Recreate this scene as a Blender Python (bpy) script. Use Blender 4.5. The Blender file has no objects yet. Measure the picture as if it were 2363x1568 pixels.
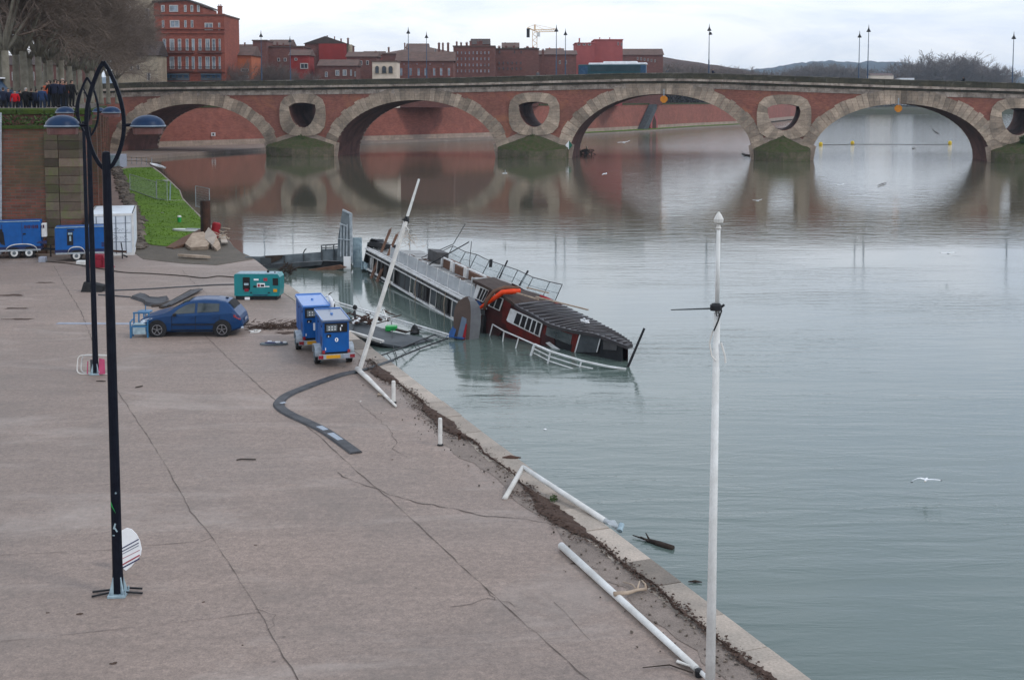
import bpy, math, random
from mathutils import Vector, Matrix, Euler
from mathutils.noise import noise as pnoise
R = math.radians
PI = math.pi
random.seed(11)
scene = bpy.context.scene
COL = scene.collection

# ------------------------------------------------------------------ camera model
# pixel units below are those of a 2363 x 1568 copy of the photograph
FPX, HC, PYR, UC, VC = 2800.0, 10.15, 462.0, 1181.5, 784.0
TILT = math.atan(232.0 / FPX)
CT, ST = math.cos(TILT), math.sin(TILT)

def ray(u, v):
    x = (u - UC) / FPX
    y = -(v - PYR) / FPX
    return Vector((x, CT + y * ST, -ST + y * CT))

CAM = Vector((0, 0, HC))
def G(u, v, z=0.0):
    d = ray(u, v)
    t = (z - HC) / d.z
    return CAM + d * t
def PY(u, v, Y):
    d = ray(u, v)
    return CAM + d * (Y / d.y)
QZ = 0.6
def Q(u, v, dz=0.0):
    return G(u, v, QZ + dz)

# ------------------------------------------------------------------ mesh builder
class MB:
    def __init__(s):
        s.v = []; s.f = []; s.t = []; s.m = []
    def add(s, verts, faces, tint=1.0, mi=0, M=None):
        b = len(s.v)
        if M is not None:
            verts = [M @ Vector(p) for p in verts]
        s.v += [tuple(p) for p in verts]
        for f in faces:
            s.f.append(tuple(i + b for i in f)); s.t.append(tint); s.m.append(mi)
    def box(s, c, d, rot=None, tint=1.0, mi=0, M=None):
        x, y, z = d[0] / 2, d[1] / 2, d[2] / 2
        vs = [Vector(p) for p in ((-x,-y,-z),(x,-y,-z),(x,y,-z),(-x,y,-z),(-x,-y,z),(x,-y,z),(x,y,z),(-x,y,z))]
        if rot is not None:
            e = Euler(rot).to_matrix(); vs = [e @ p for p in vs]
        c = Vector(c)
        s.add([p + c for p in vs], [(0,3,2,1),(4,5,6,7),(0,1,5,4),(1,2,6,5),(2,3,7,6),(3,0,4,7)], tint, mi, M)
    def bbox(s, c, d, r=0.02, tint=1.0, mi=0, M=None):
        # box with chamfered vertical and top edges
        x, y, z = d[0] / 2, d[1] / 2, d[2] / 2
        c = Vector(c); L = []
        for (k, zz) in ((0, -z), (0, z - r), (r, z)):
            a, b = x - k, y - k; q = r
            for (px, py) in ((-a+q,-b),(a-q,-b),(a,-b+q),(a,b-q),(a-q,b),(-a+q,b),(-a,b-q),(-a,-b+q)):
                L.append(c + Vector((px, py, zz)))
        F = [tuple(range(7, -1, -1)), tuple(range(16, 24))]
        for k in range(2):
            for i in range(8):
                j = (i + 1) % 8
                F.append((k*8+i, k*8+j, k*8+8+j, k*8+8+i))
        s.add(L, F, tint, mi, M)
    def beam(s, a, b, w, h, up=(0, 0, 1), tint=1.0, mi=0, M=None):
        a, b = Vector(a), Vector(b)
        d = b - a
        L = d.length
        if L < 1e-6: return
        d /= L
        up = Vector(up)
        if abs(d.dot(up)) > .98: up = Vector((0, 1, 0)) if abs(d.y) < .9 else Vector((1, 0, 0))
        sx = d.cross(up).normalized(); uz = sx.cross(d).normalized()
        vs = []
        for p in (a, b):
            for (i, j) in ((-1,-1),(1,-1),(1,1),(-1,1)):
                vs.append(p + sx * (i * w / 2) + uz * (j * h / 2))
        s.add(vs, [(0,1,2,3),(7,6,5,4),(0,4,5,1),(1,5,6,2),(2,6,7,3),(3,7,4,0)], tint, mi, M)
    def tube(s, pts, r, n=8, caps=True, tint=1.0, mi=0, M=None, flat=1.0):
        pts = [Vector(p) for p in pts]
        m = len(pts)
        if not isinstance(r, (list, tuple)): r = [r] * m
        vs = []; fs = []
        up = None
        for i, p in enumerate(pts):
            d = (pts[min(i+1, m-1)] - pts[max(i-1, 0)])
            if d.length < 1e-9: d = Vector((0,0,1))
            d.normalize()
            if up is None:
                up = Vector((0, 0, 1)) if abs(d.z) < .9 else Vector((0, 1, 0))
            sx = d.cross(up)
            if sx.length < 1e-6: sx = d.cross(Vector((1, 0, 0)))
            sx.normalize(); uz = sx.cross(d).normalized(); up = uz
            for k in range(n):
                a = 2 * PI * k / n
                vs.append(p + sx * (math.cos(a) * r[i]) + uz * (math.sin(a) * r[i] * flat))
        for i in range(m - 1):
            for k in range(n):
                k2 = (k + 1) % n
                fs.append((i*n+k, i*n+k2, (i+1)*n+k2, (i+1)*n+k))
        if caps:
            fs.append(tuple(range(n-1, -1, -1))); fs.append(tuple((m-1)*n + k for k in range(n)))
        s.add(vs, fs, tint, mi, M)
    def lathe(s, prof, n=16, c=(0, 0, 0), tint=1.0, mi=0, M=None):
        vs = []; fs = []; m = len(prof); c = Vector(c)
        for (r, z) in prof:
            for k in range(n):
                a = 2 * PI * k / n
                vs.append(c + Vector((r * math.cos(a), r * math.sin(a), z)))
        for i in range(m - 1):
            for k in range(n):
                k2 = (k + 1) % n
                fs.append((i*n+k, i*n+k2, (i+1)*n+k2, (i+1)*n+k))
        fs.append(tuple(range(n-1, -1, -1))); fs.append(tuple((m-1)*n + k for k in range(n)))
        s.add(vs, fs, tint, mi, M)
    def prism(s, poly, a, b, tint=1.0, mi=0, M=None):
        # poly: list of 3D points (planar); a,b: offset vectors of the two ends
        a, b = Vector(a), Vector(b); n = len(poly)
        vs = [Vector(p) + a for p in poly] + [Vector(p) + b for p in poly]
        fs = [tuple(range(n)), tuple(range(2*n-1, n-1, -1))]
        for i in range(n):
            j = (i + 1) % n
            fs.append((i, n+i, n+j, j))
        s.add(vs, fs, tint, mi, M)
    def blob(s, c, r, seed=0, amp=.25, n=8, m=6, tint=1.0, mi=0, M=None):
        c = Vector(c)
        if not isinstance(r, (tuple, list)): r = (r, r, r)
        vs = []; fs = []
        for i in range(m + 1):
            th = PI * i / m
            for k in range(n):
                ph = 2 * PI * k / n
                d = Vector((math.sin(th) * math.cos(ph), math.sin(th) * math.sin(ph), math.cos(th)))
                q = 1 + amp * pnoise(d * 1.7 + Vector((seed * 3.1, seed, 0)))*1.6
                vs.append(c + Vector((d.x * r[0] * q, d.y * r[1] * q, d.z * r[2] * q)))
        for i in range(m):
            for k in range(n):
                k2 = (k + 1) % n
                fs.append((i*n+k, (i+1)*n+k, (i+1)*n+k2, i*n+k2))
        s.add(vs, fs, tint, mi, M)
    def sheet(s, poly, z, tint=1.0, mi=0, thick=None):
        n = len(poly)
        if thick:
            s.prism([(p[0], p[1], z) for p in poly], (0,0,-thick), (0,0,0), tint, mi)
        else:
            s.add([(p[0], p[1], z) for p in poly], [tuple(range(n))], tint, mi)

def build(name, mb, mats, parent=None, world=False, smooth=False, uv=True, tag=None):
    me = bpy.data.meshes.new(name)
    vs = mb.v
    if world and parent is not None:
        inv = WM[parent.name].inverted()
        vs = [inv @ Vector(p) for p in vs]
    me.from_pydata([tuple(p) for p in vs], [], mb.f)
    if not isinstance(mats, (list, tuple)): mats = [mats]
    for m in mats: me.materials.append(M_[m] if isinstance(m, str) else m)
    me.polygons.foreach_set('material_index', mb.m)
    if smooth:
        me.polygons.foreach_set('use_smooth', [True] * len(mb.f))
    if len(set(mb.t)) > 1 or uv:
        at = me.attributes.new('tint', 'FLOAT', 'FACE')
        at.data.foreach_set('value', mb.t)
    if uv:
        ul = me.uv_layers.new(name='UVMap')
        data = [0.0] * (2 * len(me.loops))
        Z = Vector((0, 0, 1))
        for p in me.polygons:
            n = p.normal
            if abs(n.z) > .8:
                t = Vector((1, 0, 0)); b = Vector((0, 1, 0))
            else:
                t = Vector((-n.y, n.x, 0)).normalized(); b = Vector((0,0,1)) if abs(n.z) < .3 else n.cross(t)
            for li in p.loop_indices:
                co = me.vertices[me.loops[li].vertex_index].co
                data[2*li] = co.dot(t); data[2*li+1] = co.dot(b)
        ul.data.foreach_set('uv', data)
    me.update()
    if smooth == 'auto':
        pass
    o = bpy.data.objects.new(name, me)
    COL.objects.link(o)
    if parent is not None:
        o.parent = parent
        if parent.name in WM: WM[o.name] = WM[parent.name]
    if tag: setp(o, *tag)
    return o

WM = {}
def setp(o, label, cat, group=None):
    o['label'] = label; o['category'] = cat
    if group: o['group'] = group
    return o
def thing(name, label, cat, loc=(0, 0, 0), rot=(0, 0, 0), group=None):
    o = bpy.data.objects.new(name, None); COL.objects.link(o)
    o.empty_display_size = .1
    if not isinstance(rot, (tuple, list)): rot = (0, 0, rot)
    o.location = loc; o.rotation_euler = rot
    setp(o, label, cat, group)
    WM[o.name] = Matrix.Translation(Vector(loc)) @ Euler(rot).to_matrix().to_4x4()
    return o
def struct(o, kind='structure'):
    o['kind'] = kind
    return o
def dup(src, loc, rot=(0, 0, 0), scale=1.0, label=None, group=None):
    def cp(o, par):
        c = o.copy(); COL.objects.link(c); c.parent = par
        for ch in kids.get(o.name, []): cp(ch, c)
        return c
    kids = {}
    for o in bpy.data.objects:
        if o.parent: kids.setdefault(o.parent.name, []).append(o)
    c = cp(src, None)
    if not isinstance(rot, (tuple, list)): rot = (0, 0, rot)
    c.location = loc; c.rotation_euler = rot
    c.scale = (scale,)*3 if not isinstance(scale, (tuple, list)) else scale
    if label: c['label'] = label
    if group: c['group'] = group
    return c

# ------------------------------------------------------------------ materials
M_ = {}
def _nt(name):
    m = bpy.data.materials.new(name); m.use_nodes = True
    nt = m.node_tree; nt.nodes.clear()
    out = nt.nodes.new('ShaderNodeOutputMaterial'); b = nt.nodes.new('ShaderNodeBsdfPrincipled')
    nt.links.new(b.outputs[0], out.inputs['Surface'])
    M_[name] = m
    return m, nt, b
def N(nt, t, **kw):
    n = nt.nodes.new(t)
    for k, v in kw.items():
        if k.startswith('i_'):
            n.inputs[k[2:].replace('_', ' ')].default_value = v
        else: setattr(n, k, v)
    return n
def coords(nt, kind='Object', scale=(1, 1, 1), rot=(0, 0, 0)):
    tc = N(nt, 'ShaderNodeTexCoord'); mp = N(nt, 'ShaderNodeMapping')
    mp.inputs['Scale'].default_value = scale; mp.inputs['Rotation'].default_value = rot
    nt.links.new(tc.outputs[kind], mp.inputs[0])
    return mp.outputs[0]
def noise(nt, vec, scale, detail=4, rough=.6, dist=0):
    n = N(nt, 'ShaderNodeTexNoise'); n.inputs['Scale'].default_value = scale
    n.inputs['Detail'].default_value = detail; n.inputs['Roughness'].default_value = rough
    n.inputs['Distortion'].default_value = dist
    nt.links.new(vec, n.inputs['Vector'])
    return n.outputs[0]
def ramp(nt, fac, stops):
    r = N(nt, 'ShaderNodeValToRGB')
    el = r.color_ramp.elements
    while len(el) < len(stops): el.new(.5)
    for e, (p, c) in zip(el, stops):
        e.position = p; e.color = (c[0], c[1], c[2], 1) if isinstance(c, (tuple, list)) else (c, c, c, 1)
    nt.links.new(fac, r.inputs[0])
    return r.outputs[0]
def mix(nt, fac, a, b, mode='MIX'):
    m = N(nt, 'ShaderNodeMix', data_type='RGBA', blend_type=mode)
    for s, v in ((0, fac), (6, a), (7, b)):
        if hasattr(v, 'is_output'): nt.links.new(v, m.inputs[s])
        elif s == 0: m.inputs[0].default_value = v
        else: m.inputs[s].default_value = (v[0], v[1], v[2], 1) if isinstance(v, (tuple, list)) else (v, v, v, 1)
    return m.outputs[2]
def bump(nt, b, h, dist=.02, strength=1.0):
    n = N(nt, 'ShaderNodeBump'); n.inputs['Distance'].default_value = dist; n.inputs['Strength'].default_value = strength
    nt.links.new(h, n.inputs['Height']); nt.links.new(n.outputs[0], b.inputs['Normal'])
def tinted(nt, col):
    a = N(nt, 'ShaderNodeAttribute', attribute_name='tint')
    return mix(nt, 1.0, col, a.outputs['Fac'], 'MULTIPLY')

def mat(name, col, col2=None, rough=.7, scale=3.0, metal=0.0, bmp=0.0, tint=False, fine=0.0, spec=None, detail=5, contrast=(.35, .65), alpha=1.0, coat=0.0):
    m, nt, b = _nt(name)
    v = coords(nt)
    if col2 is None: col2 = tuple(c * .72 for c in col)
    f = noise(nt, v, scale, detail)
    c = mix(nt, ramp(nt, f, [(contrast[0], 0), (contrast[1], 1)]), col, col2)
    if fine:
        g = noise(nt, v, scale * 14, 3)
        c = mix(nt, fine, c, ramp(nt, g, [(.3, .25), (.7, 1.0)]), 'MULTIPLY')
    if tint: c = tinted(nt, c)
    nt.links.new(c, b.inputs['Base Color'])
    b.inputs['Roughness'].default_value = rough; b.inputs['Metallic'].default_value = metal
    b.inputs['Specular IOR Level'].default_value = spec if spec is not None else (.5 if rough < .45 else .22)
    if coat: b.inputs['Coat Weight'].default_value = coat; b.inputs['Coat Roughness'].default_value = .08
    if alpha < 1: b.inputs['Alpha'].default_value = alpha
    if bmp: bump(nt, b, noise(nt, v, scale * 6, 4), bmp)
    return m

def brick(name, c1, c2, mortar, bw=.4, bh=.1, stain=(.10, .085, .07), stainf=.5, sscale=.25, moss=None, mossr=(.5,.7), msize=.012, bmp=.01, tint=False):
    m, nt, b = _nt(name)
    v = coords(nt, 'UV'); vo = coords(nt)
    br = N(nt, 'ShaderNodeTexBrick')
    br.inputs['Color1'].default_value = (*c1, 1); br.inputs['Color2'].default_value = (*c2, 1); br.inputs['Mortar'].default_value = (*mortar, 1)
    br.inputs['Scale'].default_value = 1; br.inputs['Brick Width'].default_value = bw; br.inputs['Row Height'].default_value = bh
    br.inputs['Mortar Size'].default_value = msize; br.inputs['Mortar Smooth'].default_value = .3
    nt.links.new(v, br.inputs['Vector'])
    c = br.outputs[0]
    s1 = noise(nt, vo, sscale, 6, .65)
    c = mix(nt, ramp(nt, s1, [(.42, 0), (.68, stainf)]), c, stain)
    s2 = noise(nt, vo, sscale * 9, 5, .7)
    c = mix(nt, .55, c, ramp(nt, s2, [(.25, .55), (.75, 1.25)]), 'MULTIPLY')
    if moss:
        s3 = noise(nt, vo, sscale * 1.7, 5, .7, .6)
        c = mix(nt, ramp(nt, s3, [(mossr[0], 0), (mossr[1], .85)]), c, moss)
    if tint: c = tinted(nt, c)
    nt.links.new(c, b.inputs['Base Color'])
    b.inputs['Roughness'].default_value = .88; b.inputs['Specular IOR Level'].default_value = .2
    bump(nt, b, br.outputs['Fac'], -bmp)
    return m

# bricks and stones
brick('bridge_brick', (.33,.118,.085), (.235,.085,.063), (.27,.15,.12), .5, .13, (.17,.085,.065), .65, .16, moss=(.40,.17,.09), mossr=(.52,.75))
brick('quay_brick', (.22,.075,.052), (.13,.055,.04), (.12,.10,.08), .62, .19, (.055,.048,.038), .8, .16, moss=(.06,.065,.03), mossr=(.47,.72), msize=.025)
brick('far_brick', (.33,.11,.08), (.25,.08,.06), (.25,.15,.12), .6, .2, (.17,.08,.06), .6, .06)
brick('house_brick', (.31,.085,.055), (.235,.066,.045), (.2,.1,.08), .6, .2, (.17,.055,.04), .5, .15)
brick('house_dark', (.19,.080,.066), (.145,.064,.055), (.14,.08,.07), .6, .2, (.11,.062,.053), .6, .12)
brick('bridge_stone', (.54,.415,.315), (.42,.325,.245), (.2,.16,.12), 1.1, .45, (.20,.17,.14), .75, .45, moss=(.36,.23,.13), mossr=(.62,.8), tint=True)
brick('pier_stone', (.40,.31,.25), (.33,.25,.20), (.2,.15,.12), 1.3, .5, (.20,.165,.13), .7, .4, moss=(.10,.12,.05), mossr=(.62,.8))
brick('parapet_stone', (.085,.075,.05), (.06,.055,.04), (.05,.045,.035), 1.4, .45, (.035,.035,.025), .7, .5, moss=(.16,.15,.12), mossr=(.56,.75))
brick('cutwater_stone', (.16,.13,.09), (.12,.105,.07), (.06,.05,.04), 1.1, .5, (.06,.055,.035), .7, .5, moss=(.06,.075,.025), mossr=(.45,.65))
brick('cornice_stone', (.52,.43,.36), (.38,.31,.255), (.12,.09,.07), 2.1, .5, (.12,.095,.08), .8, .6, moss=(.13,.10,.08), mossr=(.5,.7))
brick('quoin_stone', (.115,.082,.062), (.085,.07,.05), (.05,.045,.035), 40, 40, (.075,.062,.045), .75, .5, moss=(.085,.095,.035), mossr=(.48,.68), tint=True)
brick('coping_grey', (.34,.30,.26), (.12,.11,.09), (.06,.05,.04), 2.4, .5, (.07,.065,.055), .9, .3, moss=(.07,.07,.05), mossr=(.45,.6))
mat('moss_top', (.05,.085,.016), (.12,.095,.055), .95, 1.6, bmp=.2, fine=.8)
mat('moss_green', (.06,.09,.015), (.03,.05,.012), .95, .6, bmp=.05, fine=.6)
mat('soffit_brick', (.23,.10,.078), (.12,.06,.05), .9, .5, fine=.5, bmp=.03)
# ground
def ground_mat():
    m, nt, b = _nt('quay_concrete')
    v = coords(nt)
    big = noise(nt, v, .09, 5, .6)
    c = mix(nt, ramp(nt, big, [(.35, 0), (.65, 1)]), (.302,.228,.188), (.234,.178,.146))
    mid = noise(nt, coords(nt, scale=(.5, 2.2, 1), rot=(0,0,R(8))), .9, 6, .7)
    c = mix(nt, .6, c, ramp(nt, mid, [(.3, .74), (.7, 1.12)]), 'MULTIPLY')
    med = noise(nt, v, 7, 5, .75)
    c = mix(nt, .75, c, ramp(nt, med, [(.3, .62), (.68, 1.2)]), 'MULTIPLY')
    fine = noise(nt, v, 26, 5, .9)
    c = mix(nt, .85, c, ramp(nt, fine, [(.32, .45), (.62, 1.2)]), 'MULTIPLY')
    vo = N(nt, 'ShaderNodeTexVoronoi'); vo.inputs['Scale'].default_value = 1.1; nt.links.new(v, vo.inputs['Vector'])
    c = mix(nt, ramp(nt, vo.outputs['Distance'], [(.015, .75), (.05, 0)]), c, (.07,.055,.045))
    st = noise(nt, v, .35, 7, .75, .4)
    c = mix(nt, ramp(nt, st, [(.52, 0), (.70, .6)]), c, (.15,.12,.10))
    st2 = noise(nt, coords(nt, scale=(.6, 1.6, 1)), .22, 6, .7, .8)
    c = mix(nt, ramp(nt, st2, [(.54, 0), (.72, .5)]), c, (.40,.34,.30))
    nt.links.new(c, b.inputs['Base Color'])
    rr = ramp(nt, big, [(.35, .78), (.7, .5)])
    nt.links.new(rr, b.inputs['Roughness'])
    bump(nt, b, fine, .006)
ground_mat()
mat('crack_dark', (.085,.065,.055), (.15,.12,.105), .95, 2)
mat('coping_stone', (.50,.42,.35), (.38,.33,.28), .85, 1.4, fine=.4, bmp=.01, tint=True)
mat('edge_gravel', (.30,.245,.21), (.22,.18,.155), .95, 2.5, fine=.5, bmp=.03)
mat('litter', (.062,.038,.028), (.10,.065,.05), .95, 8, fine=.5)
mat('mud', (.115,.088,.06), (.075,.06,.04), .6, 1.0, fine=.5, bmp=.05)
mat('rubble', (.19,.155,.125), (.10,.08,.065), .9, 1.0, fine=.5, bmp=.05, tint=True)
mat('grass', (.115,.21,.012), (.08,.15,.010), .95, .35, fine=.35, bmp=.03)
mat('path', (.24,.17,.14), (.18,.13,.11), .85, .5, fine=.3)
mat('promenade', (.2,.17,.15), None, .85, .5, fine=.3)
mat('land', (.07,.06,.045), (.05,.06,.03), .95, .05)
def asph(): mat('asphalt', (.06,.058,.056), (.045,.044,.043), .85, 1, fine=.3)
asph()
mat('roof_tile', (.16,.10,.083), (.11,.074,.062), .9, .8, fine=.4)
mat('roof_dark', (.085,.062,.055), (.06,.048,.044), .9, .8, fine=.4)
mat('render_orange', (.42,.13,.06), (.34,.10,.05), .85, .5)
mat('render_pink', (.33,.085,.08), (.27,.07,.068), .85, .4)
mat('render_red', (.26,.035,.03), (.21,.03,.028), .85, .4)
mat('render_cream', (.62,.52,.42), (.5,.42,.34), .85, .6)
mat('stone_cream', (.50,.42,.31), (.33,.27,.2), .9, .5, fine=.7)
mat('shutter', (.30,.34,.38), (.24,.27,.3), .7, 2)
mat('win_dark', (.03,.035,.042), (.06,.07,.085), .15, .8)
mat('win_sky', (.30,.36,.42), (.08,.09,.11), .12, .5)
mat('win_frame', (.5,.48,.46), None, .6, 2)
mat('iron', (.02,.02,.022), None, .5, 3)
mat('trunk', (.23,.21,.165), (.14,.125,.095), .9, 1.6, bmp=.03)
mat('twig', (.20,.15,.12), (.13,.10,.082), .95, 1.2)
mat('twig_far', (.17,.135,.12), (.12,.10,.088), .95, .2)
mat('twig_red', (.12,.07,.055), (.09,.055,.045), .95, .2)
mat('twig_dark', (.045,.037,.034), (.03,.026,.022), .95, .2)
mat('hill', (.035,.055,.07), (.022,.036,.05), .95, .012, detail=8)  # bluish base colour carries part of the distance haze
mat('leaf_green', (.05,.09,.02), (.03,.055,.012), .7, 3)
# paints and metals
mat('lamp_paint', (.0035,.0045,.010), (.007,.009,.016), .5, 6, spec=.12)
mat('lamp_blue', (.03,.065,.12), (.02,.045,.09), .35, 3)
mat('dome_paint', (.006,.020,.055), (.010,.030,.075), .4, 5, spec=.15)
mat('dome_rim', (.16,.20,.25), None, .4, 4)
mat('lamp_glass', (.10,.04,.038), (.14,.06,.05), .35, 4)
mat('galv', (.42,.46,.49), (.25,.28,.30), .45, 5, metal=.25)
mat('pale_bluegrey', (.33,.43,.47), (.22,.29,.33), .6, 6)
mat('white_paint', (.74,.74,.72), (.56,.55,.52), .5, 1.6, fine=.15)
mat('white_dirty', (.66,.64,.60), (.42,.40,.37), .6, 2.5, contrast=(.4,.75))
mat('black_rubber', (.012,.012,.013), (.025,.024,.024), .75, 5)
mat('black_paint', (.012,.012,.014), (.02,.02,.022), .5, 5)
mat('gen_blue', (.002,.085,.31), (.002,.066,.24), .45, 2.0, spec=.3)
mat('gen_blue_roof', (.07,.20,.52), (.06,.17,.45), .4, 2.0, coat=.3)
mat('gen_grey_roof', (.085,.12,.19), (.07,.10,.165), .35, 2.0, coat=.3)
mat('gen_teal', (.0,.20,.21), (.0,.165,.18), .4, 2.0, coat=.2)
mat('car_blue', (.002,.038,.125), (.002,.03,.10), .35, 1.5, coat=.12, spec=.3)
mat('car_glass', (.02,.028,.03), (.05,.06,.06), .06, 2, coat=.5)
mat('rim_metal', (.45,.46,.48), (.3,.3,.32), .3, 8, metal=.8)
mat('lamp_red', (.28,.01,.02), (.2,.01,.015), .25, 5, coat=.5)
mat('lamp_clear', (.62,.68,.75), (.4,.45,.5), .15, 9, coat=.6)
mat('plate_yellow', (.60,.30,.02), (.55,.27,.02), .5, 5)
mat('plate_grey', (.32,.34,.40), None, .5, 5)
mat('marking_white', (.8,.8,.8), (.75,.75,.75), .5, 5)
mat('text_maroon', (.06,.02,.05), None, .5, 5)
mat('cont_white', (.70,.74,.77), (.56,.60,.64), .55, 1.2)
mat('seam_grey', (.14,.17,.20), None, .6, 5)
mat('red_plastic', (.25,.012,.03), (.17,.01,.02), .5, 5)
mat('pink_panel', (.42,.06,.13), (.35,.05,.11), .5, 5)
mat('blue_plastic', (.02,.11,.24), (.03,.15,.28), .4, 5)
mat('green_plastic', (.01,.32,.06), None, .4, 5)
mat('hose_black', (.040,.040,.045), (.075,.075,.08), .6, 2.5, fine=.3)
mat('hose_wet', (.10,.15,.22), None, .12, 3)
mat('wood_pale', (.42,.33,.25), (.28,.21,.155), .85, 3)
mat('wood_dark', (.05,.037,.028), (.028,.02,.016), .8, 3)
mat('wood_brown', (.16,.085,.055), (.10,.055,.038), .8, 3)
mat('steel_grey', (.17,.20,.215), (.10,.115,.125), .6, 1.8, fine=.3)
mat('steel_dark', (.075,.085,.09), (.045,.05,.055), .6, 1.8, fine=.3)
mat('rust', (.075,.035,.022), (.04,.022,.016), .85, 2)
mat('boat_grey', (.10,.098,.10), (.065,.062,.062), .7, 2.2, fine=.3)
mat('boat_black', (.012,.013,.015), (.03,.03,.032), .5, 2)
mat('boat_deck', (.44,.44,.43), (.22,.215,.205), .6, 1.4, fine=.4)
mat('boat_white', (.70,.70,.70), (.5,.49,.47), .5, 3)
mat('boat_maroon', (.055,.009,.009), (.025,.009,.009), .45, 2, coat=.15)
mat('boat_red', (.12,.013,.010), (.07,.011,.009), .5, 3)
mat('cabin_roof', (.030,.027,.030), (.055,.045,.045), .38, 2.2, fine=.4)
mat('roof_rust', (.055,.036,.030), (.085,.06,.048), .8, 3, fine=.6, bmp=.03)
mat('panel_brown', (.115,.08,.065), (.085,.06,.05), .6, 2)
mat('panel_grey', (.16,.165,.17), (.12,.12,.13), .5, 2)
mat('panel_blue', (.10,.15,.22), (.14,.17,.22), .4, 4)
mat('tarp_blue', (.02,.075,.22), (.015,.05,.15), .55, 4)
mat('orange_rubber', (.75,.06,.008), (.60,.045,.008), .45, 3)
mat('red_rubber', (.30,.015,.02), (.22,.01,.015), .5, 3)
mat('clear_sheet', (.50,.53,.55), (.38,.41,.43), .3, 2, alpha=.55)
mat('clear_sheet_far', (.5,.6,.62), None, .15, 2, alpha=.22)
mat('interior_dark', (.010,.009,.010), (.022,.020,.020), .7, 2)
mat('bus_teal', (.02,.07,.085), (.015,.055,.07), .4, 1.5, spec=.2)
mat('bus_white', (.78,.80,.82), None, .4, 1)
mat('bus_blue', (.015,.05,.10), (.04,.09,.16), .4, 1.5, spec=.2)
mat('bus_glass', (.02,.045,.055), (.035,.06,.07), .4, 1, spec=.15)
mat('crane_yellow', (.80,.62,.42), (.7,.5,.32), .5, 2)
mat('sign_orange', (.62,.22,.012), None, .5, 3)
mat('sign_green', (.02,.16,.10), None, .5, 3)
mat('buoy_yellow', (.75,.52,.0), None, .4, 3)
mat('gull_white', (.82,.82,.82), (.6,.62,.65), .7, 8)
mat('gull_grey', (.35,.38,.42), None, .7, 8)
mat('skin', (.42,.25,.18), None, .6, 9)
for nm, c in (('navy',(.012,.016,.035)),('black',(.010,.010,.012)),('blue',(.02,.04,.10)),('red',(.42,.008,.015)),('orange',(.40,.09,.04)),('grey',(.12,.12,.13)),('jeans',(.025,.035,.06)),('brown',(.10,.04,.03))):
    mat('cloth_' + nm, c, None, .9, 6)
mat('hair', (.03,.022,.018), None, .8, 9)
mat('hair_grey', (.35,.33,.31), None, .8, 9)
mat('navy_paint', (.012,.02,.10), None, .4, 5)
mat('red_stripe', (.35,.03,.05), None, .4, 5)

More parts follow.
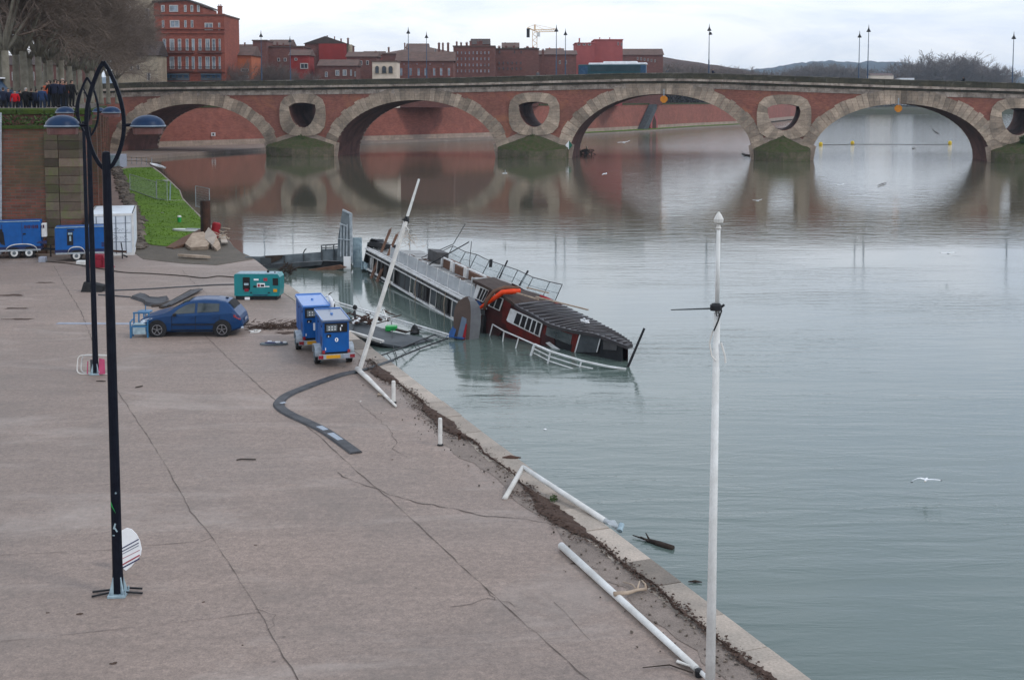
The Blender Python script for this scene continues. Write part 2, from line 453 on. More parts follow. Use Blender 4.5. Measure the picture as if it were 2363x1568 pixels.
def water_mat():
    m, nt, b = _nt('water')
    v = coords(nt)
    big = noise(nt, v, .02, 3)
    b.inputs['Roughness'].default_value = .05
    b.inputs['IOR'].default_value = 1.333
    b.inputs['Specular IOR Level'].default_value = .5
    sx = N(nt, 'ShaderNodeSeparateXYZ'); tc = N(nt, 'ShaderNodeTexCoord'); nt.links.new(tc.outputs['Object'], sx.inputs[0])
    # bands of distance from the camera side: near swell, choppy shear line, calm pool before the bridge
    dn = noise(nt, v, .05, 4)
    add = N(nt, 'ShaderNodeMath', operation='MULTIPLY_ADD'); nt.links.new(dn, add.inputs[0]); add.inputs[1].default_value = 26; nt.links.new(sx.outputs['Y'], add.inputs[2])
    def band(y0, y1, y2, y3):
        r = N(nt, 'ShaderNodeMapRange'); r.interpolation_type = 'SMOOTHSTEP'; r.inputs['From Min'].default_value = y0; r.inputs['From Max'].default_value = y1
        r2 = N(nt, 'ShaderNodeMapRange'); r2.interpolation_type = 'SMOOTHSTEP'; r2.inputs['From Min'].default_value = y3; r2.inputs['From Max'].default_value = y2
        for q in (r, r2): nt.links.new(add.outputs[0], q.inputs['Value'])
        m = N(nt, 'ShaderNodeMath', operation='MULTIPLY'); nt.links.new(r.outputs[0], m.inputs[0]); nt.links.new(r2.outputs[0], m.inputs[1])
        return m.outputs[0]
    far_tone = N(nt, 'ShaderNodeMapRange'); far_tone.interpolation_type = 'SMOOTHSTEP'; far_tone.inputs['From Min'].default_value = 60; far_tone.inputs['From Max'].default_value = 125; nt.links.new(add.outputs[0], far_tone.inputs['Value'])
    # olive turbid water far off; near teal paints blue sky reflection into the colour
    c = mix(nt, far_tone.outputs[0], mix(nt, ramp(nt, big, [(.35, 0), (.65, 1)]), (.096,.130,.118), (.080,.108,.092)), (.082,.080,.056))
    nt.links.new(c, b.inputs['Base Color'])
    def mul(a, k):
        m = N(nt, 'ShaderNodeMath', operation='MULTIPLY')
        nt.links.new(a, m.inputs[0])
        if hasattr(k, 'is_output'): nt.links.new(k, m.inputs[1])
        else: m.inputs[1].default_value = k
        return m.outputs[0]
    def addn(a, b_):
        m = N(nt, 'ShaderNodeMath', operation='ADD'); nt.links.new(a, m.inputs[0]); nt.links.new(b_, m.inputs[1]); return m.outputs[0]
    swell = noise(nt, coords(nt, scale=(.35, 1.5, 1), rot=(0, 0, R(-14))), 1.1, 4, .55, .5)
    small = noise(nt, coords(nt, scale=(.7, 2.0, 1), rot=(0, 0, R(6))), 4.5, 3, .6, .3)
    chop = noise(nt, coords(nt, scale=(.45, .95, 1)), 1.0, 5, .62, .5)
    patch = ramp(nt, noise(nt, coords(nt, scale=(.5, 1.6, 1)), .06, 4, .6, .5), [(.38, .12), (.62, 1)])
    nr = N(nt, 'ShaderNodeMapRange'); nr.interpolation_type = 'SMOOTHSTEP'; nr.inputs['From Min'].default_value = 104; nr.inputs['From Max'].default_value = 52; nr.inputs['To Min'].default_value = .05
    nt.links.new(add.outputs[0], nr.inputs['Value'])
    h = mul(mul(mul(swell, W_SWELL), patch), nr.outputs[0])
    h = addn(h, mul(mul(mul(small, W_SMALL), patch), nr.outputs[0]))
    h = addn(h, mul(mul(chop, band(94, 103, 114, 130)), W_CHOP))
    h = addn(h, mul(mul(chop, band(236, 290, 1500, 1700)), W_FAR))
    h = addn(h, mul(mul(chop, band(118, 150, 236, 300)), .004))
    xr = N(nt, 'ShaderNodeMapRange'); xr.interpolation_type = 'SMOOTHSTEP'; xr.inputs['From Min'].default_value = 12; xr.inputs['From Max'].default_value = 34
    xa = N(nt, 'ShaderNodeMath', operation='MULTIPLY_ADD'); nt.links.new(dn, xa.inputs[0]); xa.inputs[1].default_value = 30; nt.links.new(sx.outputs['X'], xa.inputs[2]); nt.links.new(xa.outputs[0], xr.inputs['Value'])
    h = addn(h, mul(mul(mul(chop, band(112, 140, 250, 320)), xr.outputs[0]), .020))
    bump(nt, b, h, 1.0)
W_SWELL, W_SMALL, W_CHOP, W_FAR = .044, .009, .017, .08
water_mat()
def haze_mat():
    m = bpy.data.materials.new('haze_air'); m.use_nodes = True
    nt = m.node_tree; nt.nodes.clear()
    out = nt.nodes.new('ShaderNodeOutputMaterial'); pv = nt.nodes.new('ShaderNodeVolumePrincipled')
    pv.inputs['Color'].default_value = (.72,.85,1.0,1); pv.inputs['Density'].default_value = HAZE_D; pv.inputs['Anisotropy'].default_value = 0.2
    nt.links.new(pv.outputs[0], out.inputs['Volume'])
    M_['haze_air'] = m
HAZE_D = .00011
haze_mat()
# ================================================================== SETTING
# world: light overcast
SUN_EL, SUN_ROT = R(44), R(118)
w = bpy.data.worlds.new('World'); scene.world = w; w.use_nodes = True
nt = w.node_tree; nt.nodes.clear()
wo = N(nt, 'ShaderNodeOutputWorld'); bg = N(nt, 'ShaderNodeBackground')
sky = N(nt, 'ShaderNodeTexSky', sky_type='NISHITA'); sky.sun_disc = False; sky.sun_elevation = SUN_EL; sky.sun_rotation = SUN_ROT
skym = mix(nt, 1.0, sky.outputs[0], (.10, .10, .10), 'MULTIPLY')
tc = N(nt, 'ShaderNodeTexCoord'); mp = N(nt, 'ShaderNodeMapping'); mp.inputs['Scale'].default_value = (1.0, 1.0, 3.2)
nt.links.new(tc.outputs['Generated'], mp.inputs[0])
cn = noise(nt, mp.outputs[0], 5.0, 7, .6, .6)
cn2 = noise(nt, mp.outputs[0], 1.6, 3, .5, .3)
cloud = mix(nt, ramp(nt, cn, [(.40, 0), (.58, 1)]), (.80,.87,.99), (1.16,1.16,1.17))
# brighter to the left (-x), greyer blue to the right (+x)
sx = N(nt, 'ShaderNodeSeparateXYZ'); nt.links.new(tc.outputs['Generated'], sx.inputs[0])
mr = N(nt, 'ShaderNodeMapRange'); mr.inputs['From Min'].default_value = -.25; mr.inputs['From Max'].default_value = .45
nt.links.new(sx.outputs['X'], mr.inputs['Value'])
cloud = mix(nt, ramp(nt, mr.outputs[0], [(0, 0), (1, 1)]), mix(nt, .35, cloud, (1.18,1.18,1.19)), mix(nt, .4, cloud, (.78,.87,1.04)))
zr = N(nt, 'ShaderNodeMapRange'); zr.inputs['From Min'].default_value = .0; zr.inputs['From Max'].default_value = .6
nt.links.new(sx.outputs['Z'], zr.inputs['Value'])
cloud = mix(nt, 1.0, cloud, ramp(nt, zr.outputs[0], [(0, (1,1,1)), (.06, (1,1,1)), (.22, (1.28,1.30,1.34)), (.45, (1.36,1.42,1.50)), (.75, (1.08,1.18,1.30)), (1, (.88,.95,1.04))]), 'MULTIPLY')
fac = ramp(nt, cn2, [(.3, .93), (.7, .80)])
c = mix(nt, fac, skym, cloud)
nt.links.new(c, bg.inputs[0]); bg.inputs[1].default_value = 1.0
nt.links.new(bg.outputs[0], wo.inputs[0])

sl = bpy.data.lights.new('sun', 'SUN'); sl.energy = 1.1; sl.angle = R(11); sl.color = (1, .96, .9)
so = bpy.data.objects.new('sun', sl); COL.objects.link(so)
# Nishita rotation is clockwise from +Y: direction towards the sun
sd = Vector((math.sin(SUN_ROT) * math.cos(SUN_EL), math.cos(SUN_ROT) * math.cos(SUN_EL), math.sin(SUN_EL)))
so.rotation_euler = sd.to_track_quat('Z', 'Y').to_euler()

# camera
cd = bpy.data.cameras.new('camera'); co = bpy.data.objects.new('camera', cd); COL.objects.link(co)
co.location = CAM; co.rotation_euler = (R(90) - TILT, 0, 0)
cd.sensor_width = 36; cd.lens = 36 * FPX / 2363
cd.shift_y = -(VC - PYR) / 2363
cd.clip_end = 9000; cd.clip_start = .1
scene.camera = co
scene.view_settings.view_transform = 'Standard'; scene.view_settings.look = 'None'
scene.view_settings.exposure = .06; scene.view_settings.gamma = 1
scene.cycles.max_bounces = 8; scene.cycles.volume_bounces = 1; scene.cycles.transparent_max_bounces = 24
scene.cycles.use_denoising = True
try: scene.cycles.denoiser = 'OPENIMAGEDENOISE'
except Exception: pass

# quay edge line in the world (x as a function of y)
E1, E2 = Q(1209, 1072), Q(867, 812)
ek = (E2.x - E1.x) / (E2.y - E1.y)
def edge(y, off=0.0):   # off: metres inland
    n = math.sqrt(1 + ek * ek)
    return Vector((E1.x + ek * (y - E1.y) - off * n, y, QZ))

# water sheet and riverbed ground
mb = MB(); mb.sheet([(-3000, -60), (3000, -60), (3000, 2500), (-3000, 2500)], 0)
struct(build('river_water', mb, 'water', uv=False))
mb = MB(); mb.sheet([(-6000, -300), (6000, -300), (6000, 6500), (-6000, 6500)], -3.0)
struct(build('ground', mb, 'land', uv=False))

# embankment line on the left bank and beyond the bridge
EMB = [G(430, 337, QZ), G(620, 331, QZ), G(900, 323, QZ), G(1140, 315, QZ), G(1400, 303, QZ), G(1600, 291, QZ), G(1720, 285, QZ)]
EMB = [Vector((p.x, p.y, 0)) for p in EMB]
EMB.append(Vector((150, 640, 0))); EMB.append(Vector((200, 800, 0)))
CORNER = Q(190, 585); CORNER.z = 0
W2END = Vector((-72, 216, 0))

# lower quay slab
quay_poly = []
quay_poly.append(edge(6)); quay_poly.append(edge(20)); quay_poly.append(edge(32)); quay_poly.append(edge(46)); quay_poly.append(edge(59))
for (u, v) in ((640, 641), (598, 606), (590, 600), (575, 590), (556, 582), (540, 570), (531, 557), (515, 548), (498, 530), (480, 512), (467, 501), (440, 476), (422, 456), (416, 439), (395, 418), (372, 398), (349, 380), (325, 370), (318, 362)):
    quay_poly.append(Q(u, v))
quay_poly += [Q(420, 353), Q(520, 347), Q(610, 341)]
for k, p in enumerate(EMB[1:7]):
    d = (EMB[min(k+2, 8)] - EMB[k]).normalized()
    quay_poly.append(p + Vector((d.y, -d.x, 0)) * 3.0)
for p in reversed(EMB[:7]): quay_poly.append(p)
quay_poly += [Vector((-90, 235, 0)), Vector((-90, 90, 0)), Vector((-70, 6, 0))]
mb = MB(); mb.sheet([(p.x, p.y) for p in quay_poly], QZ, thick=3.2)
struct(build('quay_pavement', mb, 'quay_concrete', uv=False))

# coping stones along the edge
rnd = random.Random(4)
mb = MB(); y = 9.0; L = math.sqrt(1 + ek * ek)
dirv = Vector((ek, 1, 0)).normalized(); inn = Vector((-dirv.y, dirv.x, 0))
while y < 62:
    ln = rnd.uniform(1.1, 2.0); y2 = y + ln / L
    wd = rnd.uniform(.62, .74); g = .012
    a, b_ = edge(y + g), edge(y2 - g); t = rnd.uniform(.75, 1.08)
    z = QZ + rnd.uniform(.012, .03)
    if rnd.random() < .12: t *= .6
    out = -inn * rnd.uniform(.03, .055)
    P = [a + out, b_ + out, b_ + inn * wd, a + inn * (wd + rnd.uniform(-.05, .05))]
    mb.prism([(p.x, p.y, z) for p in P], (0, 0, -.3), (0, 0, 0), t)
    y = y2
struct(build('quay_edge_coping', mb, 'coping_stone'))
# loose gravel band inland of the coping
mb = MB(); n = 90; pts1 = []; pts2 = []
for i in range(n + 1):
    y = 9 + (50 - 9) * i / n
    o1 = .55 + .1 * pnoise(Vector((y * .9, 0, 0)))
    o2 = 1.25 + .7 * pnoise(Vector((y * .35, 4, 0))) + .25 * pnoise(Vector((y * 2.1, 7, 0)))
    if y > 34: o2 = max(o1 + .1, o2 - (y - 34) * .09)
    pts1.append(edge(y, o1)); pts2.append(edge(y, o2))
z = QZ + .008
vs = []
for a, b_ in zip(pts1, pts2): vs += [(a.x, a.y, z), (b_.x, b_.y, z)]
mb.add(vs, [(2*i, 2*i+2, 2*i+3, 2*i+1) for i in range(n)])
struct(build('gravel_strip', mb, 'edge_gravel', uv=False))

# pavement joints and cracks
def crack(mb, px, w=.02, jit=.03, seed=0, step=.35, z=.012):
    rnd = random.Random(seed)
    P = [Q(*p) for p in px]; out = []
    for a, b_ in zip(P[:-1], P[1:]):
        k = max(1, int((b_ - a).length / step))
        for i in range(k):
            q = a.lerp(b_, i / k)
            out.append(q + Vector((rnd.uniform(-jit, jit), rnd.uniform(-jit, jit), 0)))
    out.append(P[-1])
    vs = []
    for i, p in enumerate(out):
        d = (out[min(i+1, len(out)-1)] - out[max(i-1, 0)]).normalized()
        s_ = Vector((-d.y, d.x, 0)); ww = w * rnd.uniform(.15, 1.3) * .32
        vs += [(p.x + s_.x * ww, p.y + s_.y * ww, QZ + z), (p.x - s_.x * ww, p.y - s_.y * ww, QZ + z)]
    mb.add(vs, [(2*i, 2*i+1, 2*i+3, 2*i+2) for i in range(len(out) - 1)])
mb = MB()
crack(mb, [(471,772),(552,850),(633,921),(740,1010),(849,1110),(900,1150),(993,1236),(1060,1300),(1125,1360),(1218,1444),(1356,1566),(1400,1610)], .035, .02, 1)
crack(mb, [(262,890),(310,960),(380,1070),(440,1180),(490,1240),(545,1325),(600,1410),(640,1490),(690,1568),(720,1620)], .03, .02, 2)
crack(mb, [(124,613),(150,660),(185,715),(215,790)], .04, .03, 3)
crack(mb, [(782,1088),(800,1105),(850,1120),(900,1142),(960,1158),(1050,1175),(1120,1190),(1210,1196),(1290,1212)], .05, .05, 4, .2)
crack(mb, [(0,1281),(120,1275),(250,1268),(330,1259),(460,1250),(490,1240)], .022, .02, 5)
crack(mb, [(0,1480),(180,1462),(330,1445),(500,1425),(600,1412)], .018, .02, 6)
crack(mb, [(1040,1398),(1090,1392),(1130,1380),(1160,1384),(1210,1405)], .025, .05, 7, .15)
crack(mb, [(1125,1360),(1135,1372),(1140,1385)], .03, .04, 8, .1)
crack(mb, [(800,640),(860,760)], .02, .02, 9)
crack(mb, [(820,925),(870,965),(900,990),(915,1020),(905,1035),(940,1055)], .025, .05, 10, .2)
crack(mb, [(590,1405),(635,1420),(632,1440),(615,1455)], .03, .05, 11, .12)
crack(mb, [(0,1135),(200,1120),(420,1112)], .014, .02, 12)
crack(mb, [(1280,1390),(1330,1440),(1365,1480)], .02, .02, 13)
crack(mb, [(530,860),(700,862),(820,870)], .016, .03, 14)
crack(mb, [(300,820),(450,812),(640,806)], .016, .03, 15)
crack(mb, [(420,622),(445,650),(490,690)], .03, .04, 16)
crack(mb, [(560,760),(640,755),(700,748)], .03, .06, 17, .3)
crack(mb, [(0,900),(220,902),(240,905)], .014, .02, 18)
crack(mb, [(1080,780),(1085,781)], .02, .02, 19)
crack(mb, [(760,950),(900,956),(1010,962)], .016, .04, 20)
struct(build('pavement_cracks', mb, 'crack_dark', uv=False))
# dark stains on the pavement: flattened mud patches
mb = MB(); rnd = random.Random(9)
def patch(mb, u, v, rx, ry, seed, z=.006, n=22):
    c = Q(u, v); vs = []
    for k in range(n):
        a = 2 * PI * k / n
        q = .7 + .5 * pnoise(Vector((math.cos(a) * 1.6, math.sin(a) * 1.6, seed * 7.3)))+rnd.uniform(-.12,.12)
        vs.append((c.x + rx * math.cos(a) * q, c.y + ry * math.sin(a) * q, QZ + z))
    vs.append((c.x, c.y, QZ + z + .004))
    mb.add(vs, [(k, (k+1) % n, n) for k in range(n)])
for i, (u, v, rx, ry) in enumerate(((30,681,1.0,.35),(40,711,.7,.3),(45,736,.8,.2),(100,652,.7,.2),(640,755,1.5,.55),(665,768,.7,.4),(185,1416,.09,.06),(110,1413,.05,.04),(262,1530,.1,.06),(470,1388,.05,.04),(560,1488,.03,.03),(590,1257,.04,.04),(1325,1300,.12,.05),(905,1060,.06,.05),(1208,1100,.1,.05))):
    patch(mb, u, v, rx, ry, i)
struct(build('mud_stains', mb, 'litter', uv=False))
# pale drain strip on the left
mb = MB()
a, b_ = Q(132, 746), Q(325, 747)
mb.sheet([(a.x, a.y - .18), (b_.x, b_.y - .18), (b_.x, b_.y + .18), (a.x, a.y + .18)], QZ + .016, thick=.02)
struct(build('drain_channel', mb, 'plate_grey', uv=False))

# lawn, path, mud, rubble bank
def pxsheet(name, px, z, m, kind='structure', sub=None, amp=0):
    mb = MB(); mb.sheet([(Q(*p).x, Q(*p).y) for p in px], QZ + z, thick=.05)
    return struct(build(name, mb, m, uv=False), kind)
pxsheet('muddy_bank', [(312,585),(330,598),(420,608),(500,612),(585,598),(575,590.5),(556,582.5),(540,570.5),(529,557),(500,545),(440,555),(380,560),(318,558)], .02, 'mud')
lawn = [(276,392),(300,388),(349,386),(372,402),(395,423),(414,442),(420,459),(440,480),(465,506),(472,530),(468,548),(430,566),(395,570),(350,566),(322,556),(312,520),(308,480),(300,450),(288,420)]
pxsheet('grass_lawn', lawn, .06, 'grass')
pxsheet('quayside_path', [(222,386),(272,386),(300,440),(312,480),(214,480)], .03, 'path')
mb = MB(); rnd = random.Random(5)
for i in range(420):
    t = rnd.random()
    v = 388 + (575 - 388) * t ** 1.2
    u = 268 + (316 - 268) * min(1, (v - 388) / 130) + rnd.uniform(-9, 8)
    p = Q(u, v); s_ = rnd.uniform(.15, .5)
    mb.blob((p.x, p.y, QZ + s_ * .2), (s_ * rnd.uniform(.8, 1.6), s_, s_ * .5), i, .5, 6, 4, rnd.uniform(.5, 1.3))
struct(build('rubble_bank', mb, 'rubble', uv=True), 'stuff')
# grass tufts on the lawn
mb = MB(); rnd = random.Random(6)
lw = [Vector((Q(*p).x, Q(*p).y)) for p in lawn]
def inside(p, poly):
    c = False; j = len(poly) - 1
    for i in range(len(poly)):
        a, b_ = poly[i], poly[j]
        if (a[1] > p[1]) != (b_[1] > p[1]) and p[0] < (b_[0]-a[0]) * (p[1]-a[1]) / (b_[1]-a[1]) + a[0]: c = not c
        j = i
    return c
k = 0
while k < 5000:
    x = rnd.uniform(-55, -20); y = rnd.uniform(72, 178)
    if not inside((x, y), lw): continue
    k += 1
    h = rnd.uniform(.03, .08) * (1.3 if pnoise(Vector((x * .3, y * .3, 0))) > .1 else .8); a = rnd.uniform(0, PI); wd = rnd.uniform(.04, .12)
    dx, dy = math.cos(a) * wd, math.sin(a) * wd
    lx, ly = rnd.uniform(-.05, .05), rnd.uniform(-.05, .05)
    z = QZ + .05
    mb.add([(x - dx, y - dy, z), (x + dx, y + dy, z), (x + lx, y + ly, z + h)], [(0, 1, 2)])
struct(build('grass_tufts', mb, 'grass', uv=False), 'stuff')

# leaf litter and silt along the quay edge
mb = MB(); rnd = random.Random(8)
def litter_width(y):
    v = pnoise(Vector((y * .5, 1.7, 0))) * .5 + pnoise(Vector((y * 1.7, 3.2, 0))) * .3
    return max(.0, .03 + .30 * v)
nn = 260; vs = []
for i in range(nn + 1):
    y = 12 + (43.5 - 12) * i / nn
    big = 0
    if 25.5 < y < 29: big = .45 * math.sin((y - 25.5) / 3.5 * PI)
    if 33.5 < y < 37.5: big = .35 * math.sin((y - 33.5) / 4 * PI)
    if 40 < y < 43: big = .45 * math.sin((y - 40) / 3 * PI)
    if y < 20: big = .12
    c0 = .62 + .18 * pnoise(Vector((y * .8, 9, 0)))
    wv = litter_width(y) + big * .6
    if 29.3 < y < 33: wv *= .15
    for q in range(4):
        t = q / 3
        off = c0 - wv * .55 + (wv * 1.3) * t + big * .5 * t + .1 * pnoise(Vector((y * 4, q * 3, 0)))
        p = edge(y, max(.02, off)); hh = .05 * math.sin(PI * t) * (1 + pnoise(Vector((y * 5, q, 2))))
        vs.append((p.x, p.y, QZ + .034 + hh))
fs = []
for i in range(nn):
    for q in range(3):
        a = i * 4 + q; fs.append((a, a + 4, a + 5, a + 1))
mb.add(vs, fs)
for i in range(3400):
    y = rnd.uniform(12, 44); big = .35 if (25.5 < y < 29 or 33.5 < y < 37.5 or 40 < y < 43 or y < 18) else 0
    if 29.3 < y < 33 and rnd.random() < .8: continue
    wv = litter_width(y)
    off = .62 + rnd.gauss(0, .07 + wv * .5) + big * rnd.uniform(0, 1.4)
    p = edge(y, max(.0, off)); s_ = rnd.uniform(.01, .045); a = rnd.uniform(0, PI)
    z = QZ + .035 + rnd.uniform(0, .05)
    dx, dy = math.cos(a) * s_, math.sin(a) * s_
    mb.add([(p.x - dx, p.y - dy, z), (p.x + dy, p.y - dx, z + rnd.uniform(-.01, .03)), (p.x + dx, p.y + dy, z), (p.x - dy, p.y + dx, z + rnd.uniform(-.01, .03))], [(0, 1, 2, 3)])
struct(build('leaf_litter', mb, 'litter', uv=False), 'stuff')
# pebbles and broken stone in the litter near the bottom right
mb = MB()
for i in range(500):
    y = rnd.choice((rnd.uniform(14, 22), rnd.uniform(22, 44))); p = edge(y, .6 + abs(rnd.gauss(0, .5))); s_ = rnd.uniform(.008, .035)
    mb.blob((p.x, p.y, QZ + .03), (s_, s_, s_ * .7), i, .5, 5, 3, rnd.uniform(.5, 1.6))
struct(build('loose_pebbles', mb, 'rubble'), 'stuff')

# ------------------------------------------------------------------ quay walls (left bank)
WT = 8.35   # top of brickwork
def wall_seg(mb, a, b_, z0, z1, th=.8, off=0.0):
    d = (b_ - a).normalized(); n = Vector((d.y, -d.x, 0))
    P = [a + n * off, b_ + n * off, b_ + n * (off - th), a + n * (off - th)]
    mb.prism([(p.x, p.y, z0) for p in P], (0, 0, 0), (0, 0, z1 - z0))
wa = Vector((-75, CORNER.y, 0))
t = thing('quay_wall', 'tall brick quay wall stained green behind the blue trailers', 'wall', (CORNER.x, CORNER.y, QZ))
mb = MB(); mb.box(((wa.x + CORNER.x) / 2, CORNER.y + 1.0, (QZ + WT) / 2 - .2), (CORNER.x - wa.x, 2.0, WT - QZ + .4))
build('brickwork', mb, 'quay_brick', t, world=True)
mb = MB()  # grassy ledge, upper brick course and coping
mb.box(((wa.x + CORNER.x) / 2, CORNER.y + 1.3, WT + .1), (CORNER.x - wa.x + .2, 2.8, .2))
build('mossy_ledge', mb, 'moss_green', t, world=True)
mb = MB(); mb.box(((wa.x + CORNER.x) / 2, CORNER.y + 1.95, WT + .62), (CORNER.x - wa.x, 1.0, .84))
build('upper_course', mb, 'house_dark', t, world=True)
mb = MB(); rnd = random.Random(3)
x = wa.x
while x < CORNER.x:
    l = rnd.uniform(1.1, 1.8); mb.bbox((x + l / 2, CORNER.y + 1.9, 9.42), (l - .02, 1.3, .36), .08, rnd.uniform(.8, 1.1)); x += l
build('coping', mb, 'moss_green', t, world=True)
# stone quoins at the corner, alternate courses proud of the brick
mb = MB(); z = QZ; k = 0
cw = 2.15
while z < WT - .3:
    h = .54
    for (x0, x1) in ((CORNER.x - cw, CORNER.x - cw + .86), (CORNER.x - cw + .88, CORNER.x + .05)):
        r_ = rnd.random()
        mb.box(((x0 + x1) / 2, CORNER.y + .4, z + h / 2), (x1 - x0 - .03, .95 + rnd.uniform(0, .05), h - .03), None, rnd.uniform(.5, 1.7) , 1 if (r_ < .16 and k % 2) else 0)
    z += h; k += 1
build('corner_quoins', mb, ['quoin_stone', 'quay_brick'], t, world=True)
mb = MB(); mb.tube([(PY(3, 600, CORNER.y-.1).x, CORNER.y - .12, QZ), (PY(3, 300, CORNER.y-.1).x, CORNER.y - .12, WT + 1.0)], .07)
build('drain_pipe', mb, 'galv', t, world=True)
# plants on the ledge
def foliage(mb, c, r, n, rnd, s0=.05, s1=.16):
    for i in range(n):
        while True:
            d = Vector((rnd.uniform(-1, 1), rnd.uniform(-1, 1), rnd.uniform(-1, 1)))
            if d.length < 1: break
        p = Vector(c) + Vector((d.x * r[0], d.y * r[1], d.z * r[2]))
        s_ = rnd.uniform(s0, s1); a = Vector((rnd.uniform(-1,1), rnd.uniform(-1,1), rnd.uniform(-1,1))).normalized() * s_
        b_ = Vector((rnd.uniform(-1,1), rnd.uniform(-1,1), rnd.uniform(-1,1))).normalized() * s_
        mb.add([p - a, p + b_ * .6, p + a, p - b_ * .6], [(0, 1, 2, 3)])
mb = MB(); rnd = random.Random(12)
for i in range(34):
    x = CORNER.x - rnd.uniform(1.5, 26) ; foliage(mb, (x, CORNER.y + .9, WT + .45 + rnd.uniform(-.15, .25)), (.8, .4, .4), 90, rnd, .05, .13)
o = build('ledge_plants', mb, 'leaf_green', None, uv=False); setp(o, 'low green plants growing along the ledge of the quay wall', 'plants'); struct(o, 'stuff')

t = thing('receding_quay_wall', 'brick quay wall running back to the bridge behind the lamp posts', 'wall', (CORNER.x, CORNER.y, QZ))
a, b_ = Vector((CORNER.x, CORNER.y + 1.2, 0)), W2END
mb = MB(); wall_seg(mb, a, b_, QZ - .5, 8.7, 1.6, 0)
build('brickwork', mb, 'quay_brick', t, world=True)
mb = MB(); wall_seg(mb, a, b_, 8.7, 9.1, 1.8, .12); build('coping', mb, 'moss_green', t, world=True)
mb = MB(); d = (b_ - a).normalized(); L2 = (b_ - a).length
for k in range(7):
    p = a + d * (12 + k * 21); q = p + d * 3.2
    if (q - a).length < L2: wall_seg(mb, p, q, QZ - .3, 8.69, 1.0, .45)
build('buttress', mb, 'quay_brick', t, world=True)
# promenade behind and above the walls
mb = MB()
PROMZ = 9.62
pp = [(-300, CORNER.y + 2.3), (CORNER.x - 1.2, CORNER.y + 2.3), (W2END.x - 1.3, W2END.y), (-300, W2END.y)]
mb.sheet(pp, PROMZ, thick=9)
struct(build('promenade', mb, 'promenade', uv=False))
# town ground behind embankment
mb = MB()
tp = [(-400, W2END.y + .2), (-78, W2END.y + .2), (-80, 236)] + [(p.x - .3, p.y + 2) for p in EMB] + [(260, 1000), (-400, 1000)]
mb.sheet(tp, 8.4, thick=9)
struct(build('town_ground', mb, 'asphalt', uv=False))
# embankment wall beyond the bridge
t = thing('embankment_wall', 'long red brick embankment wall seen through the bridge arches', 'wall', (EMB[0].x, EMB[0].y, QZ))
mb = MB(); pts = [Vector((-84, 234, 0))] + EMB
for a, b_ in zip(pts[:-1], pts[1:]): wall_seg(mb, a, b_, QZ + 1.1, 8.5, 1.2)
build('brickwork', mb, 'far_brick', t, world=True)
mb = MB()
for a, b_ in zip(pts[:-1], pts[1:]): wall_seg(mb, a, b_, QZ - .3, QZ + 1.1, 1.6, .25)
build('stone_plinth', mb, 'pier_stone', t, world=True)
mb = MB()
for a, b_ in zip(pts[:-1], pts[1:]): wall_seg(mb, a, b_, 8.5, 9.0, 1.5, .15)
build('coping', mb, 'moss_top', t, world=True)
# pale ramp stair and red arched door seen through arch three
p = G(1452, 300, QZ); q = G(1530, 296, QZ)
mb = MB()
dd = (EMB[5] - EMB[4]).normalized(); nn_ = Vector((dd.y, -dd.x, 0))
c0 = EMB[4] + dd * ((EMB[5] - EMB[4]).length * .30)
A0, A1, A2 = c0 + nn_ * .4, c0 + nn_ * .4 + dd * 12, c0 + nn_ * .4 + dd * 22
mb.prism([A0 + Vector((0,0,QZ)), A0 + dd * 4 + Vector((0,0,QZ)), A1 + Vector((0,0,7.2)), A1 + Vector((0,0,8.6)), A1 - dd*1.5 + Vector((0,0,8.6))], nn_ * 0, nn_ * 2.2)
o = build('quay_stair', mb, 'steel_dark'); setp(o, 'grey sloping stair climbing the brick embankment beyond the third arch', 'stairs')
t = thing('arched_doorway', 'red pointed arch doorway in the embankment beside the grey stair', 'doorway', A1)
mb = MB(); d0 = A1 + dd * 2 + nn_ * .05
def arch_poly(c, wd, h, z0):
    P = [c - dd * wd + Vector((0,0,z0)), c + dd * wd + Vector((0,0,z0)), c + dd * wd + Vector((0,0,z0 + h * .55)), c + Vector((0,0,z0 + h)), c - dd * wd + Vector((0,0,z0 + h * .55))]
    return P
mb.prism(arch_poly(d0, 3.4, 6.0, QZ), nn_ * 0, nn_ * .5); build('surround', mb, 'render_pink', t, world=True)
mb = MB(); mb.prism(arch_poly(d0, 1.7, 4.3, QZ), nn_ * .5, nn_ * .6); build('door_opening', mb, 'rust', t, world=True)
# little grass terrace strip beyond arch three
mb = MB()
P = []
for k in (3, 4, 5, 6):
    P.append(EMB[k] + Vector((.2, -.3, 0)))
P2 = []
for k in (6, 5, 4, 3):
    d = (EMB[min(k+1, 8)] - EMB[k-1]).normalized(); P2.append(EMB[k] + Vector((d.y, -d.x, 0)) * (3.0))
mb.sheet([(p.x, p.y) for p in P + P2], QZ + .12, thick=.3)
struct(build('grass_terrace', mb, 'grass', uv=False))
# small sign under the first arch
mb = MB(); p = G(493, 334, QZ); q = EMB[0].lerp(EMB[1], .33)
mb.box((q.x, q.y - .9, 2.9), (.9, .08, .75)); mb.box((q.x, q.y - .96, 2.9), (.28, .05, .4), None, 1, 1)
o = build('wall_sign', mb, ['marking_white', 'black_paint']); setp(o, 'small white sign on the brick embankment under the first arch', 'sign')

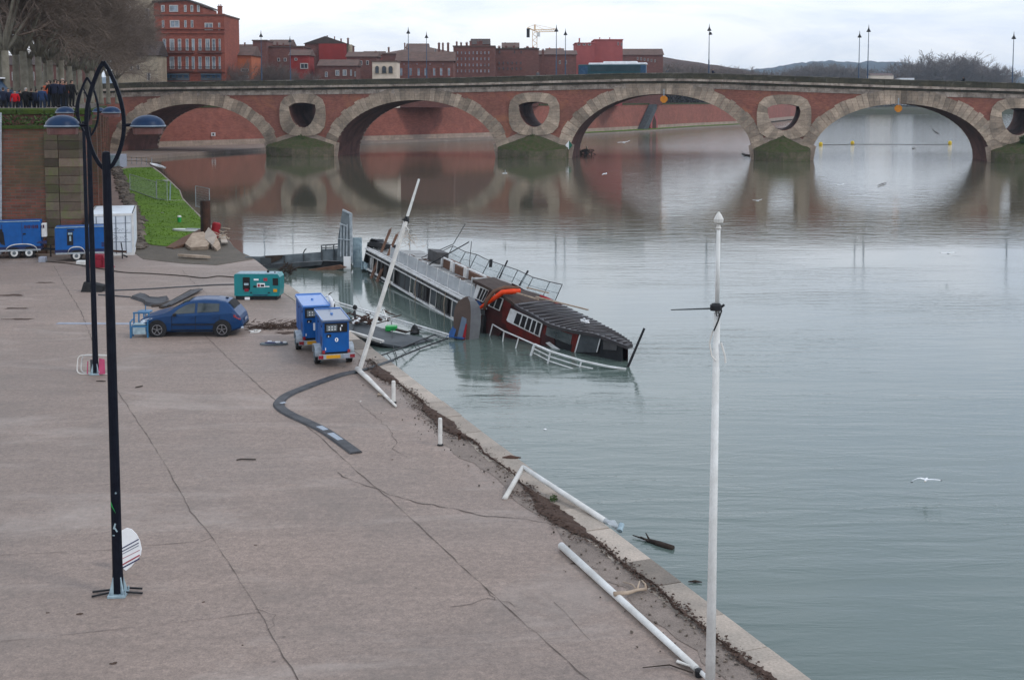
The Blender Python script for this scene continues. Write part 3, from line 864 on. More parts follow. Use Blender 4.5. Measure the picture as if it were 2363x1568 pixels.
# ------------------------------------------------------------------ bridge
BA, BB = G(772, 361), G(2286, 374)
be = (BB - BA); be.z = 0; be.normalize(); bn = Vector((-be.y, be.x, 0))
BYAW = math.atan2(be.y, be.x); BW = 15.0
def face(u, v, off=0.0):
    d = ray(u, v); o_ = BA + bn * off
    t_ = (o_ - CAM).dot(bn) / d.dot(bn)
    p = CAM + d * t_
    return ((p - BA).dot(be), p.z)
def BP(s_, t_, z): return BA + be * s_ + bn * t_ + Vector((0, 0, z))
top_px = [(330,190),(520,187.5),(700,185),(950,181.5),(1100,178.5),(1300,173),(1450,169.5),(1545,168.5),(1650,170),(1800,175),(1950,180),(2100,185),(2250,189),(2363,192.5)]
TOP = [face(u, v, -.3) for u, v in top_px]
TOP = [(TOP[0][0] - 60, TOP[0][1] - 2.0)] + TOP + [(TOP[-1][0] + 30, TOP[-1][1] - 2.6), (TOP[-1][0] + 70, TOP[-1][1] - 7)]
def ztop(s_):
    for (a, za), (b_, zb) in zip(TOP[:-1], TOP[1:]):
        if s_ <= b_: return za + (zb - za) * max(0, (s_ - a)) / (b_ - a)
    return TOP[-1][1]
def arch(uL, uR, vC, uC=None):
    l = face(uL, 363)[0]; r_ = face(uR, 372)[0]
    c_ = (l + r_) / 2; a_ = (r_ - l) / 2
    zc = face(uC or (uL + uR) / 2, vC)[1]
    return (c_, a_, zc)
ARCH = [arch(279, 621, 240), arch(772, 1150, 231), arch(1313, 1739, 217), arch(1870, 2286, 239.5)]
s4 = ARCH[3][0] + ARCH[3][1]
ARCH.append((s4 + 11.5 + 14, 14, 8.6))
def ocu(uL, uR, vT, vB):
    l, r_ = face(uL, vT)[0], face(uR, vT)[0]
    return ((l + r_) / 2, (r_ - l) / 2, face((uL+uR)/2, vT)[1], face((uL+uR)/2, vB)[1])
OCU = [ocu(667, 730, 243, 295), ocu(1197, 1269, 241, 293), ocu(1771, 1848, 247, 301)]
OCU.append(ocu(2311, 2388, 256, 312))
S0, S1 = ARCH[0][0] - ARCH[0][1] - 32, ARCH[4][0] + ARCH[4][1] + 30
bk = {S0, S1}
x = S0
while x < S1: bk.add(x); x += 3.0
for (c_, a_, b_) in ARCH:
    for k in range(41): bk.add(c_ - a_ * math.cos(PI * k / 40))
for (c_, a_, zt, zb) in OCU:
    for k in range(21): bk.add(c_ - a_ * math.cos(PI * k / 20))
bk = sorted(bk); bk2 = [bk[0]]
for x in bk[1:]:
    if x - bk2[-1] > 1e-4: bk2.append(x)
def azt(ar, s_):
    q = 1 - ((s_ - ar[0]) / ar[1]) ** 2
    return ar[2] * math.sqrt(max(0, q)) ** .96
def oc_tb(oc, s_):
    q = max(0, 1 - ((s_ - oc[0]) / oc[1]) ** 2)
    return oc[2] + .45 * q, oc[2] - (oc[2] - oc[3]) * math.sqrt(q)
t_b = thing('stone_bridge', 'old brick and stone river bridge with round holes above its piers', 'bridge', BA, BYAW)
mb = MB()
CORN = 2.55
for s_, s2 in zip(bk2[:-1], bk2[1:]):
    sm = (s_ + s2) / 2
    lo = [-3, -3]; inarch = False
    for ar in ARCH:
        if abs(sm - ar[0]) < ar[1]: lo = [azt(ar, s_), azt(ar, s2)]; inarch = True
    hi = [ztop(s_) - .8, ztop(s2) - .8]
    segs = [(lo, hi)]
    for oc in OCU:
        if abs(sm - oc[0]) < oc[1]:
            t1, b1 = oc_tb(oc, s_); t2, b2 = oc_tb(oc, s2)
            segs = [(lo, [b1, b2]), ([t1, t2], hi)]
    for (l_, h_) in segs:
        for t_, flip in ((0, 0), (BW, 1)):
            q = [(s_, t_, l_[0]), (s2, t_, l_[1]), (s2, t_, h_[1]), (s_, t_, h_[0])]
            mb.add(q, [(0, 1, 2, 3) if not flip else (3, 2, 1, 0)])
build('spandrel_wall', mb, 'bridge_brick', t_b)
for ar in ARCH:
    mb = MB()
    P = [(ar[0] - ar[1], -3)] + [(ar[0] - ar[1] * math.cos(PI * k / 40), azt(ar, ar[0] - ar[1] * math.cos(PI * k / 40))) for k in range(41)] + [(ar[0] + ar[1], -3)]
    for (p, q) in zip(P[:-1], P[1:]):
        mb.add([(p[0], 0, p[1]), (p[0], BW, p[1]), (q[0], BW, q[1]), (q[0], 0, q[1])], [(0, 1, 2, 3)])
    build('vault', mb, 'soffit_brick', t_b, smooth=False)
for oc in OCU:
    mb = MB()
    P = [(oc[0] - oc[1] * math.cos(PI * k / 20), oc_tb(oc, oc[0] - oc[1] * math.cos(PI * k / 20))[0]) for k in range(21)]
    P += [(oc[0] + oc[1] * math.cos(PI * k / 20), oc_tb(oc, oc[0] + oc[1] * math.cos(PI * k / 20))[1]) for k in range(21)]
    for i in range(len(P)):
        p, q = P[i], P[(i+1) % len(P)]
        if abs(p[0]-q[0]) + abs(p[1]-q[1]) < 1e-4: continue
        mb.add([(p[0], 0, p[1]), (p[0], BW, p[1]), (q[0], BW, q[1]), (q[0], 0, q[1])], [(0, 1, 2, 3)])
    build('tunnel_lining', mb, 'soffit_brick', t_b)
# arch rings of voussoirs
rnd = random.Random(21)
for i, ar in enumerate(ARCH):
    mb = MB(); mbk = MB(); NV = 46 if ar[1] > 13 else 38
    # equal arc-length sampling
    fine = [(ar[0] - ar[1] * math.cos(PI * k / 400), azt(ar, ar[0] - ar[1] * math.cos(PI * k / 400))) for k in range(401)]
    cum = [0]
    for a, b_ in zip(fine[:-1], fine[1:]): cum.append(cum[-1] + math.hypot(b_[0]-a[0], b_[1]-a[1]))
    def at(d):
        d = min(max(d, 0), cum[-1]); lo, hi = 0, 400
        while hi - lo > 1:
            m_ = (lo + hi) // 2
            if cum[m_] <= d: lo = m_
            else: hi = m_
        f_ = (d - cum[lo]) / max(1e-9, cum[hi] - cum[lo])
        x = fine[lo][0] + (fine[hi][0] - fine[lo][0]) * f_; z = fine[lo][1] + (fine[hi][1] - fine[lo][1]) * f_
        tx, tz = fine[hi][0] - fine[lo][0], fine[hi][1] - fine[lo][1]; l_ = math.hypot(tx, tz)
        return x, z, -tz / l_, tx / l_
    for k in range(NV):
        d0, d1 = cum[-1] * k / NV + .02, cum[-1] * (k + 1) / NV - .02
        th = 2.15 + rnd.uniform(-.12, .28)
        a = at(d0); b_ = at(d1)
        zt0 = ztop(a[0]) - 1.75; zt1 = ztop(b_[0]) - 1.75
        pa = (a[0] + a[2] * th, min(a[1] + a[3] * th, zt0)); pb = (b_[0] + b_[2] * th, min(b_[1] + b_[3] * th, zt1))
        pr = .12 + rnd.uniform(0, .05); tt = rnd.uniform(.66, 1.15)
        if rnd.random() < .1: tt *= .75
        mb.prism([(a[0], 0, a[1]), (b_[0], 0, b_[1]), (pb[0], 0, pb[1]), (pa[0], 0, pa[1])], (0, -pr, 0), (0, .6, 0), tt)
        mbk.prism([(a[0], 0, a[1]), (b_[0], 0, b_[1]), (pb[0], 0, pb[1]), (pa[0], 0, pa[1])], (0, BW - .6, 0), (0, BW + pr, 0), tt)
    build('arch_ring', mb, 'bridge_stone', t_b); build('rear_arch_ring', mbk, 'bridge_stone', t_b)
# oculus surrounds
for i, oc in enumerate(OCU):
    mb = MB(); cz = (oc[2] + oc[3]) / 2 + .3; NS = 22
    for k in range(NS):
        aa = [2 * PI * (k + e) / NS + .07 for e in (.012, .988)]
        inn_, out_ = [], []
        for a in aa:
            ca, sa = math.cos(a), math.sin(a)
            # inner hole radius along the direction
            rr = 0.2
            while rr < 8:
                x_, z_ = oc[0] + ca * rr, cz + sa * rr
                if abs(x_ - oc[0]) >= oc[1] : break
                tt_, bb_ = oc_tb(oc, x_)
                if z_ > tt_ or z_ < bb_: break
                rr += .04
            inn_.append((oc[0] + ca * rr, cz + sa * rr))
            n_ = 3.2; hw, hh = oc[1] + 1.75, (oc[2] - oc[3]) / 2 + 1.75
            ro = (abs(ca / hw) ** n_ + abs(sa / hh) ** n_) ** (-1 / n_)
            zz = min(cz + sa * ro, ztop(oc[0]) - 2.1)
            out_.append((oc[0] + ca * ro, zz))
        P = [(inn_[0][0], 0, inn_[0][1]), (out_[0][0], 0, out_[0][1]), (out_[1][0], 0, out_[1][1]), (inn_[1][0], 0, inn_[1][1])]
        pr = .22 + rnd.uniform(0, .07)
        mb.prism(P, (0, -pr, 0), (0, .7, 0), rnd.uniform(.6, 1.15))
    build('hole_surround', mb, 'bridge_stone', t_b)
# pier facing, cutwaters
for i in range(4):
    sl_, sr_ = ARCH[i][0] + ARCH[i][1], ARCH[i+1][0] - ARCH[i+1][1]
    cs = (sl_ + sr_) / 2; hw = (sr_ - sl_) / 2
    mb = MB()
    zt_ = [3.9, 4.3, 4.2, 4.0][i]
    mb.prism([(sl_ + .02, 0, -3), (sr_ - .02, 0, -3), (sr_ + .9, 0, 2.4), (cs + hw * .45, 0, zt_), (cs - hw * .45, 0, zt_), (sl_ - .9, 0, 2.4)], (0, -.07, 0), (0, .3, 0))
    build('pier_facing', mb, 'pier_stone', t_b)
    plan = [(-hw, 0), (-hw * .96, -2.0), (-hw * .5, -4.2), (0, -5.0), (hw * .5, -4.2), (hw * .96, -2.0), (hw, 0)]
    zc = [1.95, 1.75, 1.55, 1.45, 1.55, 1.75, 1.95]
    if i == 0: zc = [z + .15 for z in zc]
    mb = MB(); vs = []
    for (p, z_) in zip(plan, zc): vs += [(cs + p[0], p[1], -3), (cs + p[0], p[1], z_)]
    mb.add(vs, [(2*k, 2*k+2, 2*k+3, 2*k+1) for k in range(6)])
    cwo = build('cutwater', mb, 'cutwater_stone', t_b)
    mb = MB(); apex = (cs, -.1, zt_ - .2)
    NR = 7; ring = []
    for e in range(NR + 1):
        f_ = e / NR
        for k, (p, z_) in enumerate(zip(plan, zc)):
            x_ = cs + p[0] * (1 - f_) + rnd.uniform(-.1, .1) * (0 < e < NR); y_ = p[1] * (1 - f_) + apex[1] * f_
            ring.append((x_, y_, z_ * (1 - f_) + apex[2] * f_ + rnd.uniform(-.02, .16) * (0 < e < NR)))
    mb.add(ring, [(e*7+k, e*7+k+1, (e+1)*7+k+1, (e+1)*7+k) for e in range(NR) for k in range(6)])
    build('moss_cap', mb, 'moss_top', cwo)
    mb = MB(); fr = random.Random(40 + i)
    nb = (60, 60, 50, 60)[i]
    for k in range(nb):
        f_ = fr.random(); a_ = fr.uniform(-1, 1)
        c_ = (cs + a_ * hw * (1 - f_) * .8, -4.2 * (1 - f_) * (1 - abs(a_) * .5), 1 + (zt_ - 1.0) * f_)
        foliage(mb, c_, (.35, .3, .22), 20, fr, .05, .16)
    if i in (0, 3):
        for k in range(3 if i == 0 else 9): foliage(mb, (cs + fr.uniform(-1.2, 1.2), -1.2, zt_ - 1.2 + (i == 3) * .9), (.8, .6, .8), 160, fr, .06, .18)
    build('weeds', mb, 'leaf_green', cwo, uv=False)
# cornice bands, string course, parapets, deck
ss = []
x = S0
while x <= S1: ss.append(x); x += 2.4
def band(mb, zt_off, h, y0, y1, rnd=None, skip=0):
    for a, b_ in zip(ss[:-1], ss[1:]):
        ta, tb = ztop(a) + zt_off, ztop(b_) + zt_off
        j = rnd.uniform(0, .035) if rnd else 0
        if rnd and rnd.random() < skip: continue
        mb.add([(a + .015, y0 - j, ta - h), (b_ - .015, y0 - j, tb - h), (b_ - .015, y0 - j, tb), (a + .015, y0 - j, ta), (a + .015, y1, ta - h), (b_ - .015, y1, tb - h), (b_ - .015, y1, tb), (a + .015, y1, ta)],
               [(0,1,2,3), (7,6,5,4), (3,2,6,7), (4,5,1,0), (0,3,7,4), (1,5,6,2)], (rnd.uniform(.8, 1.15) if rnd else 1))
mb = MB(); band(mb, 0, .95, -.30, .25, rnd); build('parapet', mb, 'parapet_stone', t_b); mb = MB(); band(mb, 0, .95, BW - .25, BW + .3, rnd); build('rear_parapet', mb, 'parapet_stone', t_b)
mb = MB(); band(mb, .05, .12, -.36, .3, rnd); build('parapet_coping', mb, 'coping_grey', t_b)
mb = MB(); band(mb, -.96, .38, -.62, .25, rnd); build('cornice', mb, 'cornice_stone', t_b); mb = MB(); band(mb, -.96, .38, BW - .25, BW + .62, rnd); build('rear_cornice', mb, 'cornice_stone', t_b)
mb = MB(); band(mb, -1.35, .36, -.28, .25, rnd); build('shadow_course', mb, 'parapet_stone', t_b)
mb = MB(); band(mb, -1.72, .85, -.10, .25, rnd); build('string_course', mb, 'cornice_stone', t_b); mb = MB(); band(mb, -1.72, .85, BW - .25, BW + .1, rnd); build('rear_string_course', mb, 'cornice_stone', t_b)
mb = MB(); band(mb, -.9, .15, .26, BW - .26); build('deck', mb, 'asphalt', t_b)

# signs hung from the arch crowns
def diamond(name, u, v, r_, m, label, m2=None, off=-.35):
    s_, z_ = face(u, v, off); mb = MB()
    def P(a, b_): return (s_ + a, off, z_ + b_)
    if m2 is None:
        mb.prism([P(-r_,-r_*.35), P(-r_*.35,-r_), P(r_*.35,-r_), P(r_,-r_*.35), P(r_,r_*.35), P(r_*.35,r_), P(-r_*.35,r_), P(-r_,r_*.35)], (0,-.05,0), (0,.05,0))
        mb.box((s_, off, z_ + r_ + .5), (.18, .1, 1.2), None, 1, 1)
        mats = [m, 'galv']
    else:
        mb.prism([P(0,-r_*1.3), P(0, r_*1.3), P(-r_, 0)], (0,-.05,0), (0,.05,0), 1, 0)
        mb.prism([P(0,-r_*1.3), P(r_, 0), P(0, r_*1.3)], (0,-.05,0), (0,.05,0), 1, 1)
        mats = [m, m2]
    t_ = bpy.data.objects
    o = build(name, mb, mats); o.location = BA; o.rotation_euler = (0, 0, BYAW)
    setp(o, label, 'sign')
diamond('navigation_sign', 1532, 229, .62, 'sign_orange', 'orange diamond sign hanging in the crown of the widest middle arch')
diamond('navigation_sign', 2073, 250.5, .60, 'sign_orange', 'orange diamond sign hanging in the rightmost arch above the buoys')
diamond('channel_sign', 1313, 335, .62, 'marking_white', 'green and white diamond sign at the left foot of the middle arch', 'sign_green', -.5)

# bridge lamps
def bridge_lamp(name, u, vt, vb, near, label, head=1):
    t_ = 1.0 if near else BW - 1.0
    s_, zt_ = face(u, vt, t_); zb = ztop(s_) - .9
    H = zt_ - zb
    o = thing(name, label, 'street lamp', BP(s_, t_, zb), BYAW, 'lamp posts on the bridge')
    mb = MB(); mb.lathe([(.16, 0), (.13, .4), (.11, 3.2), (.08, 3.3), (.055, H * .8), (.045, H - .5)], 8); build('post', mb, 'lamp_blue', o)
    mb = MB()
    mb.lathe([(.03, H - 1.25), (.34, H - 1.2), (.36, H - 1.12), (.14, H - .75), (.09, H - .6), (.05, H - .35), (.02, H)], 10)
    if head == 2: mb.lathe([(.03, H - 1.9), (.3, H - 1.85), (.3, H - 1.75), (.1, H - 1.4)], 10, (.2, 0, 0))
    build('lantern', mb, 'black_paint', o)
    return o
LMP = [(602,70,1,'tallest bridge lamp before the orange house'),(669,83,0,'short bridge lamp above the bare trees left of the big gabled house'),(942,62,1,'bridge lamp with blue lower post in front of the row of red houses'),(984,73,0,'shorter bridge lamp just right of the blue post'),(1284,57,1,'bridge lamp touching the tip of the crane arm'),(1305,66,0,'shorter bridge lamp just left of the bus'),(1637,55,1,'lone bridge lamp right of the bus over the middle arch'),(1984,71,0,'shorter of the two bridge lamps before the distant hills'),(2005,57,1,'taller of the two bridge lamps before the distant hills'),(2340,73,1,'bridge lamp at the right edge beside the hill')]
for u, vt, nr, lb in LMP: bridge_lamp('street_lamp', u, vt, 180, nr, lb, 2 if u == 1637 else 1)

# bus on the bridge
s_a, z_a = face(1336, 170, 9.5); s_b, _ = face(1491, 168, 9.5)
BL = s_b - s_a; zb = ztop((s_a + s_b) / 2) - .9
t_ = thing('city_bus', 'long teal articulated city bus with white roof crossing the bridge', 'bus', BP(s_a, 9.5, zb + .05), BYAW)
mb = MB(); mb.bbox((BL / 2, 0, 1.55), (BL, 2.5, 2.3), .12); build('body', mb, 'bus_teal', t_)
mb = MB(); mb.bbox((BL / 2 + 1, 0, 2.85), (BL * .86, 2.3, .3), .1); mb.bbox((BL * .62, 0, 3.1), (BL * .5, 2.0, .3), .1); build('roof_pod', mb, 'bus_white', t_)
mb = MB(); mb.box((BL * .5 + 1.0, -1.27, 2.0), (BL * .8, .03, 1.0)); mb.box((BL * .5 + .8, 1.27, 2.0), (BL * .8, .03, 1.0)); build('window_band', mb, 'bus_glass', t_)
mb = MB(); mb.box((.95, -1.285, 1.7), (1.5, .03, 1.5)); build('rear_panel', mb, 'bus_blue', t_)
mb = MB(); mb.box((BL - .45, -1.285, 1.7), (.9, .03, 1.7)); mb.box((BL + .01, 0, 1.9), (.03, 2.2, 1.3)); build('windscreen', mb, 'bus_blue', t_)
for x in (2.2, BL * .55, BL - 2.4):
    mb = MB()
    for yy in (-1.2, 1.2): mb.tube([(x, yy - .12, .5), (x, yy + .12, .5)], .5, 14)
    build('wheel', mb, 'black_rubber', t_)
# ================================================================== TOWN
def building(name, label, u0, u1, vt, Y, wall, depth=14, roof='flat', rh=2.0, roofm='roof_tile', wins=(), chims=(), zb=8.3, frame='win_frame', pane='win_dark', cat='house', extra=None, group=None, eave=.35):
    a, b_ = PY(u0, vt, Y), PY(u1, vt, Y)
    x0, x1, zt = a.x, b_.x, a.z
    t = thing(name, label, cat, ((x0 + x1) / 2, Y, zb), 0, group)
    mb = MB(); mb.box(((x0 + x1) / 2, Y + depth / 2, (zb + zt) / 2), (x1 - x0, depth, zt - zb)); build('wall', mb, wall, t, world=True)
    mb = MB(); e = eave
    if roof == 'flat':
        mb.box(((x0 + x1) / 2, Y + depth / 2, zt + .15), (x1 - x0 + e, depth + e, .3))
    elif roof == 'hip':
        h = min(depth, x1 - x0) * .5
        mb.add([(x0 - e, Y - e, zt), (x1 + e, Y - e, zt), (x1 + e, Y + depth + e, zt), (x0 - e, Y + depth + e, zt), (x0 + h, Y + depth / 2, zt + rh), (x1 - h, Y + depth / 2, zt + rh)],
               [(0,1,5,4), (1,2,5), (2,3,4,5), (3,0,4), (3,2,1,0)])
    elif roof == 'shed':   # ridge parallel to the front
        mb.add([(x0 - e, Y - e, zt), (x1 + e, Y - e, zt), (x1 + e, Y + depth + e, zt), (x0 - e, Y + depth + e, zt), (x0 - e, Y + depth / 2, zt + rh), (x1 + e, Y + depth / 2, zt + rh)],
               [(0,1,5,4), (1,2,5), (2,3,4,5), (3,0,4), (3,2,1,0)])
    elif roof == 'gable':  # gable to the front
        xm = (x0 + x1) / 2
        mb.add([(x0 - e, Y - e, zt), (x1 + e, Y - e, zt), (x1 + e, Y + depth + e, zt), (x0 - e, Y + depth + e, zt), (xm, Y - e, zt + rh), (xm, Y + depth + e, zt + rh)],
               [(0,1,4), (1,2,5,4), (2,3,5), (3,0,4,5), (3,2,1,0)])
    rf = build('roof', mb, roofm, t, world=True)
    for (cu, cv, cw) in chims:
        p = PY(cu, cv, Y + depth * .45); w2 = cw / FPX * Y
        mb = MB(); hb = 3.2
        mb.box((p.x, p.y, p.z - hb / 2), (w2, w2 * 1.1, hb)); mb.box((p.x, p.y, p.z + .06), (w2 * 1.25, w2 * 1.35, .14))
        for q in (-.25, .25): mb.lathe([(w2 * .16, p.z + .1), (w2 * .12, p.z + .1 + w2 * .5)], 6, (p.x + q * w2, p.y, 0))
        build('chimney', mb, wall if wall != 'stone_cream' else 'house_dark', rf, world=True)
    for (wu0, wu1, wv0, wv1) in wins:
        p, q = PY(wu0, wv1, Y - .05), PY(wu1, wv0, Y - .05)
        cx, cz, ww, hh = (p.x + q.x) / 2, (p.z + q.z) / 2, q.x - p.x, q.z - p.z
        mb = MB(); fw = min(.16, ww * .14)
        mb.box((cx - ww/2 + fw/2, Y - .05, cz), (fw, .16, hh)); mb.box((cx + ww/2 - fw/2, Y - .05, cz), (fw, .16, hh))
        mb.box((cx, Y - .05, cz + hh/2 - fw/2), (ww - 2*fw, .16, fw)); mb.box((cx, Y - .07, cz - hh/2 + fw/2), (ww - 2*fw, .24, fw))
        if ww > .9: mb.box((cx, Y - .04, cz), (fw * .6, .1, hh - 2 * fw))
        f = build('window', mb, frame, t, world=True)
        mb = MB(); mb.box((cx, Y - .01, cz), (ww - 2 * fw, .03, hh - 2 * fw)); build('pane', mb, pane, f, world=True, uv=False)
    if extra: extra(t, x0, x1, zt, Y)
    return t
rnd = random.Random(77)
# tall red brick block beside the bridge head
W = []
for (a, b_) in ((372,380),(391,411),(425,430.5),(440,446),(455,461)): W.append((a, b_, 12, 28))
for (a, b_) in ((374,379),(392.5,414),(425.5,430.5),(440.5,446)): W.append((a, b_, 47, 64))
for (a, b_) in ((472.5,491),(504,508)): W.append((a, b_, 53, 70))
for (a, b_) in ((376,383),(392,402),(411,418),(429,435),(443,449),(458.5,465),(474.5,484),(489.5,497),(505,509)):
    W.append((a, b_, 90, 117)); W.append((a, b_, 131, 160))
def red_extra(t, x0, x1, zt, Y):
    for v, h, pr in ((66, .35, .35), (76, .25, .25), (164, .5, .5), (33, .2, .2)):
        z = PY(400, v, Y).z; mb = MB(); xa = x0 if v > 40 else x0
        mb.box(((x0 + x1) / 2, Y - pr / 2, z), (x1 - x0 + .3, pr, h)); build('cornice', mb, 'house_brick', t, world=True)
    for v in (117, 160):
        for (a, b_) in ((374, 447), (456, 512)):
            p, q = PY(a, v, Y - .5), PY(b_, v, Y - .5)
            bl = MB(); bl.box(((p.x+q.x)/2, Y - .45, p.z - .4), (q.x - p.x, .9, .18)); o = build('balcony', bl, 'house_dark', t, world=True)
            mb = MB()
            mb.box(((p.x+q.x)/2, Y - .86, p.z + .55), (q.x - p.x, .05, .06)); x = p.x
            while x < q.x: mb.box((x, Y - .86, p.z + .1), (.05, .04, .9)); x += .22
            build('railing', mb, 'iron', o, world=True)
    for (a, b_) in ((381, 437), (464, 511)):
        p, q = PY(a, 186, Y - .1), PY(b_, 169, Y - .1)
        mb = MB(); mb.box(((p.x+q.x)/2, Y - .1, (p.z+q.z)/2), (q.x-p.x, .3, q.z-p.z)); s_ = build('shop_front', mb, 'win_dark', t, world=True)
        mb = MB()
        for k in range(4): 
            x = p.x + (q.x - p.x) * (k + .5) / 4; mb.box((x, Y - .32, p.z + (q.z-p.z) * .55), ((q.x-p.x) * .16, .1, (q.z-p.z) * .42), None, 1)
        mb.box(((p.x+q.x)/2, Y - .5, q.z - .35), ((q.x-p.x) * .9, .8, .12)); build('awning', mb, 'bus_blue', s_, world=True)
    # stepped top storey on the left
    p, q = PY(355, 10, Y + .5), PY(469, 37, Y + .5)
    mb = MB(); P = [(p.x, Y + .4, q.z), (q.x, Y + .4, q.z), (q.x, Y + .4, p.z - .6), (p.x + (q.x - p.x) * .68, Y + .4, p.z + .7), (p.x, Y + .4, p.z + .3)]
    mb.prism(P, (0, 0, 0), (0, 12, 0)); o = build('top_storey', mb, 'house_brick', t, world=True)
    mb = MB(); P2 = [(p.x - .3, Y, p.z + .3), (p.x + (q.x - p.x) * .68, Y, p.z + .7), (q.x + .3, Y, p.z - .6), (q.x + .3, Y, p.z - .3), (p.x + (q.x - p.x) * .68, Y, p.z + 1.1), (p.x - .3, Y, p.z + .7)]
    mb.prism(P2, (0, 0, 0), (0, 13, 0)); build('roof_edge', mb, 'roof_dark', o, world=True)
building('apartment_block', 'tall red brick apartment block with balconies at the head of the bridge', 357, 517, 36, 258, 'house_brick', 14, 'flat', wins=[w_ for w_ in W if w_[2] > 40], chims=((507.5, 16, 9),), pane='win_sky', extra=red_extra, cat='building')
# the five top storey windows belong to the same block
t = [o for o in bpy.data.objects if o.name == 'apartment_block'][0]
for (wu0, wu1, wv0, wv1) in [w_ for w_ in W if w_[2] < 40]:
    Y = 258.4; p, q = PY(wu0, wv1, Y), PY(wu1, wv0, Y)
    mb = MB(); mb.box(((p.x+q.x)/2, Y - .05, (p.z+q.z)/2), (q.x-p.x, .16, q.z-p.z)); f = build('window', mb, 'win_frame', t, world=True)
    mb = MB(); mb.box(((p.x+q.x)/2, Y - .14, (p.z+q.z)/2), (q.x-p.x-.3, .03, q.z-p.z-.3)); build('pane', mb, 'win_sky', f, world=True)
building('church_tower', 'pale cream stone tower half hidden by plane tree branches', 300, 357, -40, 262, 'stone_cream', 12, 'flat', cat='tower', wins=((318,326,60,85),(336,344,20,45)))
building('stone_house', 'weathered stone house with dark roof behind the branches left of the red block', 262, 362, 128, 250, 'stone_cream', 7, 'shed', 3.0, 'roof_dark', wins=((340,347,168,186),(300,306,150,162),(316,322,150,162)))
building('orange_house', 'low orange rendered house right of the tall red block', 516, 580, 128, 270, 'render_orange', 10, 'shed', 2.2, 'roof_tile', wins=((556,574,158,166),(556,574,174,181)))
building('brick_house', 'dark red house with small square rooftop block and bare trees in front', 548, 700, 109, 300, 'house_dark', 12, 'flat', wins=((562,583,109.5,113.5),(600,606,120,128),(640,646,134,142),(655,661,134,142),(670,676,134,142)), chims=((565,100,3),(640,100,4),(654,102,3)))
building('roof_tower', 'square brown tower block rising above the dark red house', 583, 615, 95, 298, 'house_dark', 8, 'flat', cat='tower')
building('red_house', 'bright red wall house under trees before the gabled building', 668, 712, 128, 285, 'render_red', 8, 'shed', 1.5, 'roof_tile', wins=((693,711,146,159),(680,686,134,140)))
def gab(t, x0, x1, zt, Y):
    p, q = PY(736, 150, Y - .4), PY(799, 101, Y - .4)
    mb = MB(); mb.box(((p.x+q.x)/2, Y - .2, (p.z+q.z)/2), (q.x-p.x, .4, q.z-p.z)); build('red_facade', mb, 'render_red', t, world=True)
    p, q = PY(799.5, 128, Y + 1), PY(812.5, 103, Y + 1)
    mb = MB(); mb.lathe([((q.x-p.x)/2, p.z), ((q.x-p.x)/2, q.z)], 16, ((p.x+q.x)/2, Y + 1.5, 0)); build('turret', mb, 'stone_cream', t, world=True)
building('gabled_building', 'large building with low gable roof and plain dark red facade', 703, 799, 101, 310, 'house_dark', 16, 'gable', 1.9, 'roof_dark', wins=((755,762,117,121),), chims=((755,84,2.5),(772,86,2),(787,91,3),(803,90,4)), extra=gab, cat='building')
building('white_window_house', 'long low dark red house with three white shuttered windows', 735, 822, 152, 285, 'house_dark', 8, 'shed', 1.6, 'roof_tile', wins=((774,783,162,175),(791,800,161,175),(808,812,161,175),(818,821,165,177),(750,756,166,178)), pane='win_sky')
building('valley_house', 'low brown roofed house between the gabled building and the cream one', 800, 868, 131, 300, 'house_dark', 10, 'shed', 1.4, 'roof_tile', wins=((786,792,142,147),(830,836,140,150),(845,851,140,150)), chims=((867,121,5),))
def arches3(t, x0, x1, zt, Y):
    for (a, b_) in ((865.5,875),(881,892),(896,907)):
        p, q = PY(a, 170, Y - .1), PY(b_, 152, Y - .1); r_ = (q.x - p.x) / 2; cx = (p.x + q.x) / 2
        P = [(p.x, Y, p.z), (q.x, Y, p.z)] + [(cx + r_ * math.cos(PI * k / 8), Y, q.z - r_ + r_ * math.sin(PI * k / 8)) for k in range(9)]
        mb = MB(); mb.prism(P, (0, -.22, 0), (0, .1, 0)); f = build('window', mb, 'stone_cream', t, world=True)
        P2 = [(cx + (x - cx) * .8, y, p.z + .1 + (z - p.z) * .9) for x, y, z in P]
        mb = MB(); mb.prism(P2, (0, -.26, 0), (0, -.2, 0)); build('pane', mb, 'win_dark', f, world=True)
building('cream_pavilion', 'small cream house with three arched windows above the bridge parapet', 859, 915, 143, 272, 'render_cream', 8, 'flat', .3, 'roof_tile', extra=arches3)
W = [(u, u + 8, 156, 176) for u in (922, 944, 962, 978, 998, 1014, 1032)] + [(u, u + 5, 146, 150) for u in (930, 960, 990, 1020)]
building('pilaster_house', 'long dark red house with tall row of windows behind the blue lamp post', 915, 1046, 141, 290, 'house_dark', 10, 'shed', 2.4, 'roof_tile', wins=W, frame='house_brick', pane='win_sky')
building('hip_roof_building', 'big brown hip roofed building behind the row of red houses', 882, 1058, 124, 330, 'house_dark', 24, 'hip', 2.6, 'roof_tile', chims=((897,111,4),(884,124,3),(934,101,3)), wins=((1003,1006,112,121),), cat='building')
W = []
for r_ in range(4):
    for k in range(9):
        W.append((1054 + k * 9, 1058 + k * 9, 118 + r_ * 14, 126 + r_ * 14))
building('terrace_house', 'brick terrace with many chimneys and white dormers left of the crane', 1046, 1142, 108, 318, 'house_dark', 12, 'flat', .4, 'roof_tile', wins=W, chims=((1013,101,5),(1022,101,4),(1034,101,5),(1054,98,4),(1064,100,4),(1077,100,5),(1086,97,5),(1104,99,7),(1110,97,6)), pane='win_sky', frame='house_brick')
W = [(1150 + k * 10, 1154 + k * 10, 142 + r_ * 13, 149 + r_ * 13) for r_ in range(2) for k in range(6)]
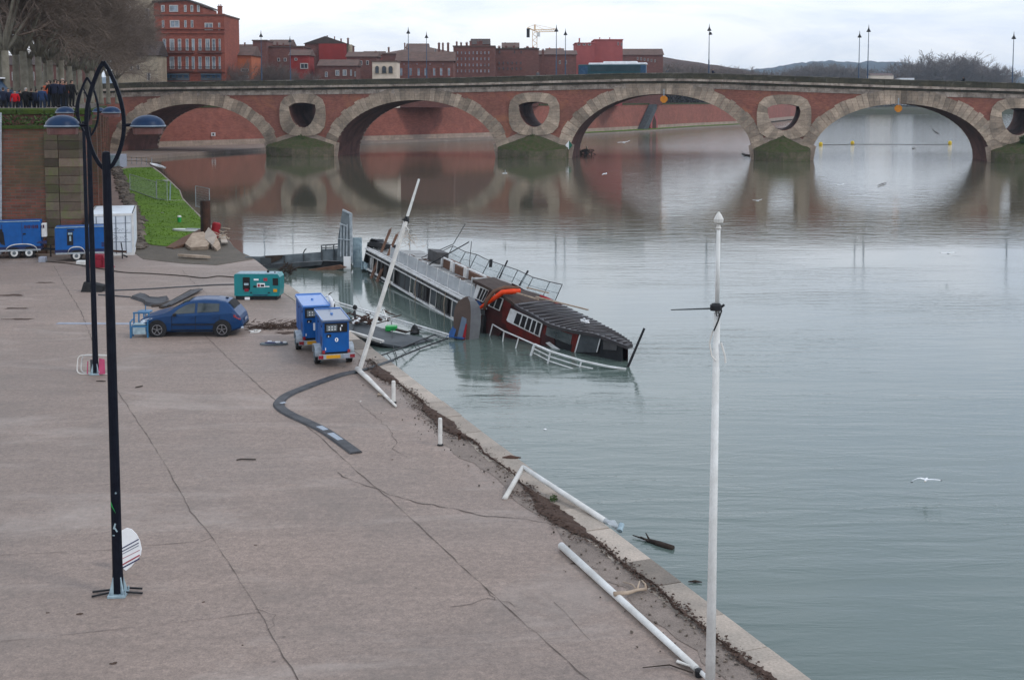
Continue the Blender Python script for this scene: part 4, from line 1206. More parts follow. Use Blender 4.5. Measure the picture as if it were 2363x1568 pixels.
building('long_house', 'brick house with stepped skyline standing under the yellow crane', 1142, 1243, 114, 330, 'house_dark', 12, 'flat', .4, 'roof_dark', wins=W + [(1152,1155,116,124),(1186,1189,116,124),(1201,1204,117,125)], chims=((1152,109,6),(1168,108,5),(1186,108,5),(1217,110,6),(1253,116,5)), frame='house_dark')
building('low_brown_house', 'low brown house just left of the bus with orange side wall', 1243, 1330, 126, 345, 'house_dark', 12, 'shed', 1.4, 'roof_tile', wins=((1290,1294,140,148),(1304,1308,140,148)))
W = [(1333,1339,97,105),(1345,1351,99,105),(1357,1364,98,105)]
building('red_office_block', 'modern red rendered block with flat roof behind the bus', 1328, 1372, 101, 360, 'render_pink', 12, 'flat', .3, 'render_pink', wins=W, chims=((1337,90,3),), cat='building')
building('red_tower_block', 'highest part of the red rendered flats above the white bus roof', 1372, 1437, 93, 362, 'render_pink', 14, 'flat', .3, 'render_pink', wins=((1425,1428,97,105),(1433,1436,99,106)), chims=((1407,88,2),(1384,88,2)), cat='building')
building('hillside_houses', 'row of small pale windowed houses stepping down right of the red flats', 1437, 1530, 127, 400, 'house_dark', 10, 'shed', 2.2, 'roof_tile', wins=[(1470 + k*8, 1473 + k*8, 132 + k*1.2, 138 + k*1.2) for k in range(6)], chims=((1466,117,4),(1487,117,3),(1496,121,3),(1511,125,4)), group=None)
building('riverside_house', 'small white house below the distant hills beside the paired lamp posts', 2010, 2062, 174, 930, 'render_cream', 12, 'shed', 1.5, 'roof_tile', zb=6)
building('far_shed', 'tiny white shed among the far trees right of the paired lamp posts', 2076, 2110, 180, 925, 'bus_white', 12, 'flat', zb=6)

building('avenue_house', 'dark house front glimpsed between the plane tree trunks at far left', -420, 200, 150, 240, 'house_dark', 8, 'shed', 2, 'roof_dark', wins=[(u, u+7, 166, 186) for u in range(6, 190, 22)], zb=9)
building('brown_attic_house', 'brown house with long tiled roof peeping over the orange house', 520, 600, 118, 325, 'house_dark', 10, 'shed', 2.0, 'roof_tile', chims=((548,108,3),(570,112,3)))
building('narrow_house', 'narrow pinkish house squeezed between the valley house and the hip roof', 838, 884, 127, 345, 'render_pink', 8, 'shed', 1.2, 'roof_tile', chims=((852,121,3),))
for i, (u0, u1, vt, Y_, wl_, rf_, rh_, lb) in enumerate(((938,985,112,350,'render_pink','roof_tile',1.6,'pinkish house top peeping behind the first hip roof chimney'),(1088,1128,103,338,'house_brick','roof_dark',1.8,'orange red attic rising above the chimneyed terrace'),(1160,1196,109,352,'stone_cream','roof_tile',1.5,'pale attic storey behind the stepped skyline house'),(1262,1300,121,372,'render_orange','roof_tile',1.4,'orange gable behind the low brown house near the bus'),(618,668,104,322,'house_brick','roof_tile',1.6,'brick house with tiled roof behind the dark red house'),(1212,1238,118,356,'house_brick','roof_tile',1.2,'narrow brick house right of the crane mast'))):
    building('attic_house', lb, u0, u1, vt, Y_, wl_, 9, 'shed', rh_, rf_, wins=[(u, u + 3, vt + 4, vt + 9) for u in range(u0 + 5, u1 - 5, 9)], chims=((u0 + 6, vt - 9, 3), (u1 - 8, vt - 8, 4)))
# crane
Y = 470
base = PY(1234, 150, Y); top = PY(1235, 57, Y)
t = thing('tower_crane', 'yellow tower crane rising above the roofs left of the bus', 'crane', (base.x, Y, 8.3))
def lattice(mb, a, b_, w, n):
    a, b_ = Vector(a), Vector(b_); d = (b_ - a).normalized(); s_ = d.cross(Vector((0, 1, 0))).normalized() * w / 2; y_ = Vector((0, w / 2, 0))
    for i in (-1, 1):
        for j in (-1, 1): mb.beam(a + s_*i + y_*j, b_ + s_*i + y_*j, .22, .22)
    for k in range(n):
        p, q = a.lerp(b_, k / n), a.lerp(b_, (k + 1) / n); f_ = 1 if k % 2 else -1
        for j in (-1, 1): mb.beam(p + s_*f_ + y_*j, q - s_*f_ + y_*j, .13, .13)
mb = MB(); lattice(mb, (base.x, Y, 8.3), (base.x, Y, PY(1234, 72, Y).z), 1.7, 24); build('mast', mb, 'crane_yellow', t, world=True)
jz = PY(1234, 71.5, Y).z
jr, jl = PY(1284, 69, Y + 10), PY(1217, 62, Y)
mb = MB(); lattice(mb, (base.x, Y, jz), (jr.x, Y, jz + .2), .9, 18); build('jib', mb, 'crane_yellow', t, world=True)
mb = MB(); mb.beam((base.x, Y, jz), (jl.x, Y, jz + 1.2), .5, .5); mb.beam((base.x, Y, jz), (base.x, Y, top.z), .7, .7)
mb.tube([(base.x, Y, top.z), (jr.x, Y, jz + .6)], .07, 4); mb.tube([(base.x, Y, top.z - .3), (base.x + (jr.x-base.x)*.4, Y, jz + .6)], .07, 4); mb.tube([(base.x, Y, top.z), (jl.x, Y, jz + 1.3)], .07, 4); build('tower_head', mb, 'crane_yellow', t, world=True)
mb = MB(); mb.box((jl.x + .3, Y, jz - .8), (1.2, 1.4, 3.4)); build('counterweight', mb, 'black_paint', t, world=True)
mb = MB(); mb.bbox((base.x + 1.4, Y - .8, jz - 1.4), (1.2, 1.3, 1.6), .1); build('cab', mb, 'white_paint', t, world=True)

# hills
def ridge(name, pts, Y, Y2, m, am=1.0):
    # pts: silhouette pixels; terrain rising from Y to the ridge and falling behind
    P = [PY(u, v, Y2) for u, v in pts]
    NX = 160; xs = [P[0].x + (P[-1].x - P[0].x) * i / NX for i in range(NX + 1)]
    def hz(x):
        for a, b_ in zip(P[:-1], P[1:]):
            if x <= b_.x: return a.z + (b_.z - a.z) * max(0, (x - a.x)) / (b_.x - a.x)
        return P[-1].z
    rows = [(-.004, -1), (0, 0), (.3, .25), (.55, .55), (.8, .85), (1, 1), (1.15, .95), (1.6, .3)]
    vs = []
    for f_, h_ in rows:
        for x in xs:
            nz = pnoise(Vector((x * .012, f_ * 6, 1))) * 9 + pnoise(Vector((x * .05, f_ * 9, 3))) * 4.5 + pnoise(Vector((x * .16, f_ * 9, 7))) * 2.5
            vs.append((x * (Y + (Y2 - Y) * f_) / Y2, Y + (Y2 - Y) * f_, -2.5 if h_ < 0 else max(-1, 3 + (hz(x) - 3) * h_ + nz * h_ * am)))
    W_ = NX + 1
    fs = [(r_*W_+i, r_*W_+i+1, (r_+1)*W_+i+1, (r_+1)*W_+i) for r_ in range(len(rows)-1) for i in range(NX)]
    mb = MB(); mb.add(vs, fs); return struct(build(name, mb, m, smooth=True, uv=False))
ridge('distant_hills', [(1500,176),(1640,170),(1740,160),(1800,152),(1850,145),(1920,142),(1970,140),(2000,140),(2040,143),(2090,150),(2180,158),(2260,172),(2330,182),(2400,180),(2600,178),(2900,185)], 1600, 2500, 'hill')
ridge('far_hills', [(-700,185),(200,180),(1200,178),(1700,176),(2300,178),(2900,170),(3400,180)], 2600, 3600, 'hill')
ridge('far_bank', [(-300,226),(1400,230),(1800,232),(1900,236),(1990,240),(2080,238),(2150,240),(2300,236),(2500,234),(3400,236)], 885, 960, 'land', .1)
def hedge(name, label, x0, y0, x1, y1, z0, h, seed):
    mb = MB(); rr = random.Random(seed); n = int(math.hypot(x1-x0, y1-y0) / 1.1)
    for k in range(n):
        f_ = k / n; foliage(mb, (x0 + (x1-x0)*f_ + rr.uniform(-1,1), y0 + (y1-y0)*f_ + rr.uniform(-1,1), z0 + h * .45), (1.6, 1.4, h * .55 * rr.uniform(.8, 1.25)), 60, rr, .25, .7)
    o = build(name, mb, 'twig_dark', uv=False); setp(o, label, 'hedge'); struct(o, 'stuff')
hedge('brushwood', 'dark brushwood above the embankment beyond the middle arch', 10, 372, 175, 700, 8.4, 5.0, 4)

# ================================================================== TREES
def grow(mb, rnd, p, d, L, r_, lev, maxlev, spec):
    # one limb as a bent tapered tube, then its children
    n = 3 if lev < 2 else 2
    pts = [Vector(p)]; rs = [r_]; dd = Vector(d)
    for i in range(n):
        dd = (dd + Vector((rnd.gauss(0, 1), rnd.gauss(0, 1), rnd.gauss(0, .8))) * spec['bend'] + Vector((0, 0, spec['up'][min(lev, len(spec['up']) - 1)]))).normalized()
        pts.append(pts[-1] + dd * (L / n)); rs.append(r_ * (1 - (1 - spec['taper']) * (i + 1) / n))
    mb.tube(pts, rs, 6 if lev == 0 else (4 if lev == 1 else 3), caps=False)
    if lev >= maxlev: return
    k = spec['kids'][lev]
    for j in range(k):
        f_ = rnd.uniform(spec['from'], 1.0) if j else 1.0
        seg = f_ * n; i = min(n - 1, int(seg)); q = pts[i].lerp(pts[i+1], seg - i)
        a = rnd.uniform(0, 2 * PI); ang = rnd.uniform(*spec['ang'])
        s_ = dd.cross(Vector((0, 0, 1)))
        if s_.length < .1: s_ = Vector((1, 0, 0))
        s_.normalize(); u_ = s_.cross(dd).normalized()
        nd = (dd * math.cos(ang) + (s_ * math.cos(a) + u_ * math.sin(a)) * math.sin(ang)).normalized()
        grow(mb, rnd, q, nd, L * rnd.uniform(*spec['len']), max(spec['rmin'], rs[-1] * spec['rk']), lev + 1, maxlev, spec)
def tree(name, label, cat, loc, seed, H, spec, tm, cm, group=None, trunk_r=.3, maxlev=5, rot=0, trunkh=3.0, splits=5):
    rnd = random.Random(seed)
    t = thing(name, label, cat, loc, rot, group)
    mb = MB(); tip = Vector((rnd.uniform(-.2,.2), rnd.uniform(-.2,.2), trunkh))
    mb.tube([(0, 0, -.2), (0, 0, .2), tip * .5, tip], [trunk_r * 1.3, trunk_r, trunk_r * .88, trunk_r * .8], 10)
    mb2 = MB()
    for k in range(splits):
        a = 2 * PI * k / splits + rnd.uniform(-.4, .4); el = rnd.uniform(*spec['el'])
        d = Vector((math.cos(a) * math.cos(el), math.sin(a) * math.cos(el), math.sin(el)))
        # main limbs belong to the trunk mesh
        pts = [tip * .97]; rs = [trunk_r * .55]; dd = d
        for i in range(4):
            dd = (dd + Vector((rnd.gauss(0,.12), rnd.gauss(0,.12), .08))).normalized(); pts.append(pts[-1] + dd * H * .1); rs.append(trunk_r * (.55 - .09 * (i + 1)))
        mb.tube(pts, rs, 6)
        for i in range(1, 5):
            for c in range(2 if i < 4 else 3):
                a2 = rnd.uniform(0, 2 * PI); ang = rnd.uniform(.25, .8)
                s_ = dd.cross(Vector((0, 0, 1))).normalized(); u_ = s_.cross(dd)
                nd = (dd * math.cos(ang) + (s_ * math.cos(a2) + u_ * math.sin(a2)) * math.sin(ang)).normalized()
                grow(mb2, rnd, pts[i], nd, H * spec['l0'], rs[i] * .55, 1, maxlev, spec)
    build('trunk', mb, tm, t, smooth=True, uv=False)
    build('crown', mb2, cm, t, smooth=True, uv=False)
    return t
PLANE = dict(bend=.16, up=(.1, .04, .02, 0, -.02, -.03), taper=.6, kids=(4, 4, 4, 4, 3, 0), ang=(.25, .75), len=(.55, .8), rk=.62, rmin=.014, el=(.7, 1.2), l0=.20)
PLANE['from'] = .25
SM = dict(bend=.18, up=(.1, .08, .05, .03, 0), taper=.6, kids=(3, 4, 4, 3, 0), ang=(.3, .8), len=(.55, .8), rk=.6, rmin=.02, el=(.6, 1.25), l0=.2)
SM['from'] = .3
g = 'bare plane trees along the promenade'
pt = [tree('plane_tree', 'bare plane tree with pale trunk at the far left edge of the promenade', 'tree', (0, 0, 0), 101 + i, 15, PLANE, 'trunk', 'twig', g, .33, 5, 0, 4.2, 5) for i in range(3)]
spots = []
for i, (u, Y, sc) in enumerate(((18, 92, 1.0), (62, 97, 1.05), (96, 104, 1.0), (42, 112, 1.1), (120, 112, 1.0), (76, 122, 1.1), (146, 122, 1.05), (110, 135, 1.1), (168, 134, 1.0), (10, 120, 1.15), (140, 150, 1.1), (190, 150, 1.0), (215, 165, 1.05), (175, 172, 1.1), (236, 182, 1.05), (205, 192, 1.1), (252, 200, 1.05), (228, 212, 1.1), (160, 190, 1.2), (272, 214, 1.0), (120, 170, 1.2), (-20, 98, 1.0))):
    p = PY(u, 300, Y); spots.append((p.x, Y, sc, u))
PL = ['at the far left edge above the vehicle', 'second trunk above the seated people', 'standing behind the blue coated person', 'thick and set back behind the seated row', 'directly behind the standing crowd', 'deep in the avenue behind the crowd', 'right beside the standing crowd', 'in the middle of the avenue', 'at the right end of the crowd', 'in the back row at far left', 'deep in the avenue past the crowd', 'above the third lamp post', 'overhanging the corner of the quay wall', 'in the back row above the third lamp', 'behind the hoop of the second lamp', 'in the back row behind the second lamp', 'above the arm of the nearest lamp', 'in the back row behind the nearest lamp', 'far back in the shade of the avenue', 'nearest to the bridge and the stone house', 'far back behind the crowd', 'half outside the left edge']
for i, (x, y, sc, u) in enumerate(spots):
    lab = 'bare plane tree ' + PL[i]
    if i < 3:
        o = pt[i]; o.location = (x, y, PROMZ); o.rotation_euler = (0, 0, i * 1.3); o.scale = (sc,)*3; o['label'] = lab
    else:
        dup(pt[i % 3], (x, y, PROMZ), (0, 0, i * 2.1), sc, lab)
# young bare trees between the houses
SMT = [tree('bare_tree', 'x', 'tree', (0, 0, 0), 301 + i, 10, SM, 'twig_far', 'twig_far', 'bare trees between the houses', .16, 4, 0, 2.2, 4) for i in range(2)]
lst = [(540,262,1.0,'between the red block and the orange house'),(530,275,1.2,'close to the side of the tall red block'),(560,262,.9,'leaning before the orange house'),(602,275,.95,'just right of the tallest lamp on the left'),(625,272,.9,'in the thicket below the square tower'),(645,270,.95,'in the middle of the thicket left of the red wall'),(665,272,.9,'under the short lamp in the thicket'),(690,274,.8,'before the bright red wall'),(610,310,1.5,'rising above the roof of the dark red house'),(575,315,1.5,'tall and thin above the rooftop block'),(655,320,1.5,'sticking up behind the dark red house'),(850,330,1.3,'behind the valley house chimney'),(715,276,.75,'at the right end of the thicket')]
for i, (u, Y, sc, lb) in enumerate(lst):
    x = PY(u, 200, Y).x; lab = 'thin bare tree ' + lb
    if i < 2:
        o = SMT[i]; o.location = (x, Y, 9.2); o.scale = (sc,)*3; o['label'] = lab
    else: dup(SMT[i % 2], (x, Y, 9.0), (0, 0, i * 1.7), sc, lab)
# riverside trees far behind the bus and on the far bank
FT = [tree('far_tree', 'x', 'tree', (0, 0, 0), 401 + i, 13, dict(SM, rmin=.035, rk=.62, kids=(3, 3, 4, 3, 0)), 'twig_far', 'twig_far', 'bare trees far behind the bridge', .3, 4, 0, 2.5, 5) for i in range(3)]
for m_ in ('trunk', 'crown'): pass
lst = []
rr = random.Random(9)
for i in range(22):   # brown line sloping down right of the red flats
    u = 1440 + i * 16; Y = 420 + i * 11 + rr.uniform(-12, 12); vt = 138 + (u - 1440) * .075 + rr.uniform(-4, 4)
    if u < 1530: vt += 6
    lst.append((u, Y, vt, 6.5))
for i in range(16):
    u = 1845 + i * 9.6; vt = 146 + abs(u - 1905) * .10 + rr.uniform(-4, 4); lst.append((u, 965 + rr.uniform(-15, 30), vt, 6))
for i in range(18):
    u = 2060 + i * 15
    vt = 160 if u < 2080 else (138 if u < 2130 else 128 - 9 * math.exp(-((u - 2195) / 45) ** 2))
    if u > 2250: vt = 128 + (u - 2250) * .55
    lst.append((u, 955 + rr.uniform(-15, 30), vt + rr.choice((-3, 4, 14, 26)) + rr.uniform(-2, 4), 6))
for i in range(20):
    lst.append((1860 + i * 16, 935 + rr.uniform(0, 25), 215 - rr.uniform(0, 14), 6))
for i in range(14):   # behind the embankment seen through arch three
    lst.append((1385 + i * 25, 400 + i * 14, 175 + rr.uniform(-8, 10), 8.4))
zone = ['in the brown line sloping down behind the bus', 'in the clump left of the paired lamps before the hills', 'in the tall clump at right before the hills', 'on the dark far bank seen through the rightmost arch', 'above the embankment seen through the middle arch']
idx = 0
for i, (u, Y, vt, z0) in enumerate(lst):
    p = PY(u, vt, Y); sc = (p.z - z0) / 12.5
    zn = 0 if i < 22 else 1 if i < 38 else 2 if i < 56 else 3 if i < 76 else 4
    lab = 'bare tree ' + zone[zn]
    gp = ('bare trees behind the bus', 'bare trees left of the paired lamps', 'bare trees right of the paired lamps', 'trees on the far bank', 'trees above the embankment')[zn]
    if i < 3:
        o = FT[i]; o.location = (p.x, Y, z0); o.scale = (sc * 1.25, sc * 1.25, sc); o['label'] = lab; o['group'] = gp
    else: dup(FT[i % 3], (p.x, Y, z0), (0, 0, i * 1.3), (sc * 1.3, sc * 1.3, sc), lab, gp)
mat('brush_brown', (.105,.066,.055), (.07,.046,.04), .95, .12, fine=.5)
ridge('wooded_slope', [(1320,124),(1437,116),(1500,126),(1560,138),(1640,150),(1720,163),(1790,180),(1810,214)], 640, 720, 'brush_brown', .12)
hedge('brushwood', 'dark brushwood on the far bank seen through the rightmost arch', 225, 915, 400, 918, 3, 10, 9)
# haze
mb = MB(); mb.box((0, 3100, 63), (12200, 7000, 134))
hz = build('haze', mb, 'haze_air', uv=False); struct(hz, 'stuff')
# ================================================================== QUAY OBJECTS
# hoop lamp posts
def hoop_lamp(label, u, v, hp, rz, extra=None):
    b_ = Q(u, v)
    t = thing('hoop_lamp', label, 'street lamp', b_, rz, 'hoop topped lamp posts on the quay')
    H = hp
    mb = MB(); mb.lathe([(.105, 0), (.105, .35), (.098, .5), (.088, H * .5), (.078, H - 1.75), (.07, H - 1.68), (.02, H - 1.66)], 14); build('post', mb, 'lamp_paint', t, smooth=False)
    mb = MB(); mb.bbox((0, 0, .03), (.34, .34, .05), .01)
    for k in range(4):
        a = PI / 4 + PI / 2 * k; ca, sa = math.cos(a), math.sin(a)
        mb.prism([(ca*.09, sa*.09, .05), (ca*.2, sa*.2, .05), (ca*.09, sa*.09, .42)], (-sa*.012, ca*.012, 0), (sa*.012, -ca*.012, 0))
        mb.lathe([(.016, .05), (.016, .12), (.006, .13)], 6, (ca * .19 + .03, sa * .19, 0))
    build('base_plate', mb, 'pale_bluegrey', t)
    z0, z1 = H - 2.04, H; hw = .345; mb = MB()
    # two bowed bars meeting in a point at the top and on the post below
    for s_ in (-1, 1):
        P = []
        for k in range(17):
            f_ = k / 16; z = z0 + (z1 - z0) * f_
            w_ = hw * (math.sin(PI * min(1, max(0, f_)) ** .86) ** .82)
            P.append(Vector((s_ * max(.0, w_), 0, z)))
        for a, c in zip(P[:-1], P[1:]): mb.beam(a - (c-a) * .04, c + (c-a) * .04, .07, .05, up=(0, 1, 0))
    build('hoop', mb, 'lamp_paint', t)
    za = H - 1.18
    for s_ in (-1, 1):
        mb = MB(); mb.tube([(s_ * (hw - .02), 0, za), (s_ * (hw + .22), 0, za + .01)], .032, 8); arm = build('arm', mb, 'lamp_paint', t)
        mb = MB(); cx = s_ * (hw + .44)
        R_ = .315
        mb.lathe([(R_ * .98, za - .035), (R_ * 1.02, za - .02), (R_, za + .0), (R_ * .93, za + .065), (R_ * .76, za + .125), (R_ * .5, za + .17), (R_ * .22, za + .19), (.001, za + .195)], 22, (cx, 0, 0))
        sh = build('lamp_shade', mb, 'dome_paint', arm, smooth=True)
        mb = MB(); mb.lathe([(R_ * 1.03, za - .028), (R_ * 1.045, za - .012), (R_ * 1.01, za + .004)], 22, (cx, 0, 0)); build('rim', mb, 'dome_rim', arm)
        mb = MB(); mb.lathe([(R_ * .82, za - .17), (R_ * .86, za - .16), (R_ * .9, za - .045), (R_ * .86, za - .04)], 20, (cx, 0, 0)); build('lamp_glass', mb, 'lamp_glass', arm)
    if extra: extra(t)
    return t
def lampextra(t):
    mb = MB()
    for (a, b_) in (((-.52,.12,.03),(-.06,.16,.06)), ((-.48,-.1,.03),(-.1,.02,.06)), ((.1,.16,.08),(.42,.17,.05)), ((.1,-.0,.06),(.47,-.03,.04))): mb.beam(a, b_, .035, .03)
    build('anchor_rod', mb, 'black_paint', t)
    mb = MB()
    for (x, z, w_, h_, an) in ((-.01, 1.40, .03, .11, .3), (.015, 1.33, .025, .09, -.5), (.03, 2.05, .03, .03, .4), (-.03, 1.22, .04, .015, .1)): mb.box((x, -.099, z), (w_, .012, h_), (0, an, 0))
    build('torn_sticker', mb, 'pale_bluegrey', t)
    mb = MB(); mb.prism([(-.07,-.095,1.9),(-.03,-.1,1.78),(.02,-.102,1.66),(.0,-.102,1.7),(-.06,-.098,1.80)], (0,-.008,0), (0,0,0)); build('green_sticker', mb, 'green_plastic', t)
hoop_lamp('nearest and tallest hoop lamp post with striped board behind its foot', 273, 1372, 10.25, R(4), lampextra)
hoop_lamp('middle hoop lamp post with folded white frame against its foot', 221, 863, 10.30, R(2))
hoop_lamp('farthest hoop lamp post with black skirt near the blue trailer', 204, 672, 10.15, R(0))
t = thing('rubber_sheet', 'crumpled black rubber skirt around the foot of the farthest lamp post', 'rubber sheet', Q(204, 672))
mb = MB(); mb.prism([(-.3,-.25,0),(.75,-.3,0),(.8,-.2,.3),(.2,-.2,.45),(-.15,-.2,.5)], (0,0,0), (0,.5,0)); build('folded_sheet', mb, 'black_rubber', t)
# striped board leaning behind the nearest lamp
p = Q(300, 1325)
t = thing('striped_board', 'white board with navy and red stripes leaning behind the nearest lamp post', 'board', p + Vector((-.13, .16, 0)), (R(-8), 0, R(0)))
def bd(x, z): return (x, 0, z)
out = [bd(0,0.02),bd(.10,.1),bd(.29,.33),bd(.31,.45),bd(.27,.62),bd(.2,.75),bd(.1,.85),bd(0,.88),bd(-.12,.82),bd(-.2,.6),bd(-.2,.3),bd(-.1,.1)]
mb = MB(); mb.prism(out, (0,-.012,0), (0,.012,0)); build('panel', mb, 'marking_white', t)
def stripe(z0, z1, th, m, nm='stripe'):
    mb = MB(); mb.prism([bd(-.19, z0), bd(.275 if z1 < .5 else .25, z1), bd(.275 if z1 < .5 else .25, z1 + th), bd(-.19, z0 + th)], (0,-.018,0), (0,-.013,0)); build(nm, mb, m, t)
stripe(.40, .64, .025, 'navy_paint'); stripe(.34, .57, .02, 'navy_paint'); stripe(.29, .52, .012, 'navy_paint'); stripe(.2, .43, .012, 'red_stripe'); stripe(.06, .32, .03, 'red_stripe'); stripe(.0, .25, .03, 'navy_paint')

# fallen frames at the middle lamp
p = Q(214, 866)
t = thing('folded_frame', 'white tubular frame with torn pink panel collapsed at the foot of the middle lamp', 'metal frame', p, R(-3))
def rrect(w_, h, lean, z0=0.02):
    P = []; r_ = .16
    for cx, cz, a0 in ((w_/2 - r_, h - r_, 0), (-w_/2 + r_, h - r_, 90), (-w_/2 + r_, r_, 180), (w_/2 - r_, r_, 270)):
        for k in range(5):
            a = R(a0 + 22.5 * k); P.append(Vector((cx + r_ * math.cos(a), (cz + r_ * math.sin(a)) * lean, z0 + cz + r_ * math.sin(a))))
    return P + [P[0]]
mb = MB(); mb.tube([q + Vector((-.02, .15, 0)) for q in rrect(1.22, .62, .25)], .022, 6); build('tube_frame', mb, 'white_dirty', t)
mb = MB(); mb.tube([q + Vector((.03, .32, 0)) for q in rrect(1.18, .60, .3)], .022, 6); build('tube_frame', mb, 'white_dirty', t)
mb = MB(); mb.prism([(.18,.05,.03),(.42,.05,.05),(.33,.25,.52),(.14,.25,.55)], (0,0,0), (.0,.02,0)); build('pink_panel', mb, 'pink_panel', t)
mb = MB(); mb.prism([(-.12,.1,.03),(.14,.1,.03),(.08,.25,.5),(-.18,.25,.5)], (0,0,0), (.0,.02,0)); build('grey_panel', mb, 'steel_dark', t)
mb = MB(); mb.prism([(-.25,.1,.03),(-.22,.1,.03),(-.25,.25,.45),(-.28,.25,.45)], (0,0,0), (.0,.02,0)); build('pink_strip', mb, 'pink_panel', t)
for i, (u, v, l) in enumerate(((232,880,.35),(320,893,.3))):
    p = Q(u, v); mb = MB(); mb.prism([(-.15,0,0),(.1,-.04,0),(.18,0,0),(.05,.05,0),(-.08,.04,0)], (0,0,0), (0,0,.02)); o = build('bark_flake', mb, 'wood_dark'); o.location = p + Vector((0,0,.01)); o.rotation_euler = (0,0,i)
    setp(o, ('small dark bark flake just below the folded white frame', 'small dark bark flake right of the middle lamp foot')[i], 'bark')

# blue chairs/stand in front of the car
p = Q(322, 779)
t = thing('blue_chair', 'two stacked blue plastic chairs standing in front of the car bonnet', 'chair', p, R(6))
for sx_ in (-.3, .3):
    for sy_ in (-.02, .42):
        mb = MB(); mb.beam((sx_ * 1.12, sy_, 0), (sx_, sy_, .48), .07, .06); build('leg', mb, 'blue_plastic', t)
mb = MB(); mb.bbox((0, .2, .46), (.68, .5, .05), .02); build('seat', mb, 'blue_plastic', t)
mb = MB()
for x in (-.29, -.1, .1, .29): mb.beam((x, .42, .46), (x, .50, .92), .06, .04)
mb.beam((-.33, .5, .93), (.33, .5, .93), .08, .06); build('backrest', mb, 'blue_plastic', t)
mb = MB()
for s_ in (-.34, .34): mb.beam((s_, -.05, .66), (s_, .46, .68), .05, .04); mb.beam((s_, -.05, .66), (s_, -.04, .02), .05, .04)
build('armrest', mb, 'blue_plastic', t)
mb = MB(); mb.bbox((0, .2, .54), (.5, .4, .04), .02); mb.box((0, -.04, .3), (.5, .01, .3)); build('second_seat', mb, 'pale_bluegrey', t)
p = Q(322, 768)
t = thing('blue_table', 'small round blue table on a thin stem behind the stacked blue chairs', 'table', p + Vector((0, .9, 0)))
mb = MB(); mb.lathe([(.02,0),(.02,1.0)], 8); mb.lathe([(.22,0),(.2,.03),(.02,.05)], 14); build('stem', mb, 'blue_plastic', t)
mb = MB(); mb.lathe([(.28,.72),(.3,.74),(.3,.77),(.02,.79)], 18, (-.02, 0, 0)); build('table_top', mb, 'blue_plastic', t)

